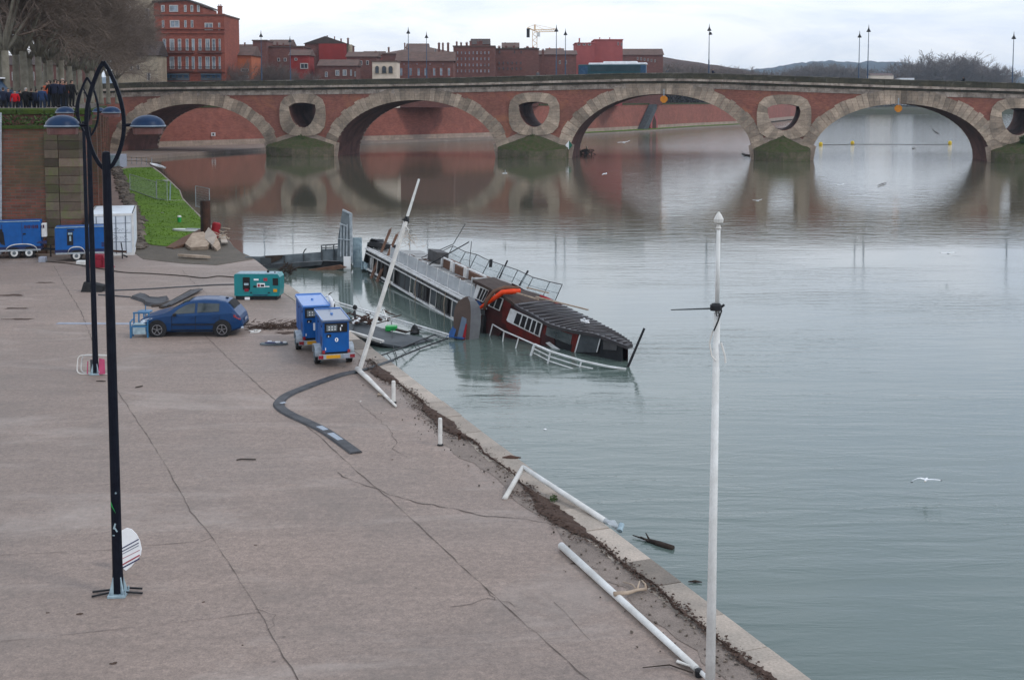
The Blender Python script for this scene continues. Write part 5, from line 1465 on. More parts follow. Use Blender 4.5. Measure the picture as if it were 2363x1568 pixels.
# ------------------------------------------------------------------ car
def lerp_prof(P, x):
    for a, b_ in zip(P[:-1], P[1:]):
        if x <= b_[0]: return a[1] + (b_[1] - a[1]) * (x - a[0]) / (b_[0] - a[0])
    return P[-1][1]
def make_car(label, loc, rz, bodym='car_blue', group=None):
    t = thing('hatchback_car', label, 'car', loc, rz, group)
    # x: 0 nose .. 4.2 tail
    top = [(0,.52),(.03,.62),(.12,.72),(.5,.84),(.95,.95),(1.15,1.0),(1.5,1.2),(1.85,1.38),(2.15,1.465),(2.6,1.50),(3.1,1.485),(3.5,1.42),(3.66,1.33),(3.85,1.12),(4.0,.92),(4.1,.80),(4.17,.62),(4.2,.5)]
    belt = [(0,.50),(.1,.66),(.5,.78),(.95,.87),(1.3,.90),(2.0,.92),(3.0,.96),(3.7,1.0),(3.85,.99),(4.0,.88),(4.1,.77),(4.2,.48)]
    hw = [(0,.55),(.05,.66),(.2,.78),(.5,.84),(1.0,.87),(2.2,.88),(3.3,.87),(3.8,.83),(4.05,.77),(4.17,.68),(4.2,.6)]
    bot = [(0,.30),(.1,.22),(.5,.19),(3.7,.20),(4.05,.28),(4.2,.36)]
    xs = [0,.03,.08,.15,.3,.5,.75,.95,1.1,1.2,1.35,1.5,1.7,1.85,2.0,2.15,2.4,2.6,2.85,3.1,3.3,3.5,3.6,3.7,3.8,3.9,4.0,4.08,4.14,4.18,4.2]
    def sec(x):
        w_, zb_, bl, tp = lerp_prof(hw, x), lerp_prof(bot, x), lerp_prof(belt, x), lerp_prof(top, x)
        bl = min(bl, tp - .015); gh = tp - bl
        wt = w_ - .05 - gh * .42
        mid = zb_ + (bl - zb_) * .55
        return [(0, zb_), (w_ * .86, zb_), (w_ * .97, zb_ + .08), (w_, mid), (w_ * .985, bl - .05), (w_ * .955, bl), (wt + .03, bl + gh * .80), (wt - .03, bl + gh * .93), (wt * .75, tp - .008), (0, tp + .012 * min(1, gh * 4))]
    nS = len(sec(1)); vs = []; fs = []
    for x in xs:
        s_ = sec(x)
        for (y, z) in s_: vs.append((x, -y, z))
        for (y, z) in s_: vs.append((x, y, z))
    st = 2 * nS
    for i in range(len(xs) - 1):
        for k in range(nS - 1):
            a = i * st + k; fs.append((a, a + st, a + st + 1, a + 1))
            a = i * st + nS + k; fs.append((a, a + 1, a + st + 1, a + st))
    e = len(xs) - 1
    for k in range(nS - 1):
        fs.append((k, k + 1, nS + k + 1, nS + k)); a = e * st; fs.append((a + k, a + nS + k, a + nS + k + 1, a + k + 1))
    mb = MB(); mb.add(vs, fs); build('body', mb, bodym, t, smooth=False, uv=False)
    def side(x, f_, s_, off=.012):   # f_: 0 belt .. 1 roof
        c_ = sec(x); b5, b6 = c_[5], c_[6]
        y = b5[0] + (b6[0] - b5[0]) * f_ ; z = b5[1] + (b6[1] - b5[1]) * f_
        return (x, s_ * (y + off), z + .004)
    for s_ in (-1, 1):
        for P in ([(1.42,.10),(2.30,.10),(2.30,.94),(2.08,.94),(1.9,.90),(1.62,.72)], [(2.40,.10),(3.28,.12),(3.28,.9),(2.40,.94)]):
            mb = MB(); q = [side(x, f_, s_) for x, f_ in P]
            if s_ > 0: q = q[::-1]
            mb.add(q, [tuple(range(len(q)))]); build('side_window', mb, 'car_glass', t, uv=False)
    # windscreen and rear window follow the top profile
    for (x0, x1, nm) in ((1.17, 2.05, 'windscreen'), (3.60, 3.86, 'rear_window')):
        mb = MB(); vs = []; K = 6
        for k in range(K + 1):
            x = x0 + (x1 - x0) * k / K; c_ = sec(x); y = c_[8][0] * 1.12; z = lerp_prof(top, x)
            nx = -.006 if nm == 'windscreen' else .01
            vs += [(x + nx, -y, z + .006), (x + nx, 0, z + .022), (x + nx, y, z + .006)]
        mb.add(vs, [(3*k+j, 3*k+3+j, 3*k+4+j, 3*k+1+j) for k in range(K) for j in (0, 1)]); build(nm, mb, 'car_glass' if nm == 'windscreen' else 'interior_dark', t, uv=False)
    for x in (.80, 3.40):
        for s_ in (-1, 1):
            mb = MB(); y = .86 * s_
            mb.tube([(x, y - .02 * s_, .335), (x, y + .022 * s_, .335)], .375, 20); build('wheel_arch', mb, 'black_rubber', t)
            mb = MB(); mb.tube([(x, y - .17 * s_, .305), (x, y + .0 * s_, .305), (x, y + .03 * s_, .305)], [.305, .305, .285], 22); wh = build('wheel', mb, 'black_rubber', t, smooth=False)
            mb = MB(); mb.tube([(x, y + .02 * s_, .305), (x, y + .038 * s_, .305)], .205, 20)
            build('rim', mb, 'interior_dark', wh)
            mb = MB()
            for k in range(5):
                a = 2 * PI * k / 5 + .3; mb.beam((x, y + .045 * s_, .305), (x + .19 * math.cos(a), y + .045 * s_, .305 + .19 * math.sin(a)), .02, .05, up=(0, 1, 0))
            mb.tube([(x + .2 * math.cos(2*PI*k/16), y + .045*s_, .305 + .2 * math.sin(2*PI*k/16)) for k in range(17)], .014, 6)
            build('spokes', mb, 'rim_metal', wh)
    for s_ in (-1, 1):
        def sd(x, z, o=.012):
            c_ = sec(x); pts = c_[2:6]
            for a, b_ in zip(pts[:-1], pts[1:]):
                if z <= b_[1]: break
            f_ = min(1, max(0, (z - a[1]) / max(1e-4, b_[1] - a[1]))); return (x, s_ * (a[0] + (b_[0] - a[0]) * f_ + o), z)
        mb = MB(); q = [sd(.06,.54), sd(.2,.56), sd(.5,.70), sd(.62,.775), sd(.45,.765), sd(.2,.70), sd(.08,.62)]
        mb.add(q if s_ < 0 else q[::-1], [tuple(range(7))]); build('headlight', mb, 'lamp_clear', t, uv=False)
        mb = MB(); q = [sd(3.86,.80), sd(4.06,.70), sd(4.12,.66), sd(4.12,.74), sd(4.02,.86), sd(3.86,.90)]
        mb.add(q if s_ < 0 else q[::-1], [tuple(range(6))]); build('tail_light', mb, 'lamp_red', t, uv=False)
        mb = MB(); mb.bbox((1.52, s_ * .97, .93), (.13, .16, .12), .03); build('wing_mirror', mb, 'black_paint', t)
        for x in (2.22, 3.12):
            mb = MB(); mb.box((x, s_ * .895, .80), (.18, .03, .03)); build('door_handle', mb, 'car_blue', t)
        mb = MB()
        for x in (1.38, 2.34, 3.30): mb.box((x, s_ * .884, .56), (.012, .012, .62))
        mb.box((2.34, s_ * .886, .30), (1.95, .02, .03)); mb.box((2.34, s_ * .892, .52), (1.9, .02, .045)); build('door_seams', mb, 'black_paint', t)
    mb = MB(); mb.box((4.19, 0, .42), (.05, 1.1, .08)); mb.box((.0, 0, .38), (.05, 1.1, .1)); build('bumper_trim', mb, 'black_paint', t)
    mb = MB(); mb.tube([(4.12, -.62, .34), (4.22, -.62, .34)], .045, 8); build('fog_light', mb, 'lamp_clear', t)
    mb = MB(); mb.box((4.205, 0, .62), (.012, .5, .11)); build('number_plate', mb, 'plate_grey', t)
    mb = MB(); mb.bbox((3.45, 0, 1.46), (.12, .08, .05), .01); build('aerial', mb, 'black_paint', t)
    return t
p = Q(331, 768.5)
make_car('dark blue five door hatchback parked sideways beside the green generator', (p.x + .0, p.y, QZ), R(1.5))

# ------------------------------------------------------------------ generators on trailers
def wheel(parent, x, y, r_, w_, rim='white_paint'):
    mb = MB(); s_ = 1
    mb.tube([(x, y - w_/2, r_), (x, y + w_/2, r_)], r_, 20); wh = build('wheel', mb, 'black_rubber', parent)
    mb = MB()
    for e in (-1, 1):
        mb.tube([(x, y + e * w_ * .5, r_), (x, y + e * (w_ * .5 + .015), r_)], r_ * .62, 18)
    build('rim', mb, rim, wh)
    mb = MB()
    for e in (-1, 1): mb.tube([(x, y + e * (w_ * .5 + .014), r_), (x, y + e * (w_ * .5 + .04), r_)], r_ * .3, 12)
    build('hub', mb, 'steel_grey', wh)
def fender(parent, x0, x1, y, z0, z1, w_, m='galv'):
    # arc mudguard along x
    mb = MB(); K = 12; vs = []; cx = (x0 + x1) / 2; a_ = (x1 - x0) / 2
    for k in range(K + 1):
        a = PI * k / K; sq = 1.6
        X = cx - a_ * (1 if math.cos(a) > 0 else -1) * abs(math.cos(a)) ** (2/2.6); Zz = z0 + (z1 - z0) * abs(math.sin(a)) ** (2/2.6)
        vs += [(X, y - w_/2, Zz), (X, y + w_/2, Zz), (X, y + w_/2, Zz + .045), (X, y - w_/2, Zz + .045)]
    fs = []
    for k in range(K):
        for j in range(4): fs.append((4*k+j, 4*k+4+j, 4*k+4+(j+1)%4, 4*k+(j+1)%4))
    fs.append((0,1,2,3)); fs.append((4*K+3,4*K+2,4*K+1,4*K))
    mb.add(vs, fs); build('mudguard', mb, m, parent)
# end-on generators: local x = backwards from the rear face, y = across
def gen_endon(label, loc, yaw, W_, Hh, L_, z0, roofm, front):
    t = thing('trailer_generator', label, 'generator', loc, yaw, 'blue generators on trailers seen from behind')
    mb = MB(); mb.bbox((L_ / 2, 0, z0 + Hh / 2), (L_, W_, Hh), .03); build('canopy', mb, 'gen_blue', t)
    mb = MB(); mb.bbox((L_ / 2, 0, z0 + Hh + .03), (L_ + .10, W_ + .08, .07), .02); r_ = build('roof', mb, roofm, t)
    mb = MB()
    for s_ in (-1, 1): mb.beam((-.03, s_ * (W_/2 + .02), z0 + Hh + .075), (L_ + .03, s_ * (W_/2 + .02), z0 + Hh + .075), .03, .03)
    mb.beam((L_ + .03, -W_/2, z0 + Hh + .08), (L_ + .03, W_/2, z0 + Hh + .08), .03, .05)
    mb.tube([(L_ * .5, 0, z0 + Hh + .06), (L_ * .5, 0, z0 + Hh + .12)], .05, 8); build('roof_rim', mb, 'gen_blue_roof', r_)
    # control recess
    mb = MB(); mb.box((-.012, 0, z0 + Hh * .80), (.03, W_ * .86, Hh * .30)); cp = build('control_panel', mb, 'interior_dark', t)
    mb = MB(); mb.box((-.035, W_ * .16, z0 + Hh * .795), (.02, W_ * .40, Hh * .2)); build('instrument_plate', mb, 'steel_grey', cp)
    mb = MB()
    for i in range(3):
        for j in range(2): mb.box((-.05, W_ * (.04 + .11 * i), z0 + Hh * (.75 + .08 * j)), (.012, W_ * .05, Hh * .04))
    build('gauges', mb, 'white_paint', cp)
    mb = MB(); mb.tube([(-.03, -W_ * .22, z0 + Hh * .86), (-.05, -W_ * .22, z0 + Hh * .86)], .03, 8); mb.box((-.035, -W_ * .17, z0 + Hh * .755), (.02, .035, .12)); build('warning_tag', mb, 'marking_white', cp)
    mb = MB(); mb.bbox((-.015, W_ * .27, z0 + Hh * .545), (.03, W_ * .17, Hh * .09), .01); lt = build('latch', mb, 'black_paint', t)
    mb = MB(); mb.box((-.04, W_ * .29, z0 + Hh * .525), (.02, .035, .035)); build('keyhole', mb, 'marking_white', lt)
    # numeral zero and small bars
    mb = MB(); K = 20
    for k in range(K):
        a0, a1 = 2 * PI * k / K, 2 * PI * (k + 1) / K
        def pt(a, r1, r2): return (-.008, -W_ * .02 + r1 * math.cos(a), z0 + Hh * .40 + r2 * math.sin(a))
        mb.add([pt(a0, .062, .075), pt(a1, .062, .075), pt(a1, .022, .048), pt(a0, .022, .048)], [(0,1,2,3)])
    if front: build('number_marking', mb, 'marking_white', t, uv=False)
    mb = MB(); mb.box((-.006, W_ * .40, z0 + Hh * .11), (.012, .025, .1)); build('bar_marking', mb, 'marking_white', t)
    if not front:
        mb = MB(); mb.box((-.008, W_ * .06, z0 + Hh * .36), (.015, .12, .28)); build('white_label', mb, 'marking_white', t)
    # side door seams, left side seen obliquely
    mb = MB()
    for x in (L_ * .33, L_ * .66): mb.box((x, W_/2 + .001, z0 + Hh * .5), (.012, .008, Hh * .86))
    for x in (L_ * .12, L_ * .55): mb.box((x, W_/2 + .01, z0 + Hh * .82), (.1, .03, .07))
    mb.box((L_ * .2, W_/2 + .004, z0 + Hh * .3), (.3, .01, .35)); build('door_seams', mb, 'navy_paint', t)
    # chassis
    mb = MB(); mb.box((L_ / 2, 0, z0 - .10), (L_ - .1, W_ * .88, .2)); mb.beam((L_, 0, z0 - .14), (L_ + 1.3, 0, z0 - .2), .08, .1)
    mb.beam((L_, .3, z0 - .14), (L_ + .9, 0, z0 - .18), .06, .08); mb.beam((L_, -.3, z0 - .14), (L_ + .9, 0, z0 - .18), .06, .08); build('chassis', mb, 'black_paint', t)
    mb = MB(); mb.box((-.01, 0, z0 - .10), (.02, .42, .02)); build('step_bar', mb, 'galv', t)
    for s_ in (-1, 1):
        wheel(t, .85, s_ * (W_ / 2 + .11), .30, .19, 'steel_grey')
        fender(t, .40, 1.30, s_ * (W_ / 2 + .12), .34, .68, .24)
    # light bar
    mb = MB(); mb.box((-.10, 0, .42), (.05, W_ + .38, .17)); lb = build('light_bar', mb, 'galv', t)
    for (y, w_, m, nm) in ((W_/2 + .09, .17, 'lamp_red', 'tail_light'), (-W_/2 - .09, .17, 'lamp_red', 'tail_light'), (.12, .50, 'plate_yellow', 'number_plate'), (-.33, .20, 'plate_grey', 'grey_plate')):
        mb = MB(); mb.box((-.135, y, .42), (.03, w_, .12)); build(nm, mb, m, lb)
    mb = MB(); mb.box((-.02, W_/2 - .02, .58), (.05, .1, .12)); mb.box((-.02, -W_/2 + .02, .58), (.05, .1, .12)); build('red_bracket', mb, 'lamp_red', t)
    return t
# positions: the rear face centre on the ground
f1a, f1b = G(744, 742, 2.25), G(806, 742, 2.25)
c1 = (f1a + f1b) / 2; c1.z = QZ
gy = math.atan2(2.75, -.78)
gen_endon('nearest blue generator trailer with white zero on its back and yellow plate', c1, gy, .94, 1.10, 2.35, .56, 'gen_grey_roof', True)
c2 = (G(699, 708, 2.35) + G(760, 708, 2.35)) / 2; c2.z = QZ
gen_endon('blue generator trailer with light blue roof tucked behind the nearest one', c2, gy, .98, 1.18, 2.6, .58, 'gen_blue_roof', False)

# side-on generator trailers at far left
def gen_side(label, u0, u1, v, L0, mk, wheels, single):
    a, b_ = Q(u0, v + 2), Q(u1, v + 2); L_ = (b_ - a).length * .93
    t = thing('trailer_generator', label, 'generator', (a.x, a.y, QZ), R(17), 'blue generators parked against the quay wall')
    z0 = .72; Hh = L0; W_ = 1.5
    mb = MB(); mb.bbox((L_/2, W_/2, z0 + Hh/2), (L_, W_, Hh), .06); build('canopy', mb, 'gen_blue', t)
    mb = MB(); mb.box((L_/2, .0, z0 + Hh + .01), (L_ * .98, .05, .04)); build('roof_rim', mb, 'pale_bluegrey', t)
    mb = MB(); mb.box((L_/2, W_/2, z0 - .13), (L_ + .05, W_ * .9, .25)); mb.box((L_/2, .1, z0 - .02), (L_, .12, .08)); build('chassis', mb, 'navy_paint', t)
    mb = MB(); mb.box((L_ * .5, -.02, z0 - .22), (L_ * .98, .04, .10)); build('side_rail', mb, 'galv', t)
    for wx in wheels:
        for yy in (.08, W_ - .08): wheel(t, wx, yy, .34, .2)
    fender(t, min(wheels) - .48, max(wheels) + .48, .04, .36, .86, .26, 'white_dirty')
    return t, L_, z0, Hh
t, L_, z0, Hh = gen_side('larger blue generator trailer cut by the left edge with a white end box', -60, 97, 598, 1.52, 1, (2.25, 3.08), False)
mb = MB()
for i, w_ in enumerate((.10,.08,.11,.05,.10,.09,.12,.05,.11)): mb.box((2.9 + i * .115 + (.12 if i > 6 else 0), -.008, z0 + Hh * .78), (w_ * .8, .015, .16 if i % 2 else .2))
build('faded_lettering', mb, 'text_maroon', t)
mb = MB(); mb.box((2.72, -.008, z0 + Hh * .5), (.02, .015, Hh * .9)); mb.box((1.6, -.008, z0 + Hh * .5), (.04, .015, Hh * .8)); build('door_seams', mb, 'navy_paint', t)
mb = MB(); mb.box((2.85, -.01, z0 + Hh * .5), (.16, .03, .09)); build('latch', mb, 'black_paint', t)
mb = MB(); mb.box((1.35, -.012, z0 + Hh * .45), (.55, .02, .8)); mb.prism([(1.5,-.02,z0+.2),(1.75,-.02,z0+.1),(1.68,-.02,z0+.9),(1.55,-.02,z0+1.0)], (0,0,0), (0,.02,0)); build('open_hatch', mb, 'interior_dark', t)
mb = MB(); mb.prism([(3.5,-.02,z0+.2),(4.1,-.02,z0+.12),(4.1,-.02,z0+.32),(3.7,-.02,z0+.3)], (0,0,0), (0,.02,0)); build('vent', mb, 'navy_paint', t)
mb = MB(); mb.bbox((L_ + .17, .4, z0 + Hh * .62), (.30, .6, .80), .02); build('end_box', mb, 'white_paint', t)
mb = MB(); mb.beam((L_, .5, .5), (L_ + .9, .5, .42), .1, .12); mb.tube([(L_ + .5, .4, 0), (L_ + .5, .4, .7)], .04, 8); build('drawbar', mb, 'black_paint', t)
t, L_, z0, Hh = gen_side('smaller blue generator trailer behind the lamp posts beside the container', 128, 246, 603, 1.32, 1, (1.18,), True)
mb = MB(); mb.box((.85, -.012, z0 + Hh * .5), (.34, .02, .8)); mb.box((.9, -.02, z0 + Hh * .88), (.4, .03, .08)); build('access_hatch', mb, 'interior_dark', t)
mb = MB(); mb.box((.86, -.03, z0 + Hh * .72), (.24, .02, .12)); mb.box((.86, -.03, z0 + Hh * .5), (.1, .02, .3)); build('hose_reel', mb, 'pale_bluegrey', t)
mb = MB(); mb.box((1.75, -.008, z0 + Hh * .5), (.02, .015, Hh * .9)); mb.box((2.85, -.01, z0 + .25), (.5, .02, .28)); build('vent', mb, 'navy_paint', t)
mb = MB(); mb.beam((L_, .6, .52), (L_ + 1.2, .5, .42), .1, .12); mb.beam((L_ + .1, .1, .6), (L_ + .45, .3, .5), .1, .1); build('drawbar', mb, 'rust', t)
mb = MB(); mb.tube([(L_ + .95, .4, .02), (L_ + .95, .4, .6), (L_ + .9, .4, 1.0)], .035, 8); mb.tube([(L_ + 1.0, .35, .25), (L_ + 1.25, .3, .12)], .05, 8); build('jockey_wheel', mb, 'black_paint', t)
p = Q(206, 618)
t = thing('red_crates', 'red plastic crates stacked under the smaller blue trailer', 'crates', p)
mb = MB(); mb.bbox((.35, .3, .22), (.75, .6, .42), .03); build('crate', mb, 'red_plastic', t)
mb = MB(); mb.bbox((.40, .3, .60), (.72, .55, .3), .03); build('crate', mb, 'red_plastic', t)
mb = MB(); mb.prism([(.75,0,0),(1.35,0,0),(1.2,0,.2),(.95,0,.35),(.78,0,.75)], (0,0,0), (0,.4,0)); build('torn_cover', mb, 'red_plastic', t)
p = Q(188, 610); mb = MB(); mb.bbox((0, 0, .12), (.5, .4, .22), .02); o = build('white_box', mb, 'white_paint'); o.location = p; setp(o, 'small white box on the ground beside the red crates', 'box')
p = Q(99, 604); mb = MB(); mb.bbox((0, 0, .16), (.38, .4, .3), .02); o = build('wheel_chock', mb, 'plate_grey'); o.location = p; setp(o, 'grey block behind the wheels of the larger blue trailer', 'block')

# shipping container
a, b_ = Q(212, 590), Q(309, 590)
CW = b_.x - a.x
t = thing('shipping_container', 'white shipping container with double doors beside the grass', 'container', (a.x, a.y - .3, QZ), R(15.5))
CH, CLn = 2.55, 6.06
mb = MB(); mb.box((CW/2, CLn/2, CH/2 + .08), (CW - .06, CLn - .06, CH - .1))
for i in range(22): mb.box((CW - .035, .4 + i * .25, CH/2), (.05, .12, CH - .3)); mb.box((CW/2, .35 + i * .25, CH + .035), (CW - .3, .12, .03))
build('body', mb, 'cont_white', t)
mb = MB()
for x in (.06, CW - .06):
    for y in (.06, CLn - .06): mb.box((x, y, CH/2), (.13, .13, CH))
for y in (.03, CLn - .03): mb.box((CW/2, y, CH - .04), (CW, .14, .14)); mb.box((CW/2, y, .08), (CW, .14, .16))
for x in (.04, CW - .04): mb.box((x, CLn/2, CH - .02), (.1, CLn, .1)); mb.box((x, CLn/2, .08), (.1, CLn, .16))
build('frame', mb, 'white_paint', t)
for k in (0, 1):
    mb = MB(); mb.box((CW * (.28 + .44 * k), .005, CH/2 + .02), (CW * .42, .05, CH - .34)); d_ = build('door', mb, 'cont_white', t)
    mb = MB()
    for x in (CW * (.16 + .44 * k), CW * (.38 + .44 * k)): mb.tube([(x, -.05, .12), (x, -.05, CH - .12)], .022, 6)
    build('lock_bar', mb, 'seam_grey', d_)
    mb = MB()
    for z in (CH * .78, CH * .55, CH * .33): mb.box((CW * (.28 + .44 * k), -.025, z), (CW * .42, .012, .03))
    build('panel_seams', mb, 'seam_grey', d_)
    mb = MB(); rr = random.Random(3 + k)
    for i in range(26):
        x = CW * (.1 + .44 * k) + rr.uniform(0, CW * .36); z = CH * rr.choice((.62, .42, .45)) + rr.uniform(-.1, .14)
        mb.box((x, -.024, z), (rr.uniform(.03, .16), .008, .022), (0, rr.uniform(-1.2, 1.2), 0))
    if k: build('graffiti', mb, 'seam_grey', d_)

# teal generator on skids
b_ = Q(541, 692); s_ = 2.16
t = thing('skid_generator', 'green teal generator on black skids at the water edge', 'generator', (b_.x, b_.y, QZ), R(-1.5))
mb = MB(); mb.prism([(0,0,.2),(2.16,0,.2),(2.2,0,.5),(2.2,0,1.1),(2.1,0,1.25),(.05,0,1.25),(0,0,1.2)], (0,0,0), (0,.95,0)); build('canopy', mb, 'gen_teal', t)
mb = MB(); mb.box((1.05, .45, 1.262), (1.9, .8, .03)); build('roof', mb, 'pale_bluegrey', t)
mb = MB(); mb.box((1.05, .45, .1), (2.0, .8, .2)); build('skid', mb, 'black_paint', t)
def fp(name, x0, x1, z0, z1, m, y=-.012, d=.02):
    mb = MB(); mb.bbox(((x0+x1)/2, y, (z0+z1)/2), (x1-x0, d, z1-z0), .004); return build(name, mb, m, t)
c_ = fp('control_window', .42, .76, .5, 1.1, 'interior_dark'); fp('red_handle', .5, .7, .42, .56, 'red_plastic', -.03); fp('gauge_strip', .48, .7, .72, .82, 'pale_bluegrey', -.03)
fp('side_vent', 1.86, 2.12, .72, 1.06, 'interior_dark'); fp('round_sticker', 1.42, 1.60, .93, 1.07, 'red_stripe'); fp('white_label', .95, 1.18, .95, 1.03, 'marking_white')
fp('picture_sticker', 1.1, 1.48, .62, .82, 'marking_white'); fp('sticker_mark', 1.14, 1.24, .65, .78, 'red_stripe', -.026); fp('sticker_mark', 1.28, 1.45, .66, .76, 'black_paint', -.026)
fp('white_stripe', 1.44, 1.7, .64, .68, 'marking_white', -.02); fp('handle', .92, 1.08, .62, .70, 'black_paint'); fp('hinge', .76, .86, .34, .39, 'black_paint'); fp('hinge', 1.62, 1.72, .34, .39, 'black_paint')
fp('base_label', .5, .74, .02, .14, 'marking_white', -.0, .04); fp('door_lip', .9, 1.6, .24, .27, 'navy_paint'); fp('yellow_sticker', 1.88, 2.06, .4, .54, 'plate_yellow')
mb = MB(); mb.lathe([(.06,1.26),(.06,1.36),(.03,1.4)], 10, (1.55,.4,0)); mb.lathe([(.04,1.26),(.04,1.33)], 8, (1.9,.3,0)); build('exhaust_cap', mb, 'black_paint', t)

# hoses and strips on the pavement
def ribbon(name, label, px, w_, m, cat='hose', h=.03, dz=.012, sub=8, widths=None, flat=True):
    P = [Q(*p) for p in px]; out = []
    for i in range(len(P) - 1):     # catmull-rom
        p0, p1, p2, p3 = P[max(i-1,0)], P[i], P[i+1], P[min(i+2, len(P)-1)]
        for k in range(sub):
            t_ = k / sub; out.append(.5 * ((2*p1) + (-p0+p2)*t_ + (2*p0-5*p1+4*p2-p3)*t_*t_ + (-p0+3*p1-3*p2+p3)*t_**3))
    out.append(P[-1]); n = len(out); vs = []
    for i, p in enumerate(out):
        d = (out[min(i+1,n-1)] - out[max(i-1,0)]).normalized(); s_ = Vector((-d.y, d.x, 0))
        ww = (widths(i / (n-1)) if widths else 1) * w_ / 2
        z = QZ + dz
        vs += [(p.x + s_.x*ww, p.y + s_.y*ww, z), (p.x + s_.x*ww*.8, p.y + s_.y*ww*.8, z + h), (p.x - s_.x*ww*.8, p.y - s_.y*ww*.8, z + h), (p.x - s_.x*ww, p.y - s_.y*ww, z)]
    fs = [(4*i+j, 4*i+j+1, 4*i+5+j, 4*i+4+j) for i in range(n-1) for j in range(3)] + [(0,3,2,1), (4*n-4,4*n-3,4*n-2,4*n-1)]
    mb = MB(); mb.add(vs, fs); o = build(name, mb, m, uv=False); setp(o, label, cat); return o
hs = ribbon('flat_hose', 'wide flat black hose curving across the pavement below the generators', [(822,859),(790,865),(742,881),(697,898),(666,911),(647,925),(645,939),(668,956),(711,976),(746,993),(772,1010),(796,1027),(822,1046)], .36, 'hose_black', h=.045)
mb = MB()
for (px,) in (([(736,987),(752,996)],), ([(762,1003),(786,1019)],), ([(650,932),(656,934)],)):
    P = [Q(*p) for p in px]; d = (P[1]-P[0]).normalized(); s2 = Vector((-d.y, d.x, 0)) * .1
    mb.add([P[0]+s2+Vector((0,0,.062)), P[0]-s2+Vector((0,0,.062)), P[1]-s2*.9+Vector((0,0,.062)), P[1]+s2*.9+Vector((0,0,.062))], [(0,1,2,3)])
o = build('wet_patch', mb, 'hose_wet', hs, uv=False)
ribbon('flat_hose', 'grey flat hose running from the fallen pole to the quay edge', [(815,862),(850,852),(880,842),(905,833)], .18, 'steel_dark', h=.05)
ribbon('black_strip', 'long thin black strip leading from the far lamp foot to the green generator', [(228,672),(330,668),(430,662),(500,658),(541,657)], .16, 'hose_black', h=.04)
ribbon('black_strip', 'short black strip from the far lamp foot towards the dark debris', [(228,681),(262,683),(300,686)], .14, 'hose_black', h=.04)
ribbon('brown_cable', 'thin brown cable snaking along the ground beside the blue trailers', [(95,603),(160,609),(215,618),(285,629),(345,632),(420,637),(470,642),(505,638),(545,641)], .07, 'wood_dark', h=.04)
ribbon('curved_scrape', 'short curved dark cable end on the pavement right of the car', [(690,1062),(720,1059),(765,1061)][0:0] or [(546,1062),(560,1060),(590,1061)], .04, 'wood_dark', h=.02)
# dark torn sheets behind the car
t = thing('torn_sheet', 'torn dark roofing sheet lying on the ground in front of the car', 'debris sheet', Q(360, 700))
mb = MB(); rr = random.Random(5)
def lump(px, zt, m, nm, par):
    P = [Q(*p) for p in px]; c_ = sum(P, Vector()) / len(P); mb = MB()
    vs = [p for p in P] + [p + (c_ - p) * .12 + Vector((0, 0, zt * rr.uniform(.5, 1.2))) for p in P] + [c_ + Vector((0, 0, zt * .8))]
    n = len(P); fs = [(i, (i+1) % n, n + (i+1) % n, n + i) for i in range(n)] + [(n + i, n + (i+1) % n, 2*n) for i in range(n)]
    mb.add(vs, fs); return build(nm, mb, m, par, world=True, uv=False)
lump([(300,688),(320,681),(333,684),(345,692),(372,693),(390,690),(386,701),(360,707),(335,706),(330,698)], .16, 'hose_black', 'sheet', t)
lump([(344,702),(372,700),(395,696),(388,706),(350,709)], .1, 'wood_dark', 'sheet', t)
t = thing('slatted_panel', 'dark slatted panel lying diagonally behind the car bonnet', 'panel', Q(400, 712))
for i in range(4):
    a, c_ = Q(372 + i * 6, 712 - i * 1.5), Q(445 + i * 6, 674 - i * .6)
    mb = MB(); mb.beam(a + Vector((0,0,.06 + .02 * (i % 2))), c_ + Vector((0,0,.12)), .22, .05); build('slat', mb, 'hose_black' if i % 2 else 'wood_dark', t, world=True)
# kayak shaped bag and litter near the generators
p = Q(632, 795)
t = thing('inflatable_mat', 'flattened dark blue and white inflatable left of the generators', 'inflatable', p, R(2))
mb = MB(); K = 24; mb.prism([(.55 * math.cos(2*PI*k/K) * (1.0), .2 * math.sin(2*PI*k/K), 0) for k in range(K)], (0,0,.01), (0,0,.07)); build('hull', mb, 'steel_grey', t)
mb = MB(); mb.prism([(-.35 + .72 * f_, .12 * math.sin(PI * f_ * 1.0) * (1 if j else -1), 0) for j in (0, 1) for f_ in ([k/8 for k in range(9)] if j == 0 else [k/8 for k in range(7, 0, -1)])], (0,0,.07), (0,0,.11)); build('inner', mb, 'navy_paint', t)
mb = MB(); mb.bbox((-.18, .08, .12), (.16, .07, .05), .01); mb.bbox((.16, -.07, .12), (.2, .08, .05), .01); mb.bbox((.42, .02, .1), (.14, .06, .05), .01); build('white_strap', mb, 'marking_white', t)
def rag(name, u, v, s_, m, label, seed, cat='litter'):
    mb = MB(); mb.blob((0, 0, s_ * .15), (s_, s_ * .7, s_ * .3), seed, .9, 9, 5); o = build(name, mb, m); o.location = Q(u, v); setp(o, label, cat); return o
rag('crumpled_bag', 588, 766, .22, 'white_dirty', 'crumpled white bag on the pavement right of the car', 1, 'bag')
rag('crumpled_bag', 717, 857, .13, 'pale_bluegrey', 'small crumpled pale bag beside the wheel of the rear generator', 4, 'bag').location = Q(717, 862) + Vector((0, 1.9, 0))
rag('scrap_paper', 832, 926, .03, 'white_dirty', 'tiny white scrap on the bare pavement', 5)
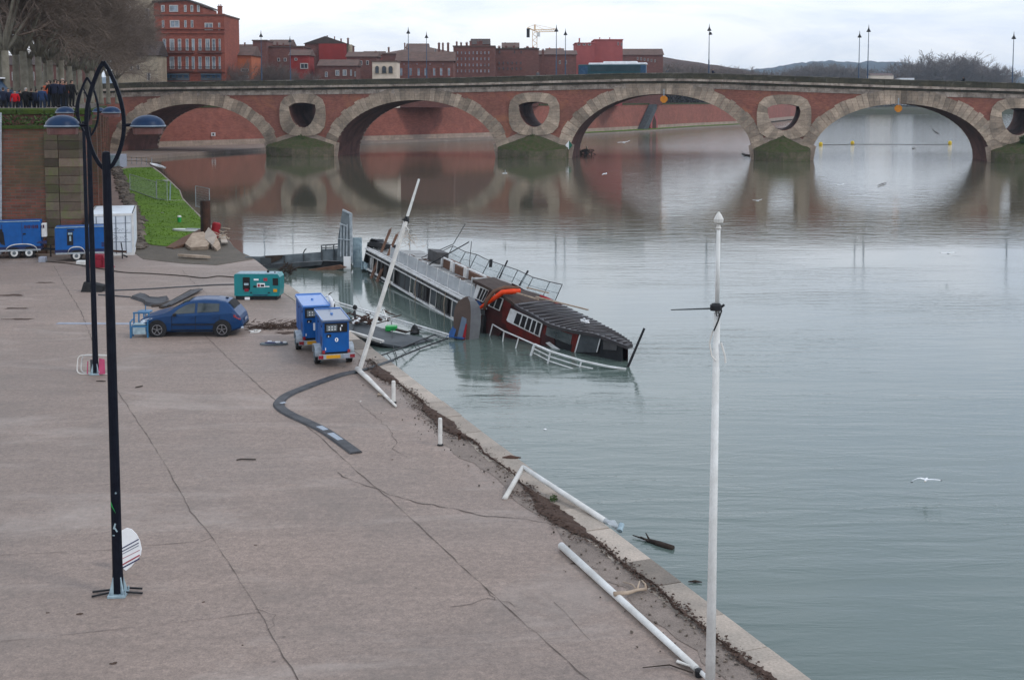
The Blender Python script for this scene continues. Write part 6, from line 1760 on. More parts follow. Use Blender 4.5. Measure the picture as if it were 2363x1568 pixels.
for i, (u, v, s_, lb) in enumerate(((620,757,.35,'low heap of dark twigs just left of the rear generator'),(655,750,.45,'larger heap of dark silt and twigs touching the rear generator'))):
    mb = MB(); rr = random.Random(i); c_ = Q(u, v)
    for k in range(160):
        q = c_ + Vector((rr.gauss(0, s_ * 1.6), rr.gauss(0, s_ * .8), rr.uniform(.01, .12))); d = Vector((rr.uniform(-1,1), rr.uniform(-1,1), rr.uniform(-.3,.3))) * rr.uniform(.05, .22)
        mb.beam(q - d, q + d, .02, .02)
    o = build('twig_heap', mb, 'litter', uv=False); setp(o, lb, 'twigs')

# poles and posts
def pole(name, label, pts, r_, m, cat='pole', n=12, group=None):
    t = thing(name, label, cat, pts[0], 0, group)
    mb = MB(); mb.tube(pts, r_, n); build('shaft', mb, m, t, world=True, smooth=True); return t
# tall flag pole at the right
fb = Q(1637.5, 1640); ft = PY(1658.5, 512, fb.y + .0)
t = thing('flag_pole', 'tall upright white flag pole with black bracket rising from the quay edge', 'flag pole', fb)
def fl(f_): return fb.lerp(ft, f_)
mb = MB(); mb.tube([fl(0), fl(.3), fl(.82)], [.082, .068, .05], 14); build('lower_shaft', mb, 'white_paint', t, world=True, smooth=True)
mb = MB(); mb.tube([fl(.82), fl(.985)], [.034, .028], 12); build('upper_shaft', mb, 'white_paint', t, world=True, smooth=True)
mb = MB(); c_ = fl(.985); mb.lathe([(.03, 0), (.045, .02), (.03, .05), (.025, .08), (.07, .11), (.075, .16), (.045, .22), (.01, .27)], 12, c_); build('finial', mb, 'white_dirty', t, world=True)
mb = MB(); c_ = fl(.832); mb.bbox(c_ + Vector((-.02, -.02, 0)), (.17, .14, .11), .03); mb.tube([c_ + Vector((.05,0,-.02)), c_ + Vector((.11,0,.03))], .02, 6); br_ = build('bracket', mb, 'black_paint', t, world=True)
mb = MB(); mb.tube([c_ + Vector((-.08,0,-.03)), c_ + Vector((-.4,.02,-.045)), c_ + Vector((-.7,.05,-.06))], [.014,.012,.008], 6); build('cross_rod', mb, 'steel_dark', br_, world=True)
mb = MB(); mb.tube([c_ + Vector((.06,-.06,-.05)), c_ + Vector((0,-.08,-.22)), c_ + Vector((-.06,-.08,-.36))], .012, 6); mb.tube([c_ + Vector((-.03,-.07,-.05)), c_ + Vector((-.02,-.08,-.13)), c_ + Vector((.02,-.08,-.13)), c_ + Vector((.02,-.07,-.05))], .008, 6); build('cord', mb, 'black_rubber', t, world=True)
mb = MB(); mb.tube([c_ + Vector((-.07,-.06,-.36)), c_ + Vector((-.12,-.06,-.55)), c_ + Vector((-.08,-.06,-.75)), c_ + Vector((-.02,-.08,-.82))], .014, 6); mb.tube([c_ + Vector((.06,-.05,-.55)), c_ + Vector((.12,-.06,-.75)), c_ + Vector((.13,-.06,-.86))], .016, 6); build('halyard_loop', mb, 'white_dirty', t, world=True)
# leaning broken mast
mb0 = Q(829, 856); mt = PY(967, 413, mb0.y + 1.5)
t = thing('leaning_mast', 'long white mast leaning over from its broken foot beside the generators', 'mast', mb0)
def ml(f_): return mb0.lerp(mt, f_)
mb = MB(); mb.beam(ml(0), ml(.775), .13, .10); build('lower_shaft', mb, 'white_dirty', t, world=True)
mb = MB(); mb.tube([ml(.79), ml(1)], [.055, .04], 10); build('upper_shaft', mb, 'white_paint', t, world=True)
mb = MB(); mb.blob(ml(.782), (.1, .08, .12), 3, .5); mb.beam(ml(.782) + Vector((-.14,0,.02)), ml(.782) + Vector((.1,0,.12)), .06, .05); build('joint_bracket', mb, 'black_paint', t, world=True)
mb = MB(); q = ml(.75) + Vector((.05,-.06,0)); mb.tube([q, q + Vector((.12,0,-.12)), q + Vector((.05,0,-.3)), q + Vector((-.02,0,-.45))], .02, 6); build('frayed_rope', mb, 'white_dirty', t, world=True)
a, c_ = Q(824, 858), Q(914, 941)
t = pole('fallen_pole', 'tapered white pole lying on the pavement from the foot of the leaning mast', [a + Vector((0,0,.12)), a.lerp(c_, .3) + Vector((0,0,.13)), c_ + Vector((0,0,.06))], [.085, .08, .035], 'white_dirty')
def stub(u, vb, vt, r_, label):
    b_ = Q(u, vb); h = PY(u, vt, b_.y).z - QZ
    t = thing('mooring_post', label, 'post', b_, 0, 'white posts along the quay edge')
    mb = MB(); mb.lathe([(r_, 0), (r_, h * .96), (r_ * .8, h)], 14); build('shaft', mb, 'white_dirty', t, smooth=False)
    mb = MB(); mb.lathe([(r_ * 1.6, 0), (r_ * 1.5, .02), (r_ * 1.1, .05)], 12); build('foot_ring', mb, 'black_rubber', t)
stub(908.5, 929, 878, .062, 'short white post beside the thin end of the fallen pole')
stub(1016, 1027, 964, .058, 'short white post standing alone by the brown leaf litter')
t = thing('bent_rail', 'white pipe rail bent in an angle from the pavement over the quay edge', 'rail', Q(1163, 1150))
a, m_, e_ = Q(1164, 1151), Q(1205, 1083) + Vector((0, 0, .30)), Q(1396, 1206) + Vector((0, 0, .05))
m_ = PY(1207, 1077, Q(1200, 1110).y)
mb = MB(); mb.tube([a, m_], [.062, .058], 12); build('leg', mb, 'white_dirty', t, world=True, smooth=True)
mb = MB(); mb.tube([m_, m_.lerp(e_, .5), e_], [.058, .066, .07], 12); build('arm', mb, 'white_paint', t, world=True, smooth=True)
mb = MB(); mb.tube([e_, Q(1410, 1212) + Vector((.02, .05, .03)), Q(1424, 1219) + Vector((.05, .08, -.1))], [.07, .05, .02], 8); mb.prism([e_ + Vector((0,0,0)), e_ + Vector((.22,-.05,.02)), e_ + Vector((.3,-.3,-.05)), e_ + Vector((.08,-.25,-.02))], (0,0,0), (0,0,.02)); build('torn_wrap', mb, 'clear_sheet', t, world=True)
mb = MB(); mb.tube([e_ + Vector((.30,-.38,-.1)), e_ + Vector((.36,-.22,.0))], .065, 10); o = build('plastic_bottle', mb, 'pale_bluegrey'); setp(o, 'pale bottle caught at the end of the bent rail', 'bottle')
a, c_ = Q(1295, 1267), Q(1622, 1566)
d = (c_ - a); c_ = a + d * 1.12
t = thing('fallen_flag_pole', 'long white flag pole lying on the ground parallel to the quay edge', 'flag pole', a)
up = Vector((0, 0, .085))
mb = MB(); mb.tube([a + up, a.lerp(c_, .5) + up, a.lerp(c_, .86) + up], [.078, .066, .058], 14); build('lower_shaft', mb, 'white_paint', t, world=True, smooth=True)
mb = MB(); mb.tube([a.lerp(c_, .86) + up, c_ + up], [.042, .035], 12); build('upper_shaft', mb, 'white_paint', t, world=True, smooth=True)
mb = MB(); q = a.lerp(c_, .87) + up; mb.bbox(q + Vector((0, -.05, -.01)), (.12, .14, .13), .03); br_ = build('bracket', mb, 'black_paint', t, world=True)
mb = MB(); mb.tube([q + Vector((-.1,-.03,-.03)), Q(1545, 1538) + Vector((0,0,.04)), Q(1483, 1543) + Vector((0,0,.03))], [.014,.012,.008], 6); build('cross_rod', mb, 'wood_dark', br_, world=True)
mb = MB(); q2 = Q(1560, 1530); mb.prism([q + Vector((-.02,0,.02)), q2 + Vector((0,0,.02)), q2 + Vector((.03,.05,.03))], (0,0,0), (0,0,.02)); build('torn_strap', mb, 'white_dirty', br_, world=True)
t = thing('driftwood_branch', 'forked pale driftwood branch lying across the fallen flag pole', 'branch', Q(1420, 1388))
P = [Q(1417,1388) + Vector((0,0,.16)), Q(1450,1383) + Vector((0,0,.14)), Q(1470,1372) + Vector((0,0,.10)), Q(1490,1366) + Vector((0,0,.07))]
mb = MB(); mb.tube(P, [.05, .04, .03, .035], 8); mb.tube([P[2], Q(1476,1362) + Vector((0,0,.2))], [.025,.012], 6); mb.tube([P[2], Q(1460,1357) + Vector((0,0,.08)), Q(1438,1347) + Vector((0,0,.05))], [.02,.014,.01], 6); mb.tube([P[3], Q(1489,1358) + Vector((0,0,.1)), Q(1480,1353) + Vector((0,0,.14))], [.03,.02,.008], 6)
build('wood', mb, 'wood_pale', t, world=True, smooth=True)
mb = MB(); q = Q(985, 932) if False else Q(563+298, 940-20)
p = Q(877, 912); mb.tube([p + Vector((-.07,.05,.03)), p + Vector((.07,-.05,.03))], .035, 8); o = build('wood_block', mb, 'wood_pale'); setp(o, 'small pale wood offcut beside the fallen tapered pole', 'wood')
mb = MB(); q = Q(1646, 1473); mb.tube([Q(1632,1448) + Vector((0,0,.05)), q + Vector((-.02,0,.05))], [.02,.008], 6); o = build('white_cord_end', mb, 'white_paint'); setp(o, 'short white cord end in the litter right of the tall flag pole', 'cord')
mb = MB(); q = Q(1060,1013); mb.lathe([(.05,0),(.04,.02),(.03,.12),(.07,.16),(.08,.19),(.02,.21)], 10, q); o = build('rusty_bollard', mb, 'rust'); setp(o, 'tiny rusty bollard head right of the lone white post', 'bollard')
mb = MB(); q = Q(1178, 1058); mb.prism([q + Vector((-.22,.0,.02)), q + Vector((0,.12,.04)), q + Vector((.28,-.05,.03)), q + Vector((.1,-.08,.03))], (0,0,0), (0,0,.03)); o = build('rusty_plate', mb, 'rust'); setp(o, 'rust red plate set in the coping above the bent rail', 'plate')
foliage_rnd = random.Random(2); mb = MB(); q = Q(1278,1157); foliage(mb, q + Vector((0,0,.08)), (.1,.15,.08), 160, foliage_rnd, .01, .035); o = build('weed_tuft', mb, 'leaf_green', uv=False); setp(o, 'small green weed tuft at the coping under the bent rail', 'weed')

# objects on the lawn and mud
def steel_pile():
    b_ = Q(478, 556); b_.z = QZ; h = PY(478, 463, b_.y).z - QZ
    t = thing('steel_pile', 'rust brown steel pile standing at the end of the lawn', 'pile', b_)
    mb = MB(); mb.lathe([(.27, -.3), (.27, h - .02), (.24, h)], 12); build('shaft', mb, 'rust', t)
    mb = MB(); mb.box((-.32, 0, h/2), (.16, .2, h)); mb.lathe([(.25, h - .01), (.25, h + .03)], 12); build('guide_rail', mb, 'wood_dark', t)
steel_pile()
p = Q(494, 549); mb = MB(); mb.lathe([(.3, 0), (.32, .1), (.3, 1.0), (.2, 1.1)], 14); o = build('red_drum', mb, 'red_rubber'); o.location = p; o.rotation_euler = (R(-6), R(10), 0); setp(o, 'dark red drum leaning against the steel pile', 'drum')
def kayak(label, u0, v0, u1, v1, w_, m, m2=None):
    a, c_ = Q(u0, v0), Q(u1, v1); d = c_ - a; L_ = d.length; yaw = math.atan2(d.y, d.x)
    t = thing('paddle_board', label, 'board', a + Vector((0,0,.08)), yaw)
    mb = MB(); K = 14; up_, lo_ = [], []
    for k in range(K + 1):
        f_ = k / K; y = w_/2 * math.sin(PI * f_) ** .55; up_.append((L_ * f_, y, 0)); lo_.append((L_ * f_, -y, 0))
    mb.prism(lo_ + up_[::-1][1:-1], (0,0,0), (0,0,.14)); build('hull', mb, m, t)
    if m2:
        mb = MB(); mb.bbox((L_ * .72, 0, .16), (L_ * .5, w_ * .55, .05), .01); build('deck_pad', mb, m2, t)
kayak('white kayak with lilac end lying on the lawn beside the steel pile', 398, 534, 467, 536, .6, 'marking_white', 'plate_grey')
kayak('white paddle board lying at the far water edge of the lawn', 347, 379, 381, 391, 1.0, 'marking_white', 'clear_sheet')
kayak('long pinkish plank lying on the mud below the stone slabs', 410, 594, 486, 599, .35, 'wood_pale')
t = thing('stone_slabs', 'heap of tilted pale stone slabs beside the steel pile', 'rubble heap', Q(460, 572))
def slab(px, z, m, th=.3):
    P = [Q(u, v) + Vector((0, 0, zz)) for (u, v, zz) in px]; mb = MB(); mb.prism(P, (0,0,0), (.02,.12,-th)); build('slab', mb, m, t, world=True)
slab([(382,572,.05),(420,560,.35),(468,550,.75),(474,556,.7),(440,568,.3),(400,575,.1)], 0, 'wood_brown')
slab([(427,572,.3),(445,563,.75),(470,562,.8),(490,571,.45),(478,577,.25),(440,578,.2)], 0, 'wood_pale')
slab([(468,566,.6),(482,558,1.0),(500,568,.75),(490,577,.35)], 0, 'coping_stone')
slab([(488,575,.3),(500,568,.6),(508,574,.35),(500,580,.15)], 0, 'wood_pale')
t = thing('driftwood_heap', 'bleached driftwood and sheets heaped right of the stone slabs', 'driftwood', Q(515, 565))
mb = MB(); rr = random.Random(31)
for k in range(22):
    q = Q(512 + rr.gauss(0, 7), 562 + rr.gauss(0, 6)) + Vector((0,0,rr.uniform(.1,.7))); d = Vector((rr.uniform(-1,1), rr.uniform(-.6,.6), rr.uniform(-.5,.5))) * rr.uniform(.2,.7); mb.beam(q - d, q + d, .07, .05)
build('branches', mb, 'wood_pale', t, world=True)
mb = MB(); P = [Q(507,561) + Vector((0,0,.6)), Q(520,560) + Vector((0,0,.5)), Q(526,566) + Vector((0,0,.2)), Q(511,568) + Vector((0,0,.25))]; mb.prism(P, (0,0,0), (0,.05,-.06)); build('sheet', mb, 'coping_stone', t, world=True)
t = thing('green_bin', 'small green bin with white lid standing alone on the lawn', 'bin', Q(414, 514)); mb = MB(); mb.lathe([(.14,0),(.16,.45)], 10); build('drum', mb, 'green_plastic', t); mb = MB(); mb.lathe([(.17,.45),(.15,.55),(.05,.58)], 10); build('lid', mb, 'white_paint', t)
mb = MB(); q = Q(375, 493); mb.blob((0,0,.05), (.12,.1,.06), 3, .4); o = build('white_stone', mb, 'white_paint'); o.location = q; setp(o, 'tiny white object on the middle of the lawn', 'litter')
for i, (u0, v0, u1, v1, h, lb) in enumerate(((362, 461, 386, 464, 1.9, 'thin wire fence panel standing on the lawn'), (452, 478, 484, 486, 1.9, 'thin wire fence panel bent over the water edge'), (300, 439, 361, 461, 1.7, 'long leaning wire fence panel across the upper lawn'))):
    a, c_ = Q(u0, v0), Q(u1, v1); t = thing('wire_fence', lb, 'fence', a); mb = MB(); Z = Vector((0,0,h))
    for p_ in (a, c_): mb.tube([p_, p_ + Z], .035, 6)
    mb.tube([a + Z, c_ + Z], .03, 6); mb.tube([a + Vector((0,0,.1)), c_ + Vector((0,0,.1))], .03, 6); build('frame', mb, 'galv', t, world=True)
    mb = MB(); n = int((c_-a).length / .25)
    for k in range(1, n): q = a.lerp(c_, k / n); mb.beam(q, q + Z, .006, .006)
    for k in range(1, 9): mb.beam(a + Z * k / 9, c_ + Z * k / 9, .006, .006)
    build('mesh', mb, 'galv', t, world=True)
t = thing('white_signpost', 'leaning white post with small basin head on the lawn', 'post', Q(392, 463)); a = Q(392, 463)
mb = MB(); mb.beam(a, a + Vector((.1, 0, 1.7)), .09, .09); build('post', mb, 'pale_bluegrey', t, world=True)
mb = MB(); mb.lathe([(.05,0),(.25,.15),(.28,.2)], 12, a + Vector((-.35, 0, 1.75))); build('basin', mb, 'white_paint', t, world=True)
mb = MB(); mb.box(a + Vector((.5, -.3, .05)), (1.9, .1, .05)); o = build('white_strip', mb, 'white_dirty'); setp(o, 'pale strip lying on the grass below the white post', 'strip')
# site cabin at the end of the path
a, b_ = Q(200, 387), Q(289, 385)
t = thing('site_cabin', 'pale grey site cabin with pink panel at the end of the path', 'cabin', (a.x, a.y, QZ))
H_ = PY(250, 357, a.y).z - QZ; W_ = b_.x - a.x
mb = MB(); mb.bbox((W_ * .5, 1.5, H_/2), (W_, 3, H_), .05); build('body', mb, 'plate_grey', t)
mb = MB(); mb.box((W_ * .84, -.02, H_/2), (W_ * .3, .06, H_ * .96)); build('front_panel', mb, 'pale_bluegrey', t)
mb = MB(); mb.box((W_ * .3, -.02, H_/2), (W_ * .14, .06, H_ * .9)); build('pink_panel', mb, 'pink_panel', t)
# low railing behind cabin and planks at the water
t = thing('low_railing', 'low thin railing on the ramp right of the site cabin', 'railing', Q(292, 372)); mb = MB()
a, b_ = Q(293, 378), Q(350, 381)
for z in (.5, 1.0): mb.tube([a + Vector((0,0,z)), b_ + Vector((0,0,z))], .05, 6)
build('rails', mb, 'wood_pale', t, world=True)
mb = MB()
for k in range(6): q = a.lerp(b_, k/5); mb.tube([q, q + Vector((0,0,1.1))], .05, 6)
build('posts', mb, 'galv', t, world=True)
# ================================================================== WRECKS
# grey landing barge with upright steel gate
Y = 73.0
t = thing('steel_barge', 'half sunk grey steel barge lying across the quay end', 'barge', PY(640, 610, Y))
def pb(u, v, dy=0): return PY(u, v, Y + dy)
mb = MB()
side_px = [(544,612.6),(567,592),(602,592),(612,590),(655,588),(742,581.5),(742,575),(808,572),(810,603),(749,600),(655,607),(600,610)]
P = [pb(u, v) for u, v in side_px]
mb.prism(P, (0, 0, 0), (0, .12, 0)); build('side_plate', mb, 'steel_grey', t, world=True)
mb = MB(); mb.prism([pb(544,613), pb(600,612), pb(749,602), pb(808,604), pb(800,622), pb(725,620), pb(600,626), pb(560,620)], (0, .05, 0), (0, 2.0, 0)); build('hull', mb, 'boat_black', t, world=True)
mb = MB(); mb.prism([pb(560,612), pb(600,611), pb(745,602), pb(742,610), pb(650,620), pb(575,619)], (0, -.25, 0), (0, .04, 0)); build('rubbing_strip', mb, 'steel_dark', t, world=True)
for (u0, u1, v0, v1) in ((602,626,594,609),(655,658,589,606),(700,702,586,603),(741,744,576,600),(770,772,576,600)):
    p, q = pb(u0, v1), pb(u1, v0); mb = MB(); mb.box(((p.x+q.x)/2, Y - .06, (p.z+q.z)/2), (q.x-p.x, .1, q.z-p.z)); build('side_rib', mb, 'steel_dark', t, world=True)
mb = MB(); mb.prism([pb(612,590), pb(632,589), pb(655,588), pb(648,598), pb(628,606), pb(618,608)], (0,-.1,0), (0,-.03,0)); build('torn_plate', mb, 'wood_dark', t, world=True)
mb = MB()
for (a, b_) in (((742,566),(782,563)),((742,572),(808,568)),((742,566),(742,580)),((752,566),(752,578)),((770,565),(770,577))): mb.tube([pb(*a), pb(*b_)], .035, 6)
build('handrail', mb, 'steel_dark', t, world=True)
mb = MB(); mb.tube([pb(700,584), pb(703,577), pb(707,574)], .035, 6); build('bent_rod', mb, 'steel_dark', t, world=True)
g_ = MB(); P = [pb(792,483.5), pb(810.6,492), pb(812.5,563), pb(811,606), pb(779,600), pb(781,573), pb(782,548), pb(788,508)]
g_.prism(P, (0, -.35, 0), (0, -.2, 0)); gate = build('upright_gate', g_, 'steel_grey', t, world=True)
mb = MB()
for (a, b_) in (((811,491),(812.5,606)),((792,483),(811,492))): p, q = pb(*a), pb(*b_); mb.beam(p + Vector((0,-.3,0)), q + Vector((0,-.3,0)), .16, .1)
for u in (789, 796, 803): mb.beam(pb(u, 516) + Vector((0,-.37,0)), pb(u - 1, 590) + Vector((0,-.37,0)), .07, .05)
mb.beam(pb(786,514) + Vector((0,-.4,0)), pb(802,520) + Vector((0,-.4,0)), .09, .07); mb.beam(pb(781,549) + Vector((0,-.4,0)), pb(811,552) + Vector((0,-.4,0)), .06, .05)
build('gate_ribs', mb, 'galv', gate, world=True)
mb = MB(); p = pb(804, 626); mb.box((p.x, Y - .5, .0), (.42, .1, 1.5)); build('white_plate', mb, 'marking_white', t, world=True)
mb = MB(); mb.box((pb(823,560).x, Y + .3, .9), (.55, .1, 1.8)); mb.tube([pb(832,562), pb(834,605)], .06, 6); build('rear_plate', mb, 'pale_bluegrey', t, world=True)
mb = MB(); mb.prism([pb(640,634), pb(725,616), pb(790,606), pb(805,612), pb(760,622), pb(725,634), pb(645,640)], (0,-1.0,0), (0,-.8,0)); build('sunk_plank', mb, 'wood_brown', t, world=True)
for i, (px, w_, lb) in enumerate((([(495,612),(560,616),(612,627),(640,628)],.12,'long bleached plank floating beside the grey barge end'),([(527,607),(540,600),(570,592)],.08,'curved pale strip sticking up left of the barge'),([(535,613),(575,606),(600,606)],.10,'short pale plank resting against the barge'),([(550,610),(553,628)],.05,'thin white upright stick by the barge end'))):
    P = [G(u, v, .25) for u, v in px]; mb = MB()
    for a, b_ in zip(P[:-1], P[1:]): mb.beam(a, b_, w_, .07)
    o = build('floating_plank', mb, 'wood_pale', uv=False); setp(o, lb, 'plank')
for i, (u, v) in enumerate(((657,617),(675,621),(700,623))):
    pass
mb = MB(); rr = random.Random(5)
for k in range(26):
    q = G(665 + rr.uniform(-15, 15), 630 + rr.uniform(-4, 4), .1) + Vector((0,0,rr.uniform(0,.35))); d = Vector((rr.uniform(-1,1), rr.uniform(-.6,.6), rr.uniform(-.5,.8))) * rr.uniform(.1,.5); mb.beam(q - d, q + d, .05, .05)
o = build('wreck_debris', mb, 'wood_dark', uv=False); setp(o, 'dark tangled debris in the water behind the green generator', 'debris')

# long grey and white deck boat, parallel to the quay
B0 = Vector((-8.75, 71.3, 0)); ax = Vector((.359, -.933, 0)); yaw1 = math.atan2(ax.y, ax.x)
t1 = thing('sunken_boat', 'long grey party boat with white upper deck sinking beside the quay', 'boat', B0, (R(-5.5), R(.9), yaw1))
Lb, Wb = 20.5, 3.3
mb = MB()   # hull
st_ = [(-.6, .5, 1.5), (.2, .15, 3.0), (2, 0, Wb), (Lb, 0, Wb)]
vs = []
for (x, y0, w_) in st_: vs += [(x, y0 + .25, -1.2), (x, y0, .28), (x, w_, .28), (x, w_ - .25, -1.2)]
mb.add(vs, [(4*k+j, 4*k+j+1, 4*k+5+j, 4*k+4+j) for k in range(3) for j in range(3)] + [(0,3,2,1), (12,13,14,15)]); build('hull', mb, 'boat_black', t1)
mb = MB(); mb.beam((.3, -.05, .30), (Lb, -.05, .22), .12, .09); mb.beam((1.5, -.03, .06), (Lb, -.03, -.05), .06, .06); build('rubbing_rail', mb, 'boat_white', t1)
mb = MB(); mb.box((Lb/2 + .4, Wb/2 + .03, .72), (Lb - .8, Wb - .1, .84)); build('lower_cabin', mb, 'interior_dark', t1)
rr = random.Random(14); x = 1.0; k = 0
while x < Lb - .6:
    w_ = rr.choice((.75, .9, 1.0, .6)); kind = rr.random()
    mb = MB()
    for e in (0, w_): mb.box((x + e, -.005, .72), (.07, .06, .84))
    mb.box((x + w_/2, -.005, 1.12), (w_, .05, .06)); mb.box((x + w_/2, -.005, .33), (w_, .05, .06))
    fr = build('window_frame', mb, 'white_dirty' if k % 4 == 1 else 'boat_grey', t1)
    if kind < .62:
        mb = MB(); mb.box((x + w_/2, .0, .72), (w_ - .1, .03, .74)); build('pane', mb, 'steel_dark' if kind < .3 else 'car_glass', fr, uv=False)
    x += w_ + rr.choice((.03, .03, .12, .3)); k += 1
mb = MB(); mb.box((Lb/2 + .4, .0, 1.28), (Lb - .6, .14, .24))
build('fascia', mb, 'boat_grey', t1)
mb = MB()
for k in range(15): mb.box((1.3 + k * 1.3, -.08, 1.28), (.04, .03, .24))
build('fascia_joints', mb, 'boat_black', t1)
mb = MB(); mb.beam((.3, -.09, 1.17), (Lb, -.09, 1.17), .09, .05); mb.beam((.3, -.11, 1.43), (Lb, -.11, 1.43), .16, .09); mb.beam((.3, -.05, 1.53), (Lb, -.05, 1.53), .06, .03); build('gunwale', mb, 'boat_white', t1)
mb = MB(); mb.box((Lb/2 + .2, Wb/2, 1.43), (Lb - .3, Wb, .06)); dk = build('upper_deck', mb, 'boat_deck', t1)
mb = MB()
for k in range(14): mb.box((2 + k * 1.35, Wb/2, 1.465), (.03, Wb, .012))
build('deck_seams', mb, 'boat_grey', dk)
# near side clear screens
for k in range(9):
    x0 = 4.6 + k * 1.72
    mb = MB(); mb.box((x0 + .84, .18, 1.80), (1.62, .02, .60)); build('screen', mb, 'clear_sheet', t1)
    mb = MB(); mb.beam((x0, .18, 1.45), (x0, .18, 2.16), .045, .045); build('screen_post', mb, 'boat_white', t1)
# benches and white boxes on the far half
for i, (x0, x1, hh, nm, m) in enumerate(((7.4, 9.0, .45, 'bench', 'wood_brown'), (9.4, 11.2, .4, 'bench', 'wood_brown'), (11.6, 14.2, .4, 'bench', 'wood_brown'))):
    mb = MB(); mb.box(((x0+x1)/2, 2.6, 1.46 + hh/2), (x1-x0, .5, hh)); b_ = build(nm, mb, m, t1)
    mb = MB(); mb.beam((x0, 2.3, 1.48), (x0, 2.3, 2.0), .14, .1); mb.beam((x1, 2.3, 1.48), (x1, 2.3, 2.0), .14, .1); mb.beam((x0, 2.35, 1.98), (x1, 2.35, 1.98), .1, .06); build('bench_frame', mb, 'boat_white', b_)
mb = MB(); mb.box((17.4, 2.1, 1.75), (4.4, 1.6, .58)); mb.box((14.9, 2.3, 1.72), (.8, 1.2, .5)); ck = build('deck_box', mb, 'boat_deck', t1)
mb = MB()
for x in (15.2, 16.6, 18.0, 19.4): mb.box((x, 1.28, 1.76), (.06, .04, .6))
mb.box((17.4, 1.27, 1.9), (4.2, .03, .03)); build('box_trim', mb, 'boat_white', ck)
mb = MB(); mb.box((5.4, 2.7, 1.8), (1.6, .7, .6)); build('stern_locker', mb, 'boat_grey', t1)
mb = MB(); rr = random.Random(19)
for k in range(46):
    q = Vector((rr.uniform(3, 19.5), rr.uniform(.5, 2.9), 1.48 + rr.uniform(0, .06))); d = Vector((rr.uniform(-1,1), rr.uniform(-.6,.6), rr.uniform(-.05,.12))) * rr.uniform(.1, .55); mb.beam(q - d, q + d, rr.uniform(.02, .12), .03)
o = build('deck_litter', mb, 'wood_brown', t1, uv=False); o['kind'] = 'stuff'
for (x0, z0) in ((6.0, 1.4), (10.8, 1.35), (15.6, 1.3)):
    mb = MB(); mb.tube([(x0, -.12, z0), (x0 + .12, -.2, .8), (x0 + .3, -.18, .3), (x0 + .25, -.2, -.4)], .022, 5); build('hanging_rope', mb, 'wood_pale', t1)
# far side: leaning wire railing
mb = MB(); top = []
for k, (x, z) in enumerate(((3.0,.35),(5.0,.95),(7.2,.9),(9.0,1.0),(11,.95),(13,1.0),(15,1.05),(17,1.0),(19,1.1),(20.4,1.2))):
    a = Vector((x, Wb - .05, 1.45)); b_ = a + Vector((.18, .35, z)); mb.beam(a, b_, .035, .035); top.append(b_)
mb.tube(top, .022, 5); mb.tube([p * 1.0 - Vector((0,.12,.4)) for p in top], .012, 4)
rl = build('wire_railing', mb, 'boat_black', t1)
for a, b_ in zip(top[1:-1], top[2:]):
    mb = MB(); mb.prism([a - Vector((0,.02,.04)), b_ - Vector((0,.02,.04)), b_ - Vector((.1,.3,.95)), a - Vector((.1,.3,.85))], (0,0,0), (0,.01,0)); build('glass_panel', mb, 'clear_sheet_far', rl, uv=False)
mb = MB(); mb.beam((7.6, 1.4, 1.5), (9.2, 3.1, 3.1), .05, .05); mb.beam((9.3, 3.2, 3.15), (10.4, 2.8, 1.5), .035, .035); mb.beam((4.0,2.2,1.5),(5.2,3.6,2.5), .06, .04); mb.beam((5.2,3.6,2.5),(4.6,4.4,3.6), .03, .03)
mb.beam((13.6,3.2,1.6),(13.2,3.8,2.7), .07, .05); mb.beam((16.2,3.2,1.6),(16.0,3.8,2.6), .09, .05); mb.tube([(12.2,3.3,2.2),(12.2,3.3,2.6)], .09, 8); build('broken_poles', mb, 'boat_black', t1)
# black wrecked stern and paddles
mb = MB(); mb.beam((-.9, .2, -.5), (.5, .1, 1.75), .35, .22); mb.beam((.5, .1, 1.75), (1.8, 1.4, 1.75), .4, .25); mb.blob((.6, .6, 1.75), (.5, .6, .22), 3, .7); mb.blob((-1.1, 1.2, 1.2), (.5, .5, .35), 8, .8); build('wrecked_stern', mb, 'boat_black', t1)
mb = MB(); mb.box((-.2, .1, .35), (.12, .5, .5)); mb.prism([(.0,-.1,.3),(.9,-.12,.2),(.8,-.12,.55),(.1,-.1,.6)], (0,0,0), (0,.06,0)); build('torn_plate', mb, 'pale_bluegrey', t1)
for (a, b_, w_) in (((2.6,-.3,-.1),(1.6,.9,2.75),.14), ((4.0,-.35,-.1),(3.1,.9,2.65),.14)):
    mb = MB(); mb.beam(a, b_, w_, .07); d = (Vector(b_) - Vector(a)); mb.prism([Vector(b_) - d * .22 + Vector((-.12,0,0)), Vector(b_) - d * .22 + Vector((.12,0,0)), Vector(b_) + Vector((.05,0,0)), Vector(b_) + d * .05], (0,0,0), (0,.04,0)); mb.prism([Vector(a), Vector(a) + Vector((.3,0,0)), Vector(a) + d * .3 + Vector((.22,0,0)), Vector(a) + d * .33], (0,-.03,0), (0,.03,0)); build('paddle', mb, 'wood_brown', t1)
mb = MB(); rr = random.Random(8)
for k in range(40):
    q = Vector((2.2 + rr.gauss(0, .5), 1.8 + rr.gauss(0, .4), 1.9 + rr.uniform(0, .7))); d = Vector((rr.uniform(-1,1), rr.uniform(-1,1), rr.uniform(-1,1))) * .2; mb.beam(q - d, q + d, .014, .014)
build('dry_plant', mb, 'wood_pale', t1, uv=False)

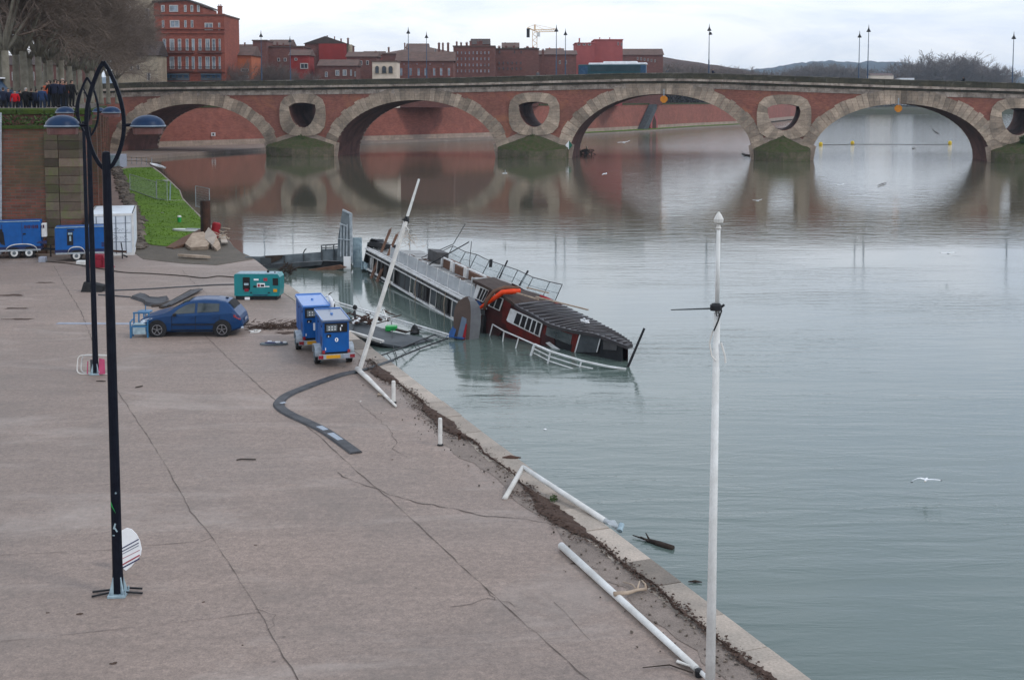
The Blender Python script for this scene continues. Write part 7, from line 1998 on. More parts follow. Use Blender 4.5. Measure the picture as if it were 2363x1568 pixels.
# maroon houseboat, bow under water
ld = Vector((.68, -.733, 0)); ln = Vector((.733, .68, 0)); O2 = Vector((-1.35, 52.5, 0)); yaw2 = math.atan2(ld.y, ld.x)
t2 = thing('sunken_houseboat', 'maroon houseboat with black roof sinking bow first into the river', 'houseboat', O2, yaw2)
def NP(u, v, w_=0.0):   # pixel -> (l, z) on the vertical plane at distance w_ from the near wall
    d = ray(u, v); q = O2 + ln * w_; tt = (q - CAM).dot(ln) / d.dot(ln); p = CAM + d * tt
    return (p - O2).dot(ld), p.z
def L2(u, v, w_=0.0):
    l, z = NP(u, v, w_); return Vector((l, w_, z))
near_px = [(1095,646),(1115,655),(1137,666),(1163,681),(1182,693),(1200,709),(1222,719),(1244,732),(1262,743),(1279,750),(1300,756),(1325,762),(1352,766),(1380,771),(1415,784),(1449,798)]
near = [L2(*p) for p in near_px]
def farw(l): return 2.15 if l < 4.2 else max(.05, 2.15 * (1 - ((l - 4.2) / 4.6) ** 1.6))
far_px = [(1119,635),(1145,640),(1172,645),(1200,658),(1226,674),(1262,688),(1298,706),(1320,717),(1352,732),(1390,752),(1424,770),(1454,788)]
farz = []
for (u, v) in far_px:
    w_ = 2.15
    for _ in range(4): l, z = NP(u, v, w_); w_ = farw(l)
    farz.append((l, z))
def fz(l):
    if l <= farz[0][0]: return farz[0][1]
    for a, b_ in zip(farz[:-1], farz[1:]):
        if l <= b_[0]: return a[1] + (b_[1]-a[1]) * (l - a[0]) / (b_[0] - a[0])
    return farz[-1][1]
K = 34; l0, l1 = near[0].x, near[-1].x
def nz(l):
    for a, b_ in zip(near[:-1], near[1:]):
        if l <= b_.x: return a.z + (b_.z - a.z) * max(0, (l - a.x)) / (b_.x - a.x)
    return near[-1].z
def roof_part(la, lb_, m, K, ribs):
    vs = []
    for k in range(K + 1):
        l = la + (lb_ - la) * k / K; w_ = farw(l)
        zf = fz(l); zn = nz(l); cz = (zf + zn) / 2 + .06
        j = .02 * pnoise(Vector((l * 3, 1, 0)))
        for (y, z) in ((-.12, zn - .10), (-.12, zn + .03), (w_ * .5, cz + j), (w_ + .1, zf + .03), (w_ + .1, zf - .1)): vs.append((l - (0 if y < w_ * .4 else (1.2 if l < 1.5 and y > w_*.9 else .5 if l < 1.5 else 0) * max(0, 1 - max(0, l) / 1.5)), y, z))
    mb = MB(); mb.add(vs, [(5*k+j, 5*k+5+j, 5*k+6+j, 5*k+1+j) for k in range(K) for j in range(4)] + [(0,1,2,3,4), (5*K+4,5*K+3,5*K+2,5*K+1,5*K)])
    o = build('roof', mb, m, t2, uv=False)
    if ribs:
        mb = MB()
        l = la + .15
        while l < lb_ - .3:
            w_ = farw(l) ; mb.beam((l, .0, nz(l) + .06), (l + .10, w_ * .5, (fz(l) + nz(l)) / 2 + .095), .06, .05); mb.beam((l + .10, w_ * .5, (fz(l) + nz(l)) / 2 + .095), (l + .15, w_ * .98, fz(l) + .06), .06, .05); l += .31
        build('roof_ribs', mb, 'cabin_roof', o, uv=False)
    return o
roof_part(l0, 2.25, 'roof_rust', 12, False)
roof_part(2.26, l1 + .05, 'cabin_roof', 26, True)
# walls: near side in sections
def wallsec(name, px, m, y=0.0, th=.08):
    P = [L2(u, v, 0) for u, v in px]; mb = MB(); mb.prism(P, (0, y, 0), (0, y + th, 0)); return build(name, mb, m, t2)
wallsec('near_wall', [(1097,648),(1137,668),(1163,683),(1163,760),(1130,800),(1094,790)], 'boat_maroon')
wallsec('near_wall', [(1163,683),(1200,711),(1244,735),(1279,752),(1279,840),(1163,820)], 'boat_maroon', .0)
wallsec('near_wall', [(1279,752),(1325,764),(1380,773),(1432,792),(1432,850),(1279,845)], 'boat_black', .05)
wallsec('red_panel', [(1170,728),(1200,742),(1247,772),(1247,800),(1185,770),(1168,755)], 'boat_red', -.02, .03)
wallsec('red_post', [(1163,686),(1180,700),(1172,750),(1158,742)], 'boat_red', -.02, .03)
wallsec('door_frame', [(1254,765),(1262,742),(1336,772),(1326,814),(1318,813),(1322,795),(1258,772)], 'boat_red', -.03, .03)
wallsec('sill_white_edge', [(1172,739),(1247,775.5),(1247,777.5),(1172,741)], 'boat_white', -.04, .03)
wallsec('glazed_doors', [(1264,751),(1322,772),(1318,795),(1260,772)], 'car_glass', -.04, .02)
wallsec('torn_sheet', [(1262,790),(1270,788),(1282,797),(1296,806),(1288,808),(1274,800)], 'boat_white', -.08, .03)
wallsec('grey_shutter', [(1341,770),(1387,777),(1378,813),(1330,812)], 'steel_dark', -.02, .04)
wallsec('shutter_edge', [(1339,769),(1341.5,770),(1329,813),(1327,812)], 'boat_white', -.04, .03)
wallsec('shutter_edge', [(1386.5,777),(1388,777.5),(1379,812),(1377.5,811.5)], 'boat_white', -.04, .03)
wallsec('bow_panel', [(1392,785),(1424,792),(1422,808),(1392,806)], 'boat_grey', -.0, .04)
# window strips: white frame sections with separate panes
def winstrip(top_a, top_b, bot_a, bot_b, splits, whole=('w',)):
    ta, tb, ba, bb = (L2(*top_a), L2(*top_b), L2(*bot_a), L2(*bot_b))
    mb = MB(); mb.prism([ta, tb, bb, ba], (0, -.04, 0), (0, -.015, 0)); fr = build('window', mb, 'boat_white', t2)
    for (s0, s1) in splits:
        P = [ta.lerp(tb, s0).lerp(ba.lerp(bb, s0), .10), ta.lerp(tb, s1).lerp(ba.lerp(bb, s1), .10), ta.lerp(tb, s1).lerp(ba.lerp(bb, s1), .93), ta.lerp(tb, s0).lerp(ba.lerp(bb, s0), .93)]
        mb = MB(); mb.prism(P, (0, -.055, 0), (0, -.041, 0)); build('pane', mb, 'interior_dark', fr)
winstrip((1180,711),(1254,744),(1170,738),(1246,777), [(.22,.37),(.41,.53),(.57,.68),(.72,.82),(.86,.965)])
winstrip((1102,656),(1131,668),(1093,686),(1116,697), [(.34,.53),(.60,.77),(.84,.98)])
winstrip((1140,676),(1164,688),(1128,705),(1154,717), [(.1,.42),(.52,.92)])
mb = MB(); mb.box((2.4, 1.1, -.1), (4.6, 1.9, 1.3)); mb.box((5.6, .75, -.2), (2.2, 1.0, 1.2)); mb.box((.9, 1.1, .6), (2.4, 1.7, 1.6)); build('inner_cabin', mb, 'interior_dark', t2)
# far wall and hull
mb = MB(); vs = []
for k in range(19):
    l = -.3 + 8.6 * k / 18; w_ = farw(l); vs += [(l, w_ - .05, -1.0), (l, w_ - .05, fz(l) - .05)]
mb.add(vs, [(2*k, 2*k+1, 2*k+3, 2*k+2) for k in range(18)]); build('far_wall', mb, 'boat_maroon', t2)
mb = MB(); mb.prism([L2(1105,655), L2(1094,700), L2(1090,790), L2(1094,800)] if False else [Vector((-.35, -.0, 2.1)), Vector((-.35, 2.0, 1.7)), Vector((-.35, 2.0, -1)), Vector((-.35, 0, -1))], (0,0,0), (.08,0,0)); build('end_wall', mb, 'boat_black', t2)
mb = MB(); vs = []
hullpts = [(-.6, -.9), (2, -1.0), (4.5, -.85), (6.5, -.4), (8.3, .05), (8.9, .6), (8.3, 1.4), (6.5, 2.3), (4, 2.7), (0, 2.8), (-.6, 2.6)]
n = len(hullpts)
vs = [(x, y, -.28 - .05 * x * (x > 0) * .3) for x, y in hullpts] + [(x * .97, y * .8 + .18, -1.5) for x, y in hullpts]
mb.add(vs, [tuple(range(n)), tuple(range(2*n-1, n-1, -1))] + [(i, n+i, n+(i+1)%n, (i+1)%n) for i in range(n)]); build('hull', mb, 'mud', t2, uv=False)
# white bow railing
def LW(u, v, base):  # pixel -> local point, above a waterline base given in pixels
    b_ = G(*base); p = PY(u, v, b_.y); q = p - O2
    return Vector((q.dot(ld), q.dot(ln), p.z))
rb = [((1137,748),(1130,774)), ((1163,763.5),(1160,787.5)), ((1197,778),(1190,803)), ((1233,794),(1225,820)), ((1270,810.5),(1264,838)), ((1342,832),(1338,846)), ((1403,845),(1402,850)), ((1445,851),(1445,852))]
tops = [LW(*a, b_) for a, b_ in rb]; bots = [LW(*b_, b_) for a, b_ in rb]
mb = MB()
for i in range(0, 3): mb.tube([tops[i], tops[i+1]], .028, 6)
for i in range(3, 7): mb.beam(tops[i], tops[i+1], .09, .06)
for i in range(6):
    r_ = .028 if i < 3 else (.05 if i == 3 else .035); mb.tube([tops[i], bots[i] + (bots[i] - tops[i]) * .8], r_, 6)
mb.tube([LW(1234,805,(1225,820)), LW(1268,822,(1264,838)), LW(1339,844,(1338,846)), LW(1368,850,(1368,850))], .026, 6)
mb.tube([LW(1232,814,(1225,820)), LW(1266,832,(1264,838)), LW(1300,843,(1300,846)), LW(1322,850,(1322,850))], .022, 6)
build('bow_railing', mb, 'boat_white', t2)
# rooftop litter
mb = MB(); mb.blob(Vector((5.4, .9, 1.12)), (.2, .12, .08), 3, .9); build('white_scrap', mb, 'marking_white', t2)
mb = MB(); mb.beam((2.4, 1.0, 1.75), (4.6, 1.95, 1.35), .08, .05); mb.beam((1.9, .3, 1.95), (2.9, .7, 1.72), .06, .05); mb.beam((1.2,1.6,1.95),(2.3,1.9,1.8),.05,.05); build('roof_planks', mb, 'wood_pale', t2)
# orange boom over the roof
a, b_, c_ = L2(1100,716,-.35), L2(1160,674,-.2), L2(1200,671,.5)
t = thing('orange_boom', 'orange rubber tube bent over the roof edge of the houseboat', 'boom', O2, yaw2); WM[t.name] = WM[t2.name].copy()
mb = MB(); mb.tube([a, a.lerp(b_, .5) + Vector((0,0,.0)), b_, b_.lerp(c_, .5), c_], [.07, .12, .14, .15, .12], 10, flat=.8); build('tube', mb, 'orange_rubber', t, smooth=True)
mb = MB(); p = [L2(1246,682,1.7), L2(1262,690,2.0), L2(1294,706,2.1), L2(1285,703,2.0)]; mb.tube([p[0], p[1], p[2]], [.05, .09, .07], 8); o = build('red_tube', mb, 'red_rubber', smooth=True); o.location = O2; o.rotation_euler = (0, 0, yaw2); setp(o, 'dark red tube lying along the far edge of the houseboat roof', 'tube')
mb = MB(); mb.tube([L2(1118,714,-.5), L2(1122,694,-.45), L2(1140,672,-.3), L2(1165,663,.0), L2(1198,664,.5)], [.05,.08,.09,.09,.07], 8); o = build('dark_hose', mb, 'wood_brown', smooth=True); o.location = O2; o.rotation_euler = (0, 0, yaw2); setp(o, 'dark brown hose looped beside the orange tube on the houseboat', 'hose')
# upended dinghy between the two boats
q = G(1074, 782, 0); h_ = PY(1075, 684, q.y).z
t = thing('upended_dinghy', 'brown dinghy standing upright on its stern between the two wrecks', 'dinghy', q, R(-12))
mb = MB(); K = 12; vs = []; prof = []
for k in range(K + 1):
    f_ = k / K; z = -.5 + (h_ + .5) * f_; w_ = .56 * math.sqrt(max(0, 1 - max(0, (f_ - .6) / .4) ** 2.6)) * (.82 + .18 * min(1, f_ * 2)); w_ = max(w_, .1)
    dpt = .30 * (1 - max(0, (f_ - .5) / .5) ** 2)
    vs += [(-w_ + .10 * f_, -.06, z), (w_ * .35 + .1 * f_, -.10, z), (w_ * .42 + .1 * f_, -.06, z), (w_ + .10 * f_, dpt * .9, z), (w_ * .3 + .1 * f_, dpt + .15, z), (-w_ * .7 + .1 * f_, dpt, z)]
fs = []; mi = []
for k in range(K):
    for j in range(6): fs.append((6*k+j, 6*k+(j+1)%6, 6*k+6+(j+1)%6, 6*k+6+j)); mi.append(1 if j in (1, 2) else 0)
b0 = len(mb.v); mb.add(vs, fs); mb.m = mi; build('hull', mb, ['panel_brown', 'panel_grey'], t, uv=False)
mb = MB(); mb.prism([(-.40,-.12,-.2),(.02,-.13,-.2),(.08,-.12,.9),(-.12,-.12,.98)], (0,0,0), (0,.03,0)); ip = build('inset_panel', mb, 'panel_blue', t)
mb = MB(); mb.prism([(-.16,-.14,-.2),(.0,-.14,-.2),(.10,-.13,.65),(.05,-.13,.7)], (0,0,0), (0,.03,0)); build('red_stripe', mb, 'red_rubber', ip)
mb = MB(); p0 = G(1036, 778, .1); q0 = PY(1058, 742, p0.y + .3); mb.prism([p0 + Vector((-.12,0,0)), p0 + Vector((.2,0,0)), q0 + Vector((.02,0,.05)), q0 + Vector((-.12,0,0))], (0,0,0), (.02,.1,.02)); mb.prism([p0, p0 + Vector((.7,.1,-.05)), p0 + Vector((.6,-.2,-.05))], (0,0,0), (0,0,.04))
o = build('blue_tarp', mb, 'tarp_blue', uv=False); setp(o, 'blue tarpaulin scrap hanging left of the upended dinghy', 'tarpaulin')
p0 = L2(1098,695,-.2); mb = MB(); mb.prism([L2(1096,694,-.2), L2(1104,694,-.2), L2(1112,706,-.2), L2(1100,702,-.2)], (0,0,0), (0,.05,0)); o = build('blue_tarp', mb, 'tarp_blue', uv=False); o.location = O2; o.rotation_euler = (0,0,yaw2); setp(o, 'small bright blue tarpaulin corner above the upended dinghy', 'tarpaulin')
# black mooring pole by the bow
p0, p1 = G(1449, 846, 0), None; p1 = PY(1487, 757, p0.y); mb = MB(); d = p1 - p0; mb.tube([p0 - d * .5, p1], [.055, .045], 8); o = build('black_pole', mb, 'black_paint'); setp(o, 'black pole leaning out of the water beyond the houseboat bow', 'pole')

# collapsed gangway and pontoon between quay and wrecks
t = thing('gangway', 'collapsed white railed gangway slanting from the generators to the dinghy', 'gangway', G(818, 740, .2))
def gg(u, v, z): return G(u, v, z)
mb = MB()
for dz in (0, .13): mb.beam(gg(768,700 ,.55) + Vector((0,0,dz)), gg(1035,777,.12) + Vector((0,0,dz * .8)), .07, .05)
build('upper_rail', mb, 'boat_white', t, world=True)
mb = MB(); mb.beam(gg(806,764,.42), gg(884,787,.36), .12, .07); mb.beam(gg(806,768,.3), gg(878,790,.26), .06, .05); build('lower_rail', mb, 'white_dirty', t, world=True)
mb = MB(); P = [gg(800,738,.22), gg(838,742,.20), gg(905,765,.16), gg(1000,782,.06), gg(930,800,.05), gg(884,792,.2), gg(806,773,.26)]; mb.prism(P, (0,0,-.10), (0,0,0)); build('deck_plate', mb, 'steel_dark', t, world=True)
mb = MB(); mb.tube([gg(818,718,.62), gg(820,742,.25)], .06, 6); mb.blob(gg(819,709,.6), (.11,.1,.11), 3, .3); mb.tube([gg(820,745,.3), gg(813,768,.35)], .02, 5); build('black_winch', mb, 'black_rubber', t, world=True)
mb = MB(); rr = random.Random(3)
for k in range(46):
    q = gg(rr.uniform(826, 918), 0, 0) if False else G(845 + rr.gauss(0, 26), 742 + rr.gauss(0, 7), .25); q.z += rr.uniform(0, .25); d = Vector((rr.uniform(-1,1), rr.uniform(-1,1), rr.uniform(-.3,.3))) * rr.uniform(.08,.4); mb.beam(q - d, q + d, rr.uniform(.03, .16), .04)
build('rusty_scrap', mb, 'rust', t, world=True)
mb = MB(); p0 = G(903,756,.3); mb.bbox(p0, (.5,.4,.2), .03); o = build('green_crate', mb, 'green_plastic'); setp(o, 'bright green crate lying on the collapsed gangway', 'crate')
mb = MB(); p0 = G(818,741,.3)
for k in range(9):
    q = G(826 + rr.uniform(-14, 22), 738 + rr.uniform(-8, 6), .35); mb.blob(q, (.09,.07,.06), k, .7)
o = build('white_debris', mb, 'marking_white'); setp(o, 'white scraps scattered on the collapsed gangway near the mast', 'litter')
mb = MB(); mb.tube([G(885,716,.5), G(892,735,.4), G(890,752,.3)], [.05,.03,.02], 6); mb.tube([G(880,720,.5), G(873,712,.6)], .03, 5); o = build('torn_cloth', mb, 'white_dirty'); setp(o, 'torn white cloth strip hanging from the gangway rail right of the mast', 'cloth')
t = thing('bent_truss', 'thin dark bent gangway truss lying on the water before the dinghy', 'truss', G(930, 800, .05))
mb = MB(); A = [G(1034,780,.12), G(970,803,.06), G(905,830,.3), G(880,840,.62)]; Bq = [G(1008,770,.12), G(955,791,.08), G(893,815,.25), G(866,824,.62)]
mb.tube(A, .032, 6); mb.tube(Bq, .028, 6); build('chords', mb, 'boat_black', t, world=True)
mb = MB()
for f_ in (.04,.18,.33,.50,.68):
    def al(P, f): 
        f *= len(P) - 1; i = min(len(P) - 2, int(f)); return P[i].lerp(P[i+1], f - i)
    mb.tube([al(A, f_), al(Bq, f_)], .018, 5)
build('cross_bars', mb, 'boat_black', t, world=True)
mb = MB(); mb.tube([G(904,790,.1), G(912,812,.1), G(917,828,.2)], .02, 5); mb.tube([G(903,742,.3), G(906,770,.25), G(904,790,.1)], .018, 5); build('hanging_cable', mb, 'boat_black', t, world=True)
mb = MB(); q = G(950,752,.1); mb.blob(G(957,765,.1), (.22,.2,.28), 4, .4); mb.tube([G(955,757,.15), G(972,757,.2)], .09, 8); o = build('black_float', mb, 'boat_black'); setp(o, 'black float bobbing under the gangway rail near the dinghy', 'float')
mb = MB(); mb.beam(G(915,760,.3), G(938,766,.25), .14, .08); mb.tube([G(938,766,.3), G(952,762,.4)], .03, 5); o = build('dark_oar', mb, 'wood_dark'); setp(o, 'short dark oar right of the green crate', 'oar')
t = thing('grey_heron', 'grey and white bird perched on the rim of the rear blue generator', 'bird', G(763, 701, 2.4) if False else PY(764, 712, 46.5))
mb = MB(); mb.tube([(0,0,-.1),(.02,0,.05),(.03,0,.25),(-.03,0,.42),(-.09,0,.52)], [.04,.11,.12,.06,.03], 8); mb.tube([(-.09,0,.52),(-.16,0,.5),(-.27,0,.42)], [.04,.035,.008], 6); build('body', mb, 'gull_white', t, smooth=True)
mb = MB(); mb.tube([(.1,.0,.35),(.12,0,.1),(.08,0,-.05)], [.02,.05,.015], 6); mb.tube([(-.1,0,.54),(-.0,0,.62),(.1,0,.66)], [.025,.02,.005], 5); build('dark_plumes', mb, 'wood_dark', t)

# ------------------------------------------------------------------ things on the water
def log_(name, label, cat, px, r_, m, z=.03, twigs=()):
    P = [G(u, v, z) for u, v in px]; t = thing(name, label, cat, P[0]); mb = MB(); mb.tube(P, r_, 8); 
    for (a, b_, zz) in twigs: mb.tube([G(*a, z), G(*b_, z) + Vector((0,0,zz))], [.03,.012], 5)
    build('wood', mb, m, t, world=True, smooth=True); return t
log_('floating_log', 'short black log floating beside the quay near the flag pole', 'log', [(1497,1246),(1520,1254),(1553,1264)], [.05,.075,.07], 'wood_dark', twigs=(((1497,1246),(1460,1236),.02), ((1500,1247),(1490,1240),.12), ((1497,1248),(1478,1243),.06)))
log_('floating_twig', 'thin dark twig floating between the quay edge and flag pole', 'twig', [(1588,1341),(1604,1340),(1620,1342)], [.01,.03,.01], 'wood_dark')
log_('floating_branch', 'dark branch sticking out of the water by the third pier', 'branch', [(1712,354),(1722,358),(1738,360)], [.1,.2,.22], 'wood_dark', .1, (((1722,358),(1706,353),.8),((1726,360),(1714,365),.2)))
log_('floating_branch', 'curved dark branch afloat right of the third pier', 'branch', [(2025,428),(2036,424),(2046,421)], [.03,.06,.03], 'wood_dark', .1)
log_('floating_branch', 'small dark stick afloat below the rightmost arch', 'branch', [(2106,343),(2112,342)], [.12,.1], 'wood_dark', .05)
log_('floating_branch', 'slanting dark stick in the shining water far right', 'branch', [(2152,298),(2158,304),(2166,308)], [.1,.18,.1], 'wood_dark', .1)
mb = MB(); rr = random.Random(2); c_ = G(1350, 356, 0)
for k in range(60):
    q = c_ + Vector((rr.gauss(0,.8), rr.gauss(0,.5), rr.uniform(0,.9))); d = Vector((rr.uniform(-1,1), rr.uniform(-1,1), rr.uniform(-.5,.7))) * .5; mb.beam(q - d, q + d, .12, .1)
o = build('debris_clump', mb, 'wood_dark', uv=False); setp(o, 'dark clump of driftwood caught at the foot of the second pier', 'debris')
mb = MB(); mb.tube([c_ + Vector((.3,0,.9)), c_ + Vector((.3,0,1.5))], .16, 8); o = build('wood_stump', mb, 'wood_pale'); setp(o, 'pale stump poking out of the driftwood clump at the second pier', 'stump')
for i, (u, v, lb) in enumerate(((1894,331,'yellow buoy nearest to the third pier with a chain below'),(1967,328,'yellow buoy in the middle of the rightmost arch'),(2192,328,'yellow buoy at the right side of the rightmost arch'))):
    q = G(u, v + 5, 0); t = thing('yellow_buoy', lb, 'buoy', q, 0, 'yellow buoys beyond the rightmost arch')
    mb = MB(); mb.lathe([(.15,-.4),(.38,-.2),(.42,.1),(.40,.55),(.27,.72),(.1,.78)], 14); build('float', mb, 'buoy_yellow', t, smooth=False)
    mb = MB(); mb.lathe([(.05,.76),(.05,.92),(.02,.96)], 8); build('eye', mb, 'steel_dark', t)
    mb = MB(); mb.lathe([(.42,.20),(.43,.22),(.425,.28)], 14); build('band', mb, 'plate_yellow', t)
mb = MB(); A = [G(1897,334,.06), G(1930,334,.04), G(1965,333,.06), G(2050,333,.03), G(2120,333.5,.03), G(2190,333,.06)]; mb.tube(A, .05, 5); o = build('buoy_line', mb, 'wood_dark'); setp(o, 'dark floating line joining the three yellow buoys', 'rope')
# gulls
def gull(label, pos, span, yaw, wl, wr, pitch=0):
    t = thing('gull', label, 'gull', pos, (pitch, 0, yaw), 'gulls over the river')
    s_ = span / 1.2; mb = MB()
    mb.tube([(0,-.26,.0),(0,-.2,.01),(0,-.1,0),(0,.04,-.01),(0,.18,0),(0,.3,.0)], [.012,.045,.06,.07,.045,.015], 8, M=Matrix.Scale(s_, 4))
    for sg, W_ in ((-1, wl), (1, wr)):
        vs = []
        for k, f_ in enumerate((0, .3, .55, .8, 1)):
            x = sg * (.04 + .58 * f_); z = .02 + W_[0] * math.sin(PI * f_ * .55) + W_[1] * f_ * f_; c_ = .17 * (1 - .75 * f_ ** 1.3); sw = .12 * max(0, f_ - .45)
            vs += [(x, -c_ * .5 + sw, z), (x, c_ * .5 + sw, z - .01), (x, c_ * .1 + sw, z + .02)]
        fs = []
        for k in range(4): 
            for j in range(3): fs.append((3*k+j, 3*k+(j+1)%3, 3*k+3+(j+1)%3, 3*k+3+j))
        mb.add(vs, fs, M=Matrix.Scale(s_, 4))
    build('body', mb, 'gull_white', t, uv=False)
    mb = MB(); mb.tube([(0,-.26,0),(0,-.32,-.01)], [.012,.004], 5, M=Matrix.Scale(s_, 4)); build('beak', mb, 'plate_yellow', t)
    for sg, W_ in ((-1, wl), (1, wr)):
        mb = MB(); x = sg * .60; z = .02 + W_[0] * math.sin(PI * .55 * .97) + W_[1]; mb.box((x, .07, z), (.08, .05, .03), M=Matrix.Scale(s_, 4)); build('wing_tip', mb, 'black_paint', t)
gull('large white gull gliding low over the near water at right', PY(2137, 1106, 30.5), .72, R(-28), (.10,-.34), (.06,-.04), R(0))
gull('white gull flying in front of the middle arch', PY(1440, 329, 150), 1.7, R(15), (.02,-.05), (.05,.12))
gull('white gull over the water below the green channel sign', PY(1396, 401, 118), 1.1, R(60), (.02,-.15), (.05,.02))
gull('white gull with raised wing in the reflection of the second pier', PY(1165, 400, 112), 1.1, R(100), (.1,.3), (.05,-.1))
gull('small gull skimming the bright water left of the third pier reflection', PY(1748, 463, 95), .9, R(20), (.04,.02), (.04,.10))
gull('dark winged gull low over the water at far right', PY(2188, 584, 72), .95, R(10), (.04,-.03), (.04,-.03))
gull('distant gull over the reflection right of the third pier', PY(1940, 427, 120), 1.0, R(30), (.04,.0), (.04,.08))
mb = MB(); mb.blob((0,0,0), (.05,.05,.02), 1, .3); o = build('white_float', mb, 'marking_white'); o.location = G(1258, 990, .01); setp(o, 'tiny white object floating on the calm near water', 'float')

# ================================================================== PEOPLE
def skel(pose):
    # vertices (x,y,z,r); z up, facing -y
    V = []; E = []
    def add(p, r_, par=None):
        V.append((p, r_)); i = len(V) - 1
        if par is not None: E.append((par, i))
        return i
    hip = add((0,0,.95), .155)
    wst = add((0,.0,1.10), .14, hip); ch = add((0,.01,1.32), .165, wst); nk0 = add((0,.0,1.46), .075, ch); nk = add((0,-.01,1.51), .055, nk0)
    hd0 = add((0,-.015,1.58), .085, nk); hd = add((0,-.015,1.67), .095, hd0); add((0,-.005,1.74), .06, hd)
    add((0,-.11,1.62), .018, hd0)
    for s_ in (-1, 1):
        sh = add((s_*.19,.01,1.40), .075, ch)
        if pose == 0: el, wr = (s_*.26,.03,1.13), (s_*.26,-.06,.90)
        elif pose == 1: el, wr = (s_*.25,.02,1.14), (s_*.12,-.24,1.12)
        else: el, wr = ((s_*.27,-.02,1.14), (s_*.20,-.25,1.30)) if s_ > 0 else ((s_*.25,.05,1.13), (s_*.24,.0,.90))
        e = add(el, .052, sh); w_ = add(wr, .038, e)
        d = (Vector(wr) - Vector(el)).normalized(); h = add(tuple(Vector(wr) + d * .07), .036, w_)
        sd = d.cross(Vector((0,1,0)) if abs(d.y) < .9 else Vector((1,0,0))).normalized()
        for k in range(4):
            b_ = Vector(wr) + d * .10 + sd * (.028 * (k - 1.5)); f1 = add(tuple(b_), .011, h); add(tuple(b_ + d * (.055, .065, .06, .045)[k] + Vector((0,-.012,0))), .008, f1)
        th = add(tuple(Vector(wr) + d * .05 - sd * .05), .012, h); add(tuple(Vector(wr) + d * .095 - sd * .065), .009, th)
        hp = add((s_*.09,.0,.90), .11, hip)
        kn = add((s_*.105,-.02,.50), .072, hp); an = add((s_*.11,.03,.09), .05, kn); add((s_*.12,-.15,.045), .042, an)
    return V, E
PROTO = []
for pose in range(3):
    V, E = skel(pose)
    me = bpy.data.meshes.new('person_skeleton'); me.from_pydata([p for p, r_ in V], E, [])
    o = bpy.data.objects.new('tmp_person', me); COL.objects.link(o)
    o.modifiers.new('s', 'SKIN'); sb = o.modifiers.new('u', 'SUBSURF'); sb.levels = 1; sb.render_levels = 1
    for i, (p, r_) in enumerate(V): me.skin_vertices[0].data[i].radius = (r_, r_)
    me.skin_vertices[0].data[0].use_root = True
    dg = bpy.context.evaluated_depsgraph_get()
    m2 = bpy.data.meshes.new_from_object(o.evaluated_get(dg)); m2.name = 'person_body'
    bpy.data.objects.remove(o)
    for nm in ('skin', 'cloth_black', 'cloth_jeans', 'cloth_black', 'hair'): m2.materials.append(None)
    for pl in m2.polygons:
        c_ = pl.center; pl.use_smooth = True
        if c_.z > 1.66 or (c_.z > 1.56 and c_.y > .02): pl.material_index = 4
        elif c_.z > 1.495: pl.material_index = 0
        elif c_.z > .86 and not (abs(c_.x) > .12 and c_.z < .9): pl.material_index = 1
        elif c_.z > .12 or abs(c_.x) > .2: pl.material_index = 2
        else: pl.material_index = 3
        # hands
        for q, r_ in V:
            pass
    PROTO.append(m2)
def person(label, loc, rz, pose, coat, legs='cloth_jeans', hair='hair', sc=1.0, bag=False):
    o = bpy.data.objects.new('person', PROTO[pose]); COL.objects.link(o)
    for i, m in enumerate(('skin', coat, legs, 'cloth_black', hair)):
        o.material_slots[i].link = 'OBJECT'; o.material_slots[i].material = M_[m]
    o.location = loc; o.rotation_euler = (0, 0, rz); o.scale = (sc * 1.12, sc * 1.2, sc)
    setp(o, label, 'person', 'people on the promenade')
    if bag:
        mb = MB(); mb.bbox((0, .2, 1.2), (.3, .18, .42), .05); b_ = build('backpack', mb, 'cloth_black'); b_.location = loc; b_.rotation_euler = (0,0,rz); setp(b_, 'black backpack worn by a person in the standing crowd', 'backpack')
    return o
def pos(u, Y, z=PROMZ): p = PY(u, 240, Y); return Vector((p.x, Y, z - (.38 if u < 112 and Y < 81 else 0)))
PP = [(8,79,200,0,'cloth_navy','dark coat at the far left edge behind the wall',.98),(20,80,30,1,'cloth_navy','navy coat between the left edge and the red coat',.95),(35,79,10,0,'cloth_red','bright red coat by the wall',.88),(46,80,170,0,'cloth_black','black jacket just right of the red coat',.9),(60,80,160,1,'cloth_black','grey hair and black jacket facing away',.98),(73,80.5,190,0,'cloth_black','broad black coat left of the blue jacket',.95),(84,80,175,1,'cloth_navy','dark coat close beside the broad black coat',.93),(98,79.5,180,0,'cloth_blue','blue jacket leaning at the wall',1.0),(110,82,20,1,'cloth_orange','orange top behind the blue jacket',1.0),(118,80,200,2,'cloth_black','black coat at the left of the standing crowd',1.02),(127,79.6,180,0,'cloth_navy','navy coat in the middle of the crowd',1.06),(134,80.4,150,1,'cloth_black','black hooded coat in the middle of the crowd',1.04),(141,79.7,185,2,'cloth_navy','navy jacket with white hem in the crowd',1.03),(147,81.4,30,0,'cloth_orange','rust orange jacket in the crowd',1.05),(152,79.8,170,0,'cloth_black','black coat at the right of the crowd',1.02),(146,84,10,1,'cloth_black','pale hair standing behind the crowd',1.15),(166,84,160,0,'cloth_black','black coat standing apart right of the crowd',1.08),(116,83.5,0,0,'cloth_black','black hat and coat behind the blue jacket',1.08),(131,83,15,0,'cloth_black','tall dark figure at the back of the crowd',1.1)]
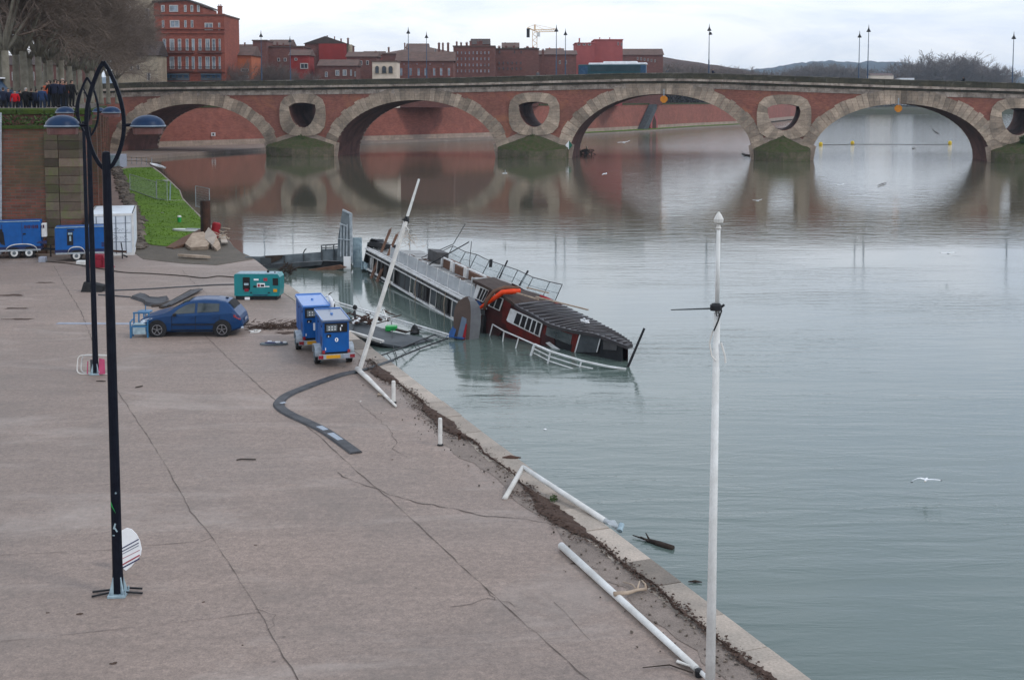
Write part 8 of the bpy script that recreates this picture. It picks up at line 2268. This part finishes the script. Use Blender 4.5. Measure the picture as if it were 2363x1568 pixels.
for i, (u, Y, rz, ps, ct, lb, sc) in enumerate(PP):
    person('person in ' + lb, pos(u, Y), R(rz), ps, ct, 'cloth_jeans' if i % 2 else 'cloth_black', 'hair_grey' if i in (4, 15) else 'hair', sc)
# people on the bridge
for i, (u, t_, ct, lb) in enumerate(((1241,2,'cloth_grey','person in grey coat on the bridge left of the bus'),(1635+10,2,'cloth_navy','person in dark coat on the bridge near the lone lamp'),(2042-580,3,'cloth_black','x'),(1540,4,'cloth_grey','person in grey coat on the bridge just right of the bus'),(2224,3,'cloth_black','person in black coat on the bridge near the right edge'))):
    if lb == 'x': continue
    s_, _ = face(u, 175, t_); person(lb, BP(s_, t_, ztop(s_) - .9), BYAW + i, i % 3, ct)['group'] = 'people on the bridge'
# parked vehicles behind the parapet on the bridge
for i, (u, m, lb) in enumerate(((1225,'cloth_black','black scooter parked on the bridge left of the bus'),(2460-500,'x',''))):
    if m == 'x': continue
    s_, _ = face(u + 18, 175, 3); t = thing('scooter', lb, 'scooter', BP(s_, 2.0, ztop(s_) - .9), BYAW)
    mb = MB(); mb.tube([(0,0,.3),(.9,0,.35),(1.3,0,.9),(1.35,0,1.25)], [.2,.16,.08,.05], 8); mb.bbox((.3,0,.8), (.8,.3,.2), .05); build('body', mb, 'black_paint', t)
    for x in (0, 1.5): mb = MB(); mb.tube([(x,-.06,.3),(x,.06,.3)], .3, 14); build('wheel', mb, 'black_rubber', t)
# van on the promenade at far left
p = pos(2, 90); t = thing('parked_van', 'dark blue van with white roof bar behind the wall at far left', 'van', Vector((p.x - 4.0, 90, PROMZ)))
mb = MB(); mb.prism([(0,0,.4),(4.6,0,.4),(4.6,0,1.1),(3.9,0,1.3),(3.3,0,2.1),(0,0,2.1)], (0,0,0), (0,1.9,0)); build('body', mb, 'lamp_blue', t)
mb = MB(); mb.box((2.0, .95, 2.14), (3.4, 1.8, .1)); build('roof_bar', mb, 'marking_white', t)
mb = MB(); mb.box((1.6,-.02,1.6),(2.6,.03,.6)); build('side_window', mb, 'win_dark', t)
for x in (.9, 3.8): mb = MB(); mb.tube([(x,-.03,.34),(x,.2,.34)], .34, 16); build('wheel', mb, 'black_rubber', t)
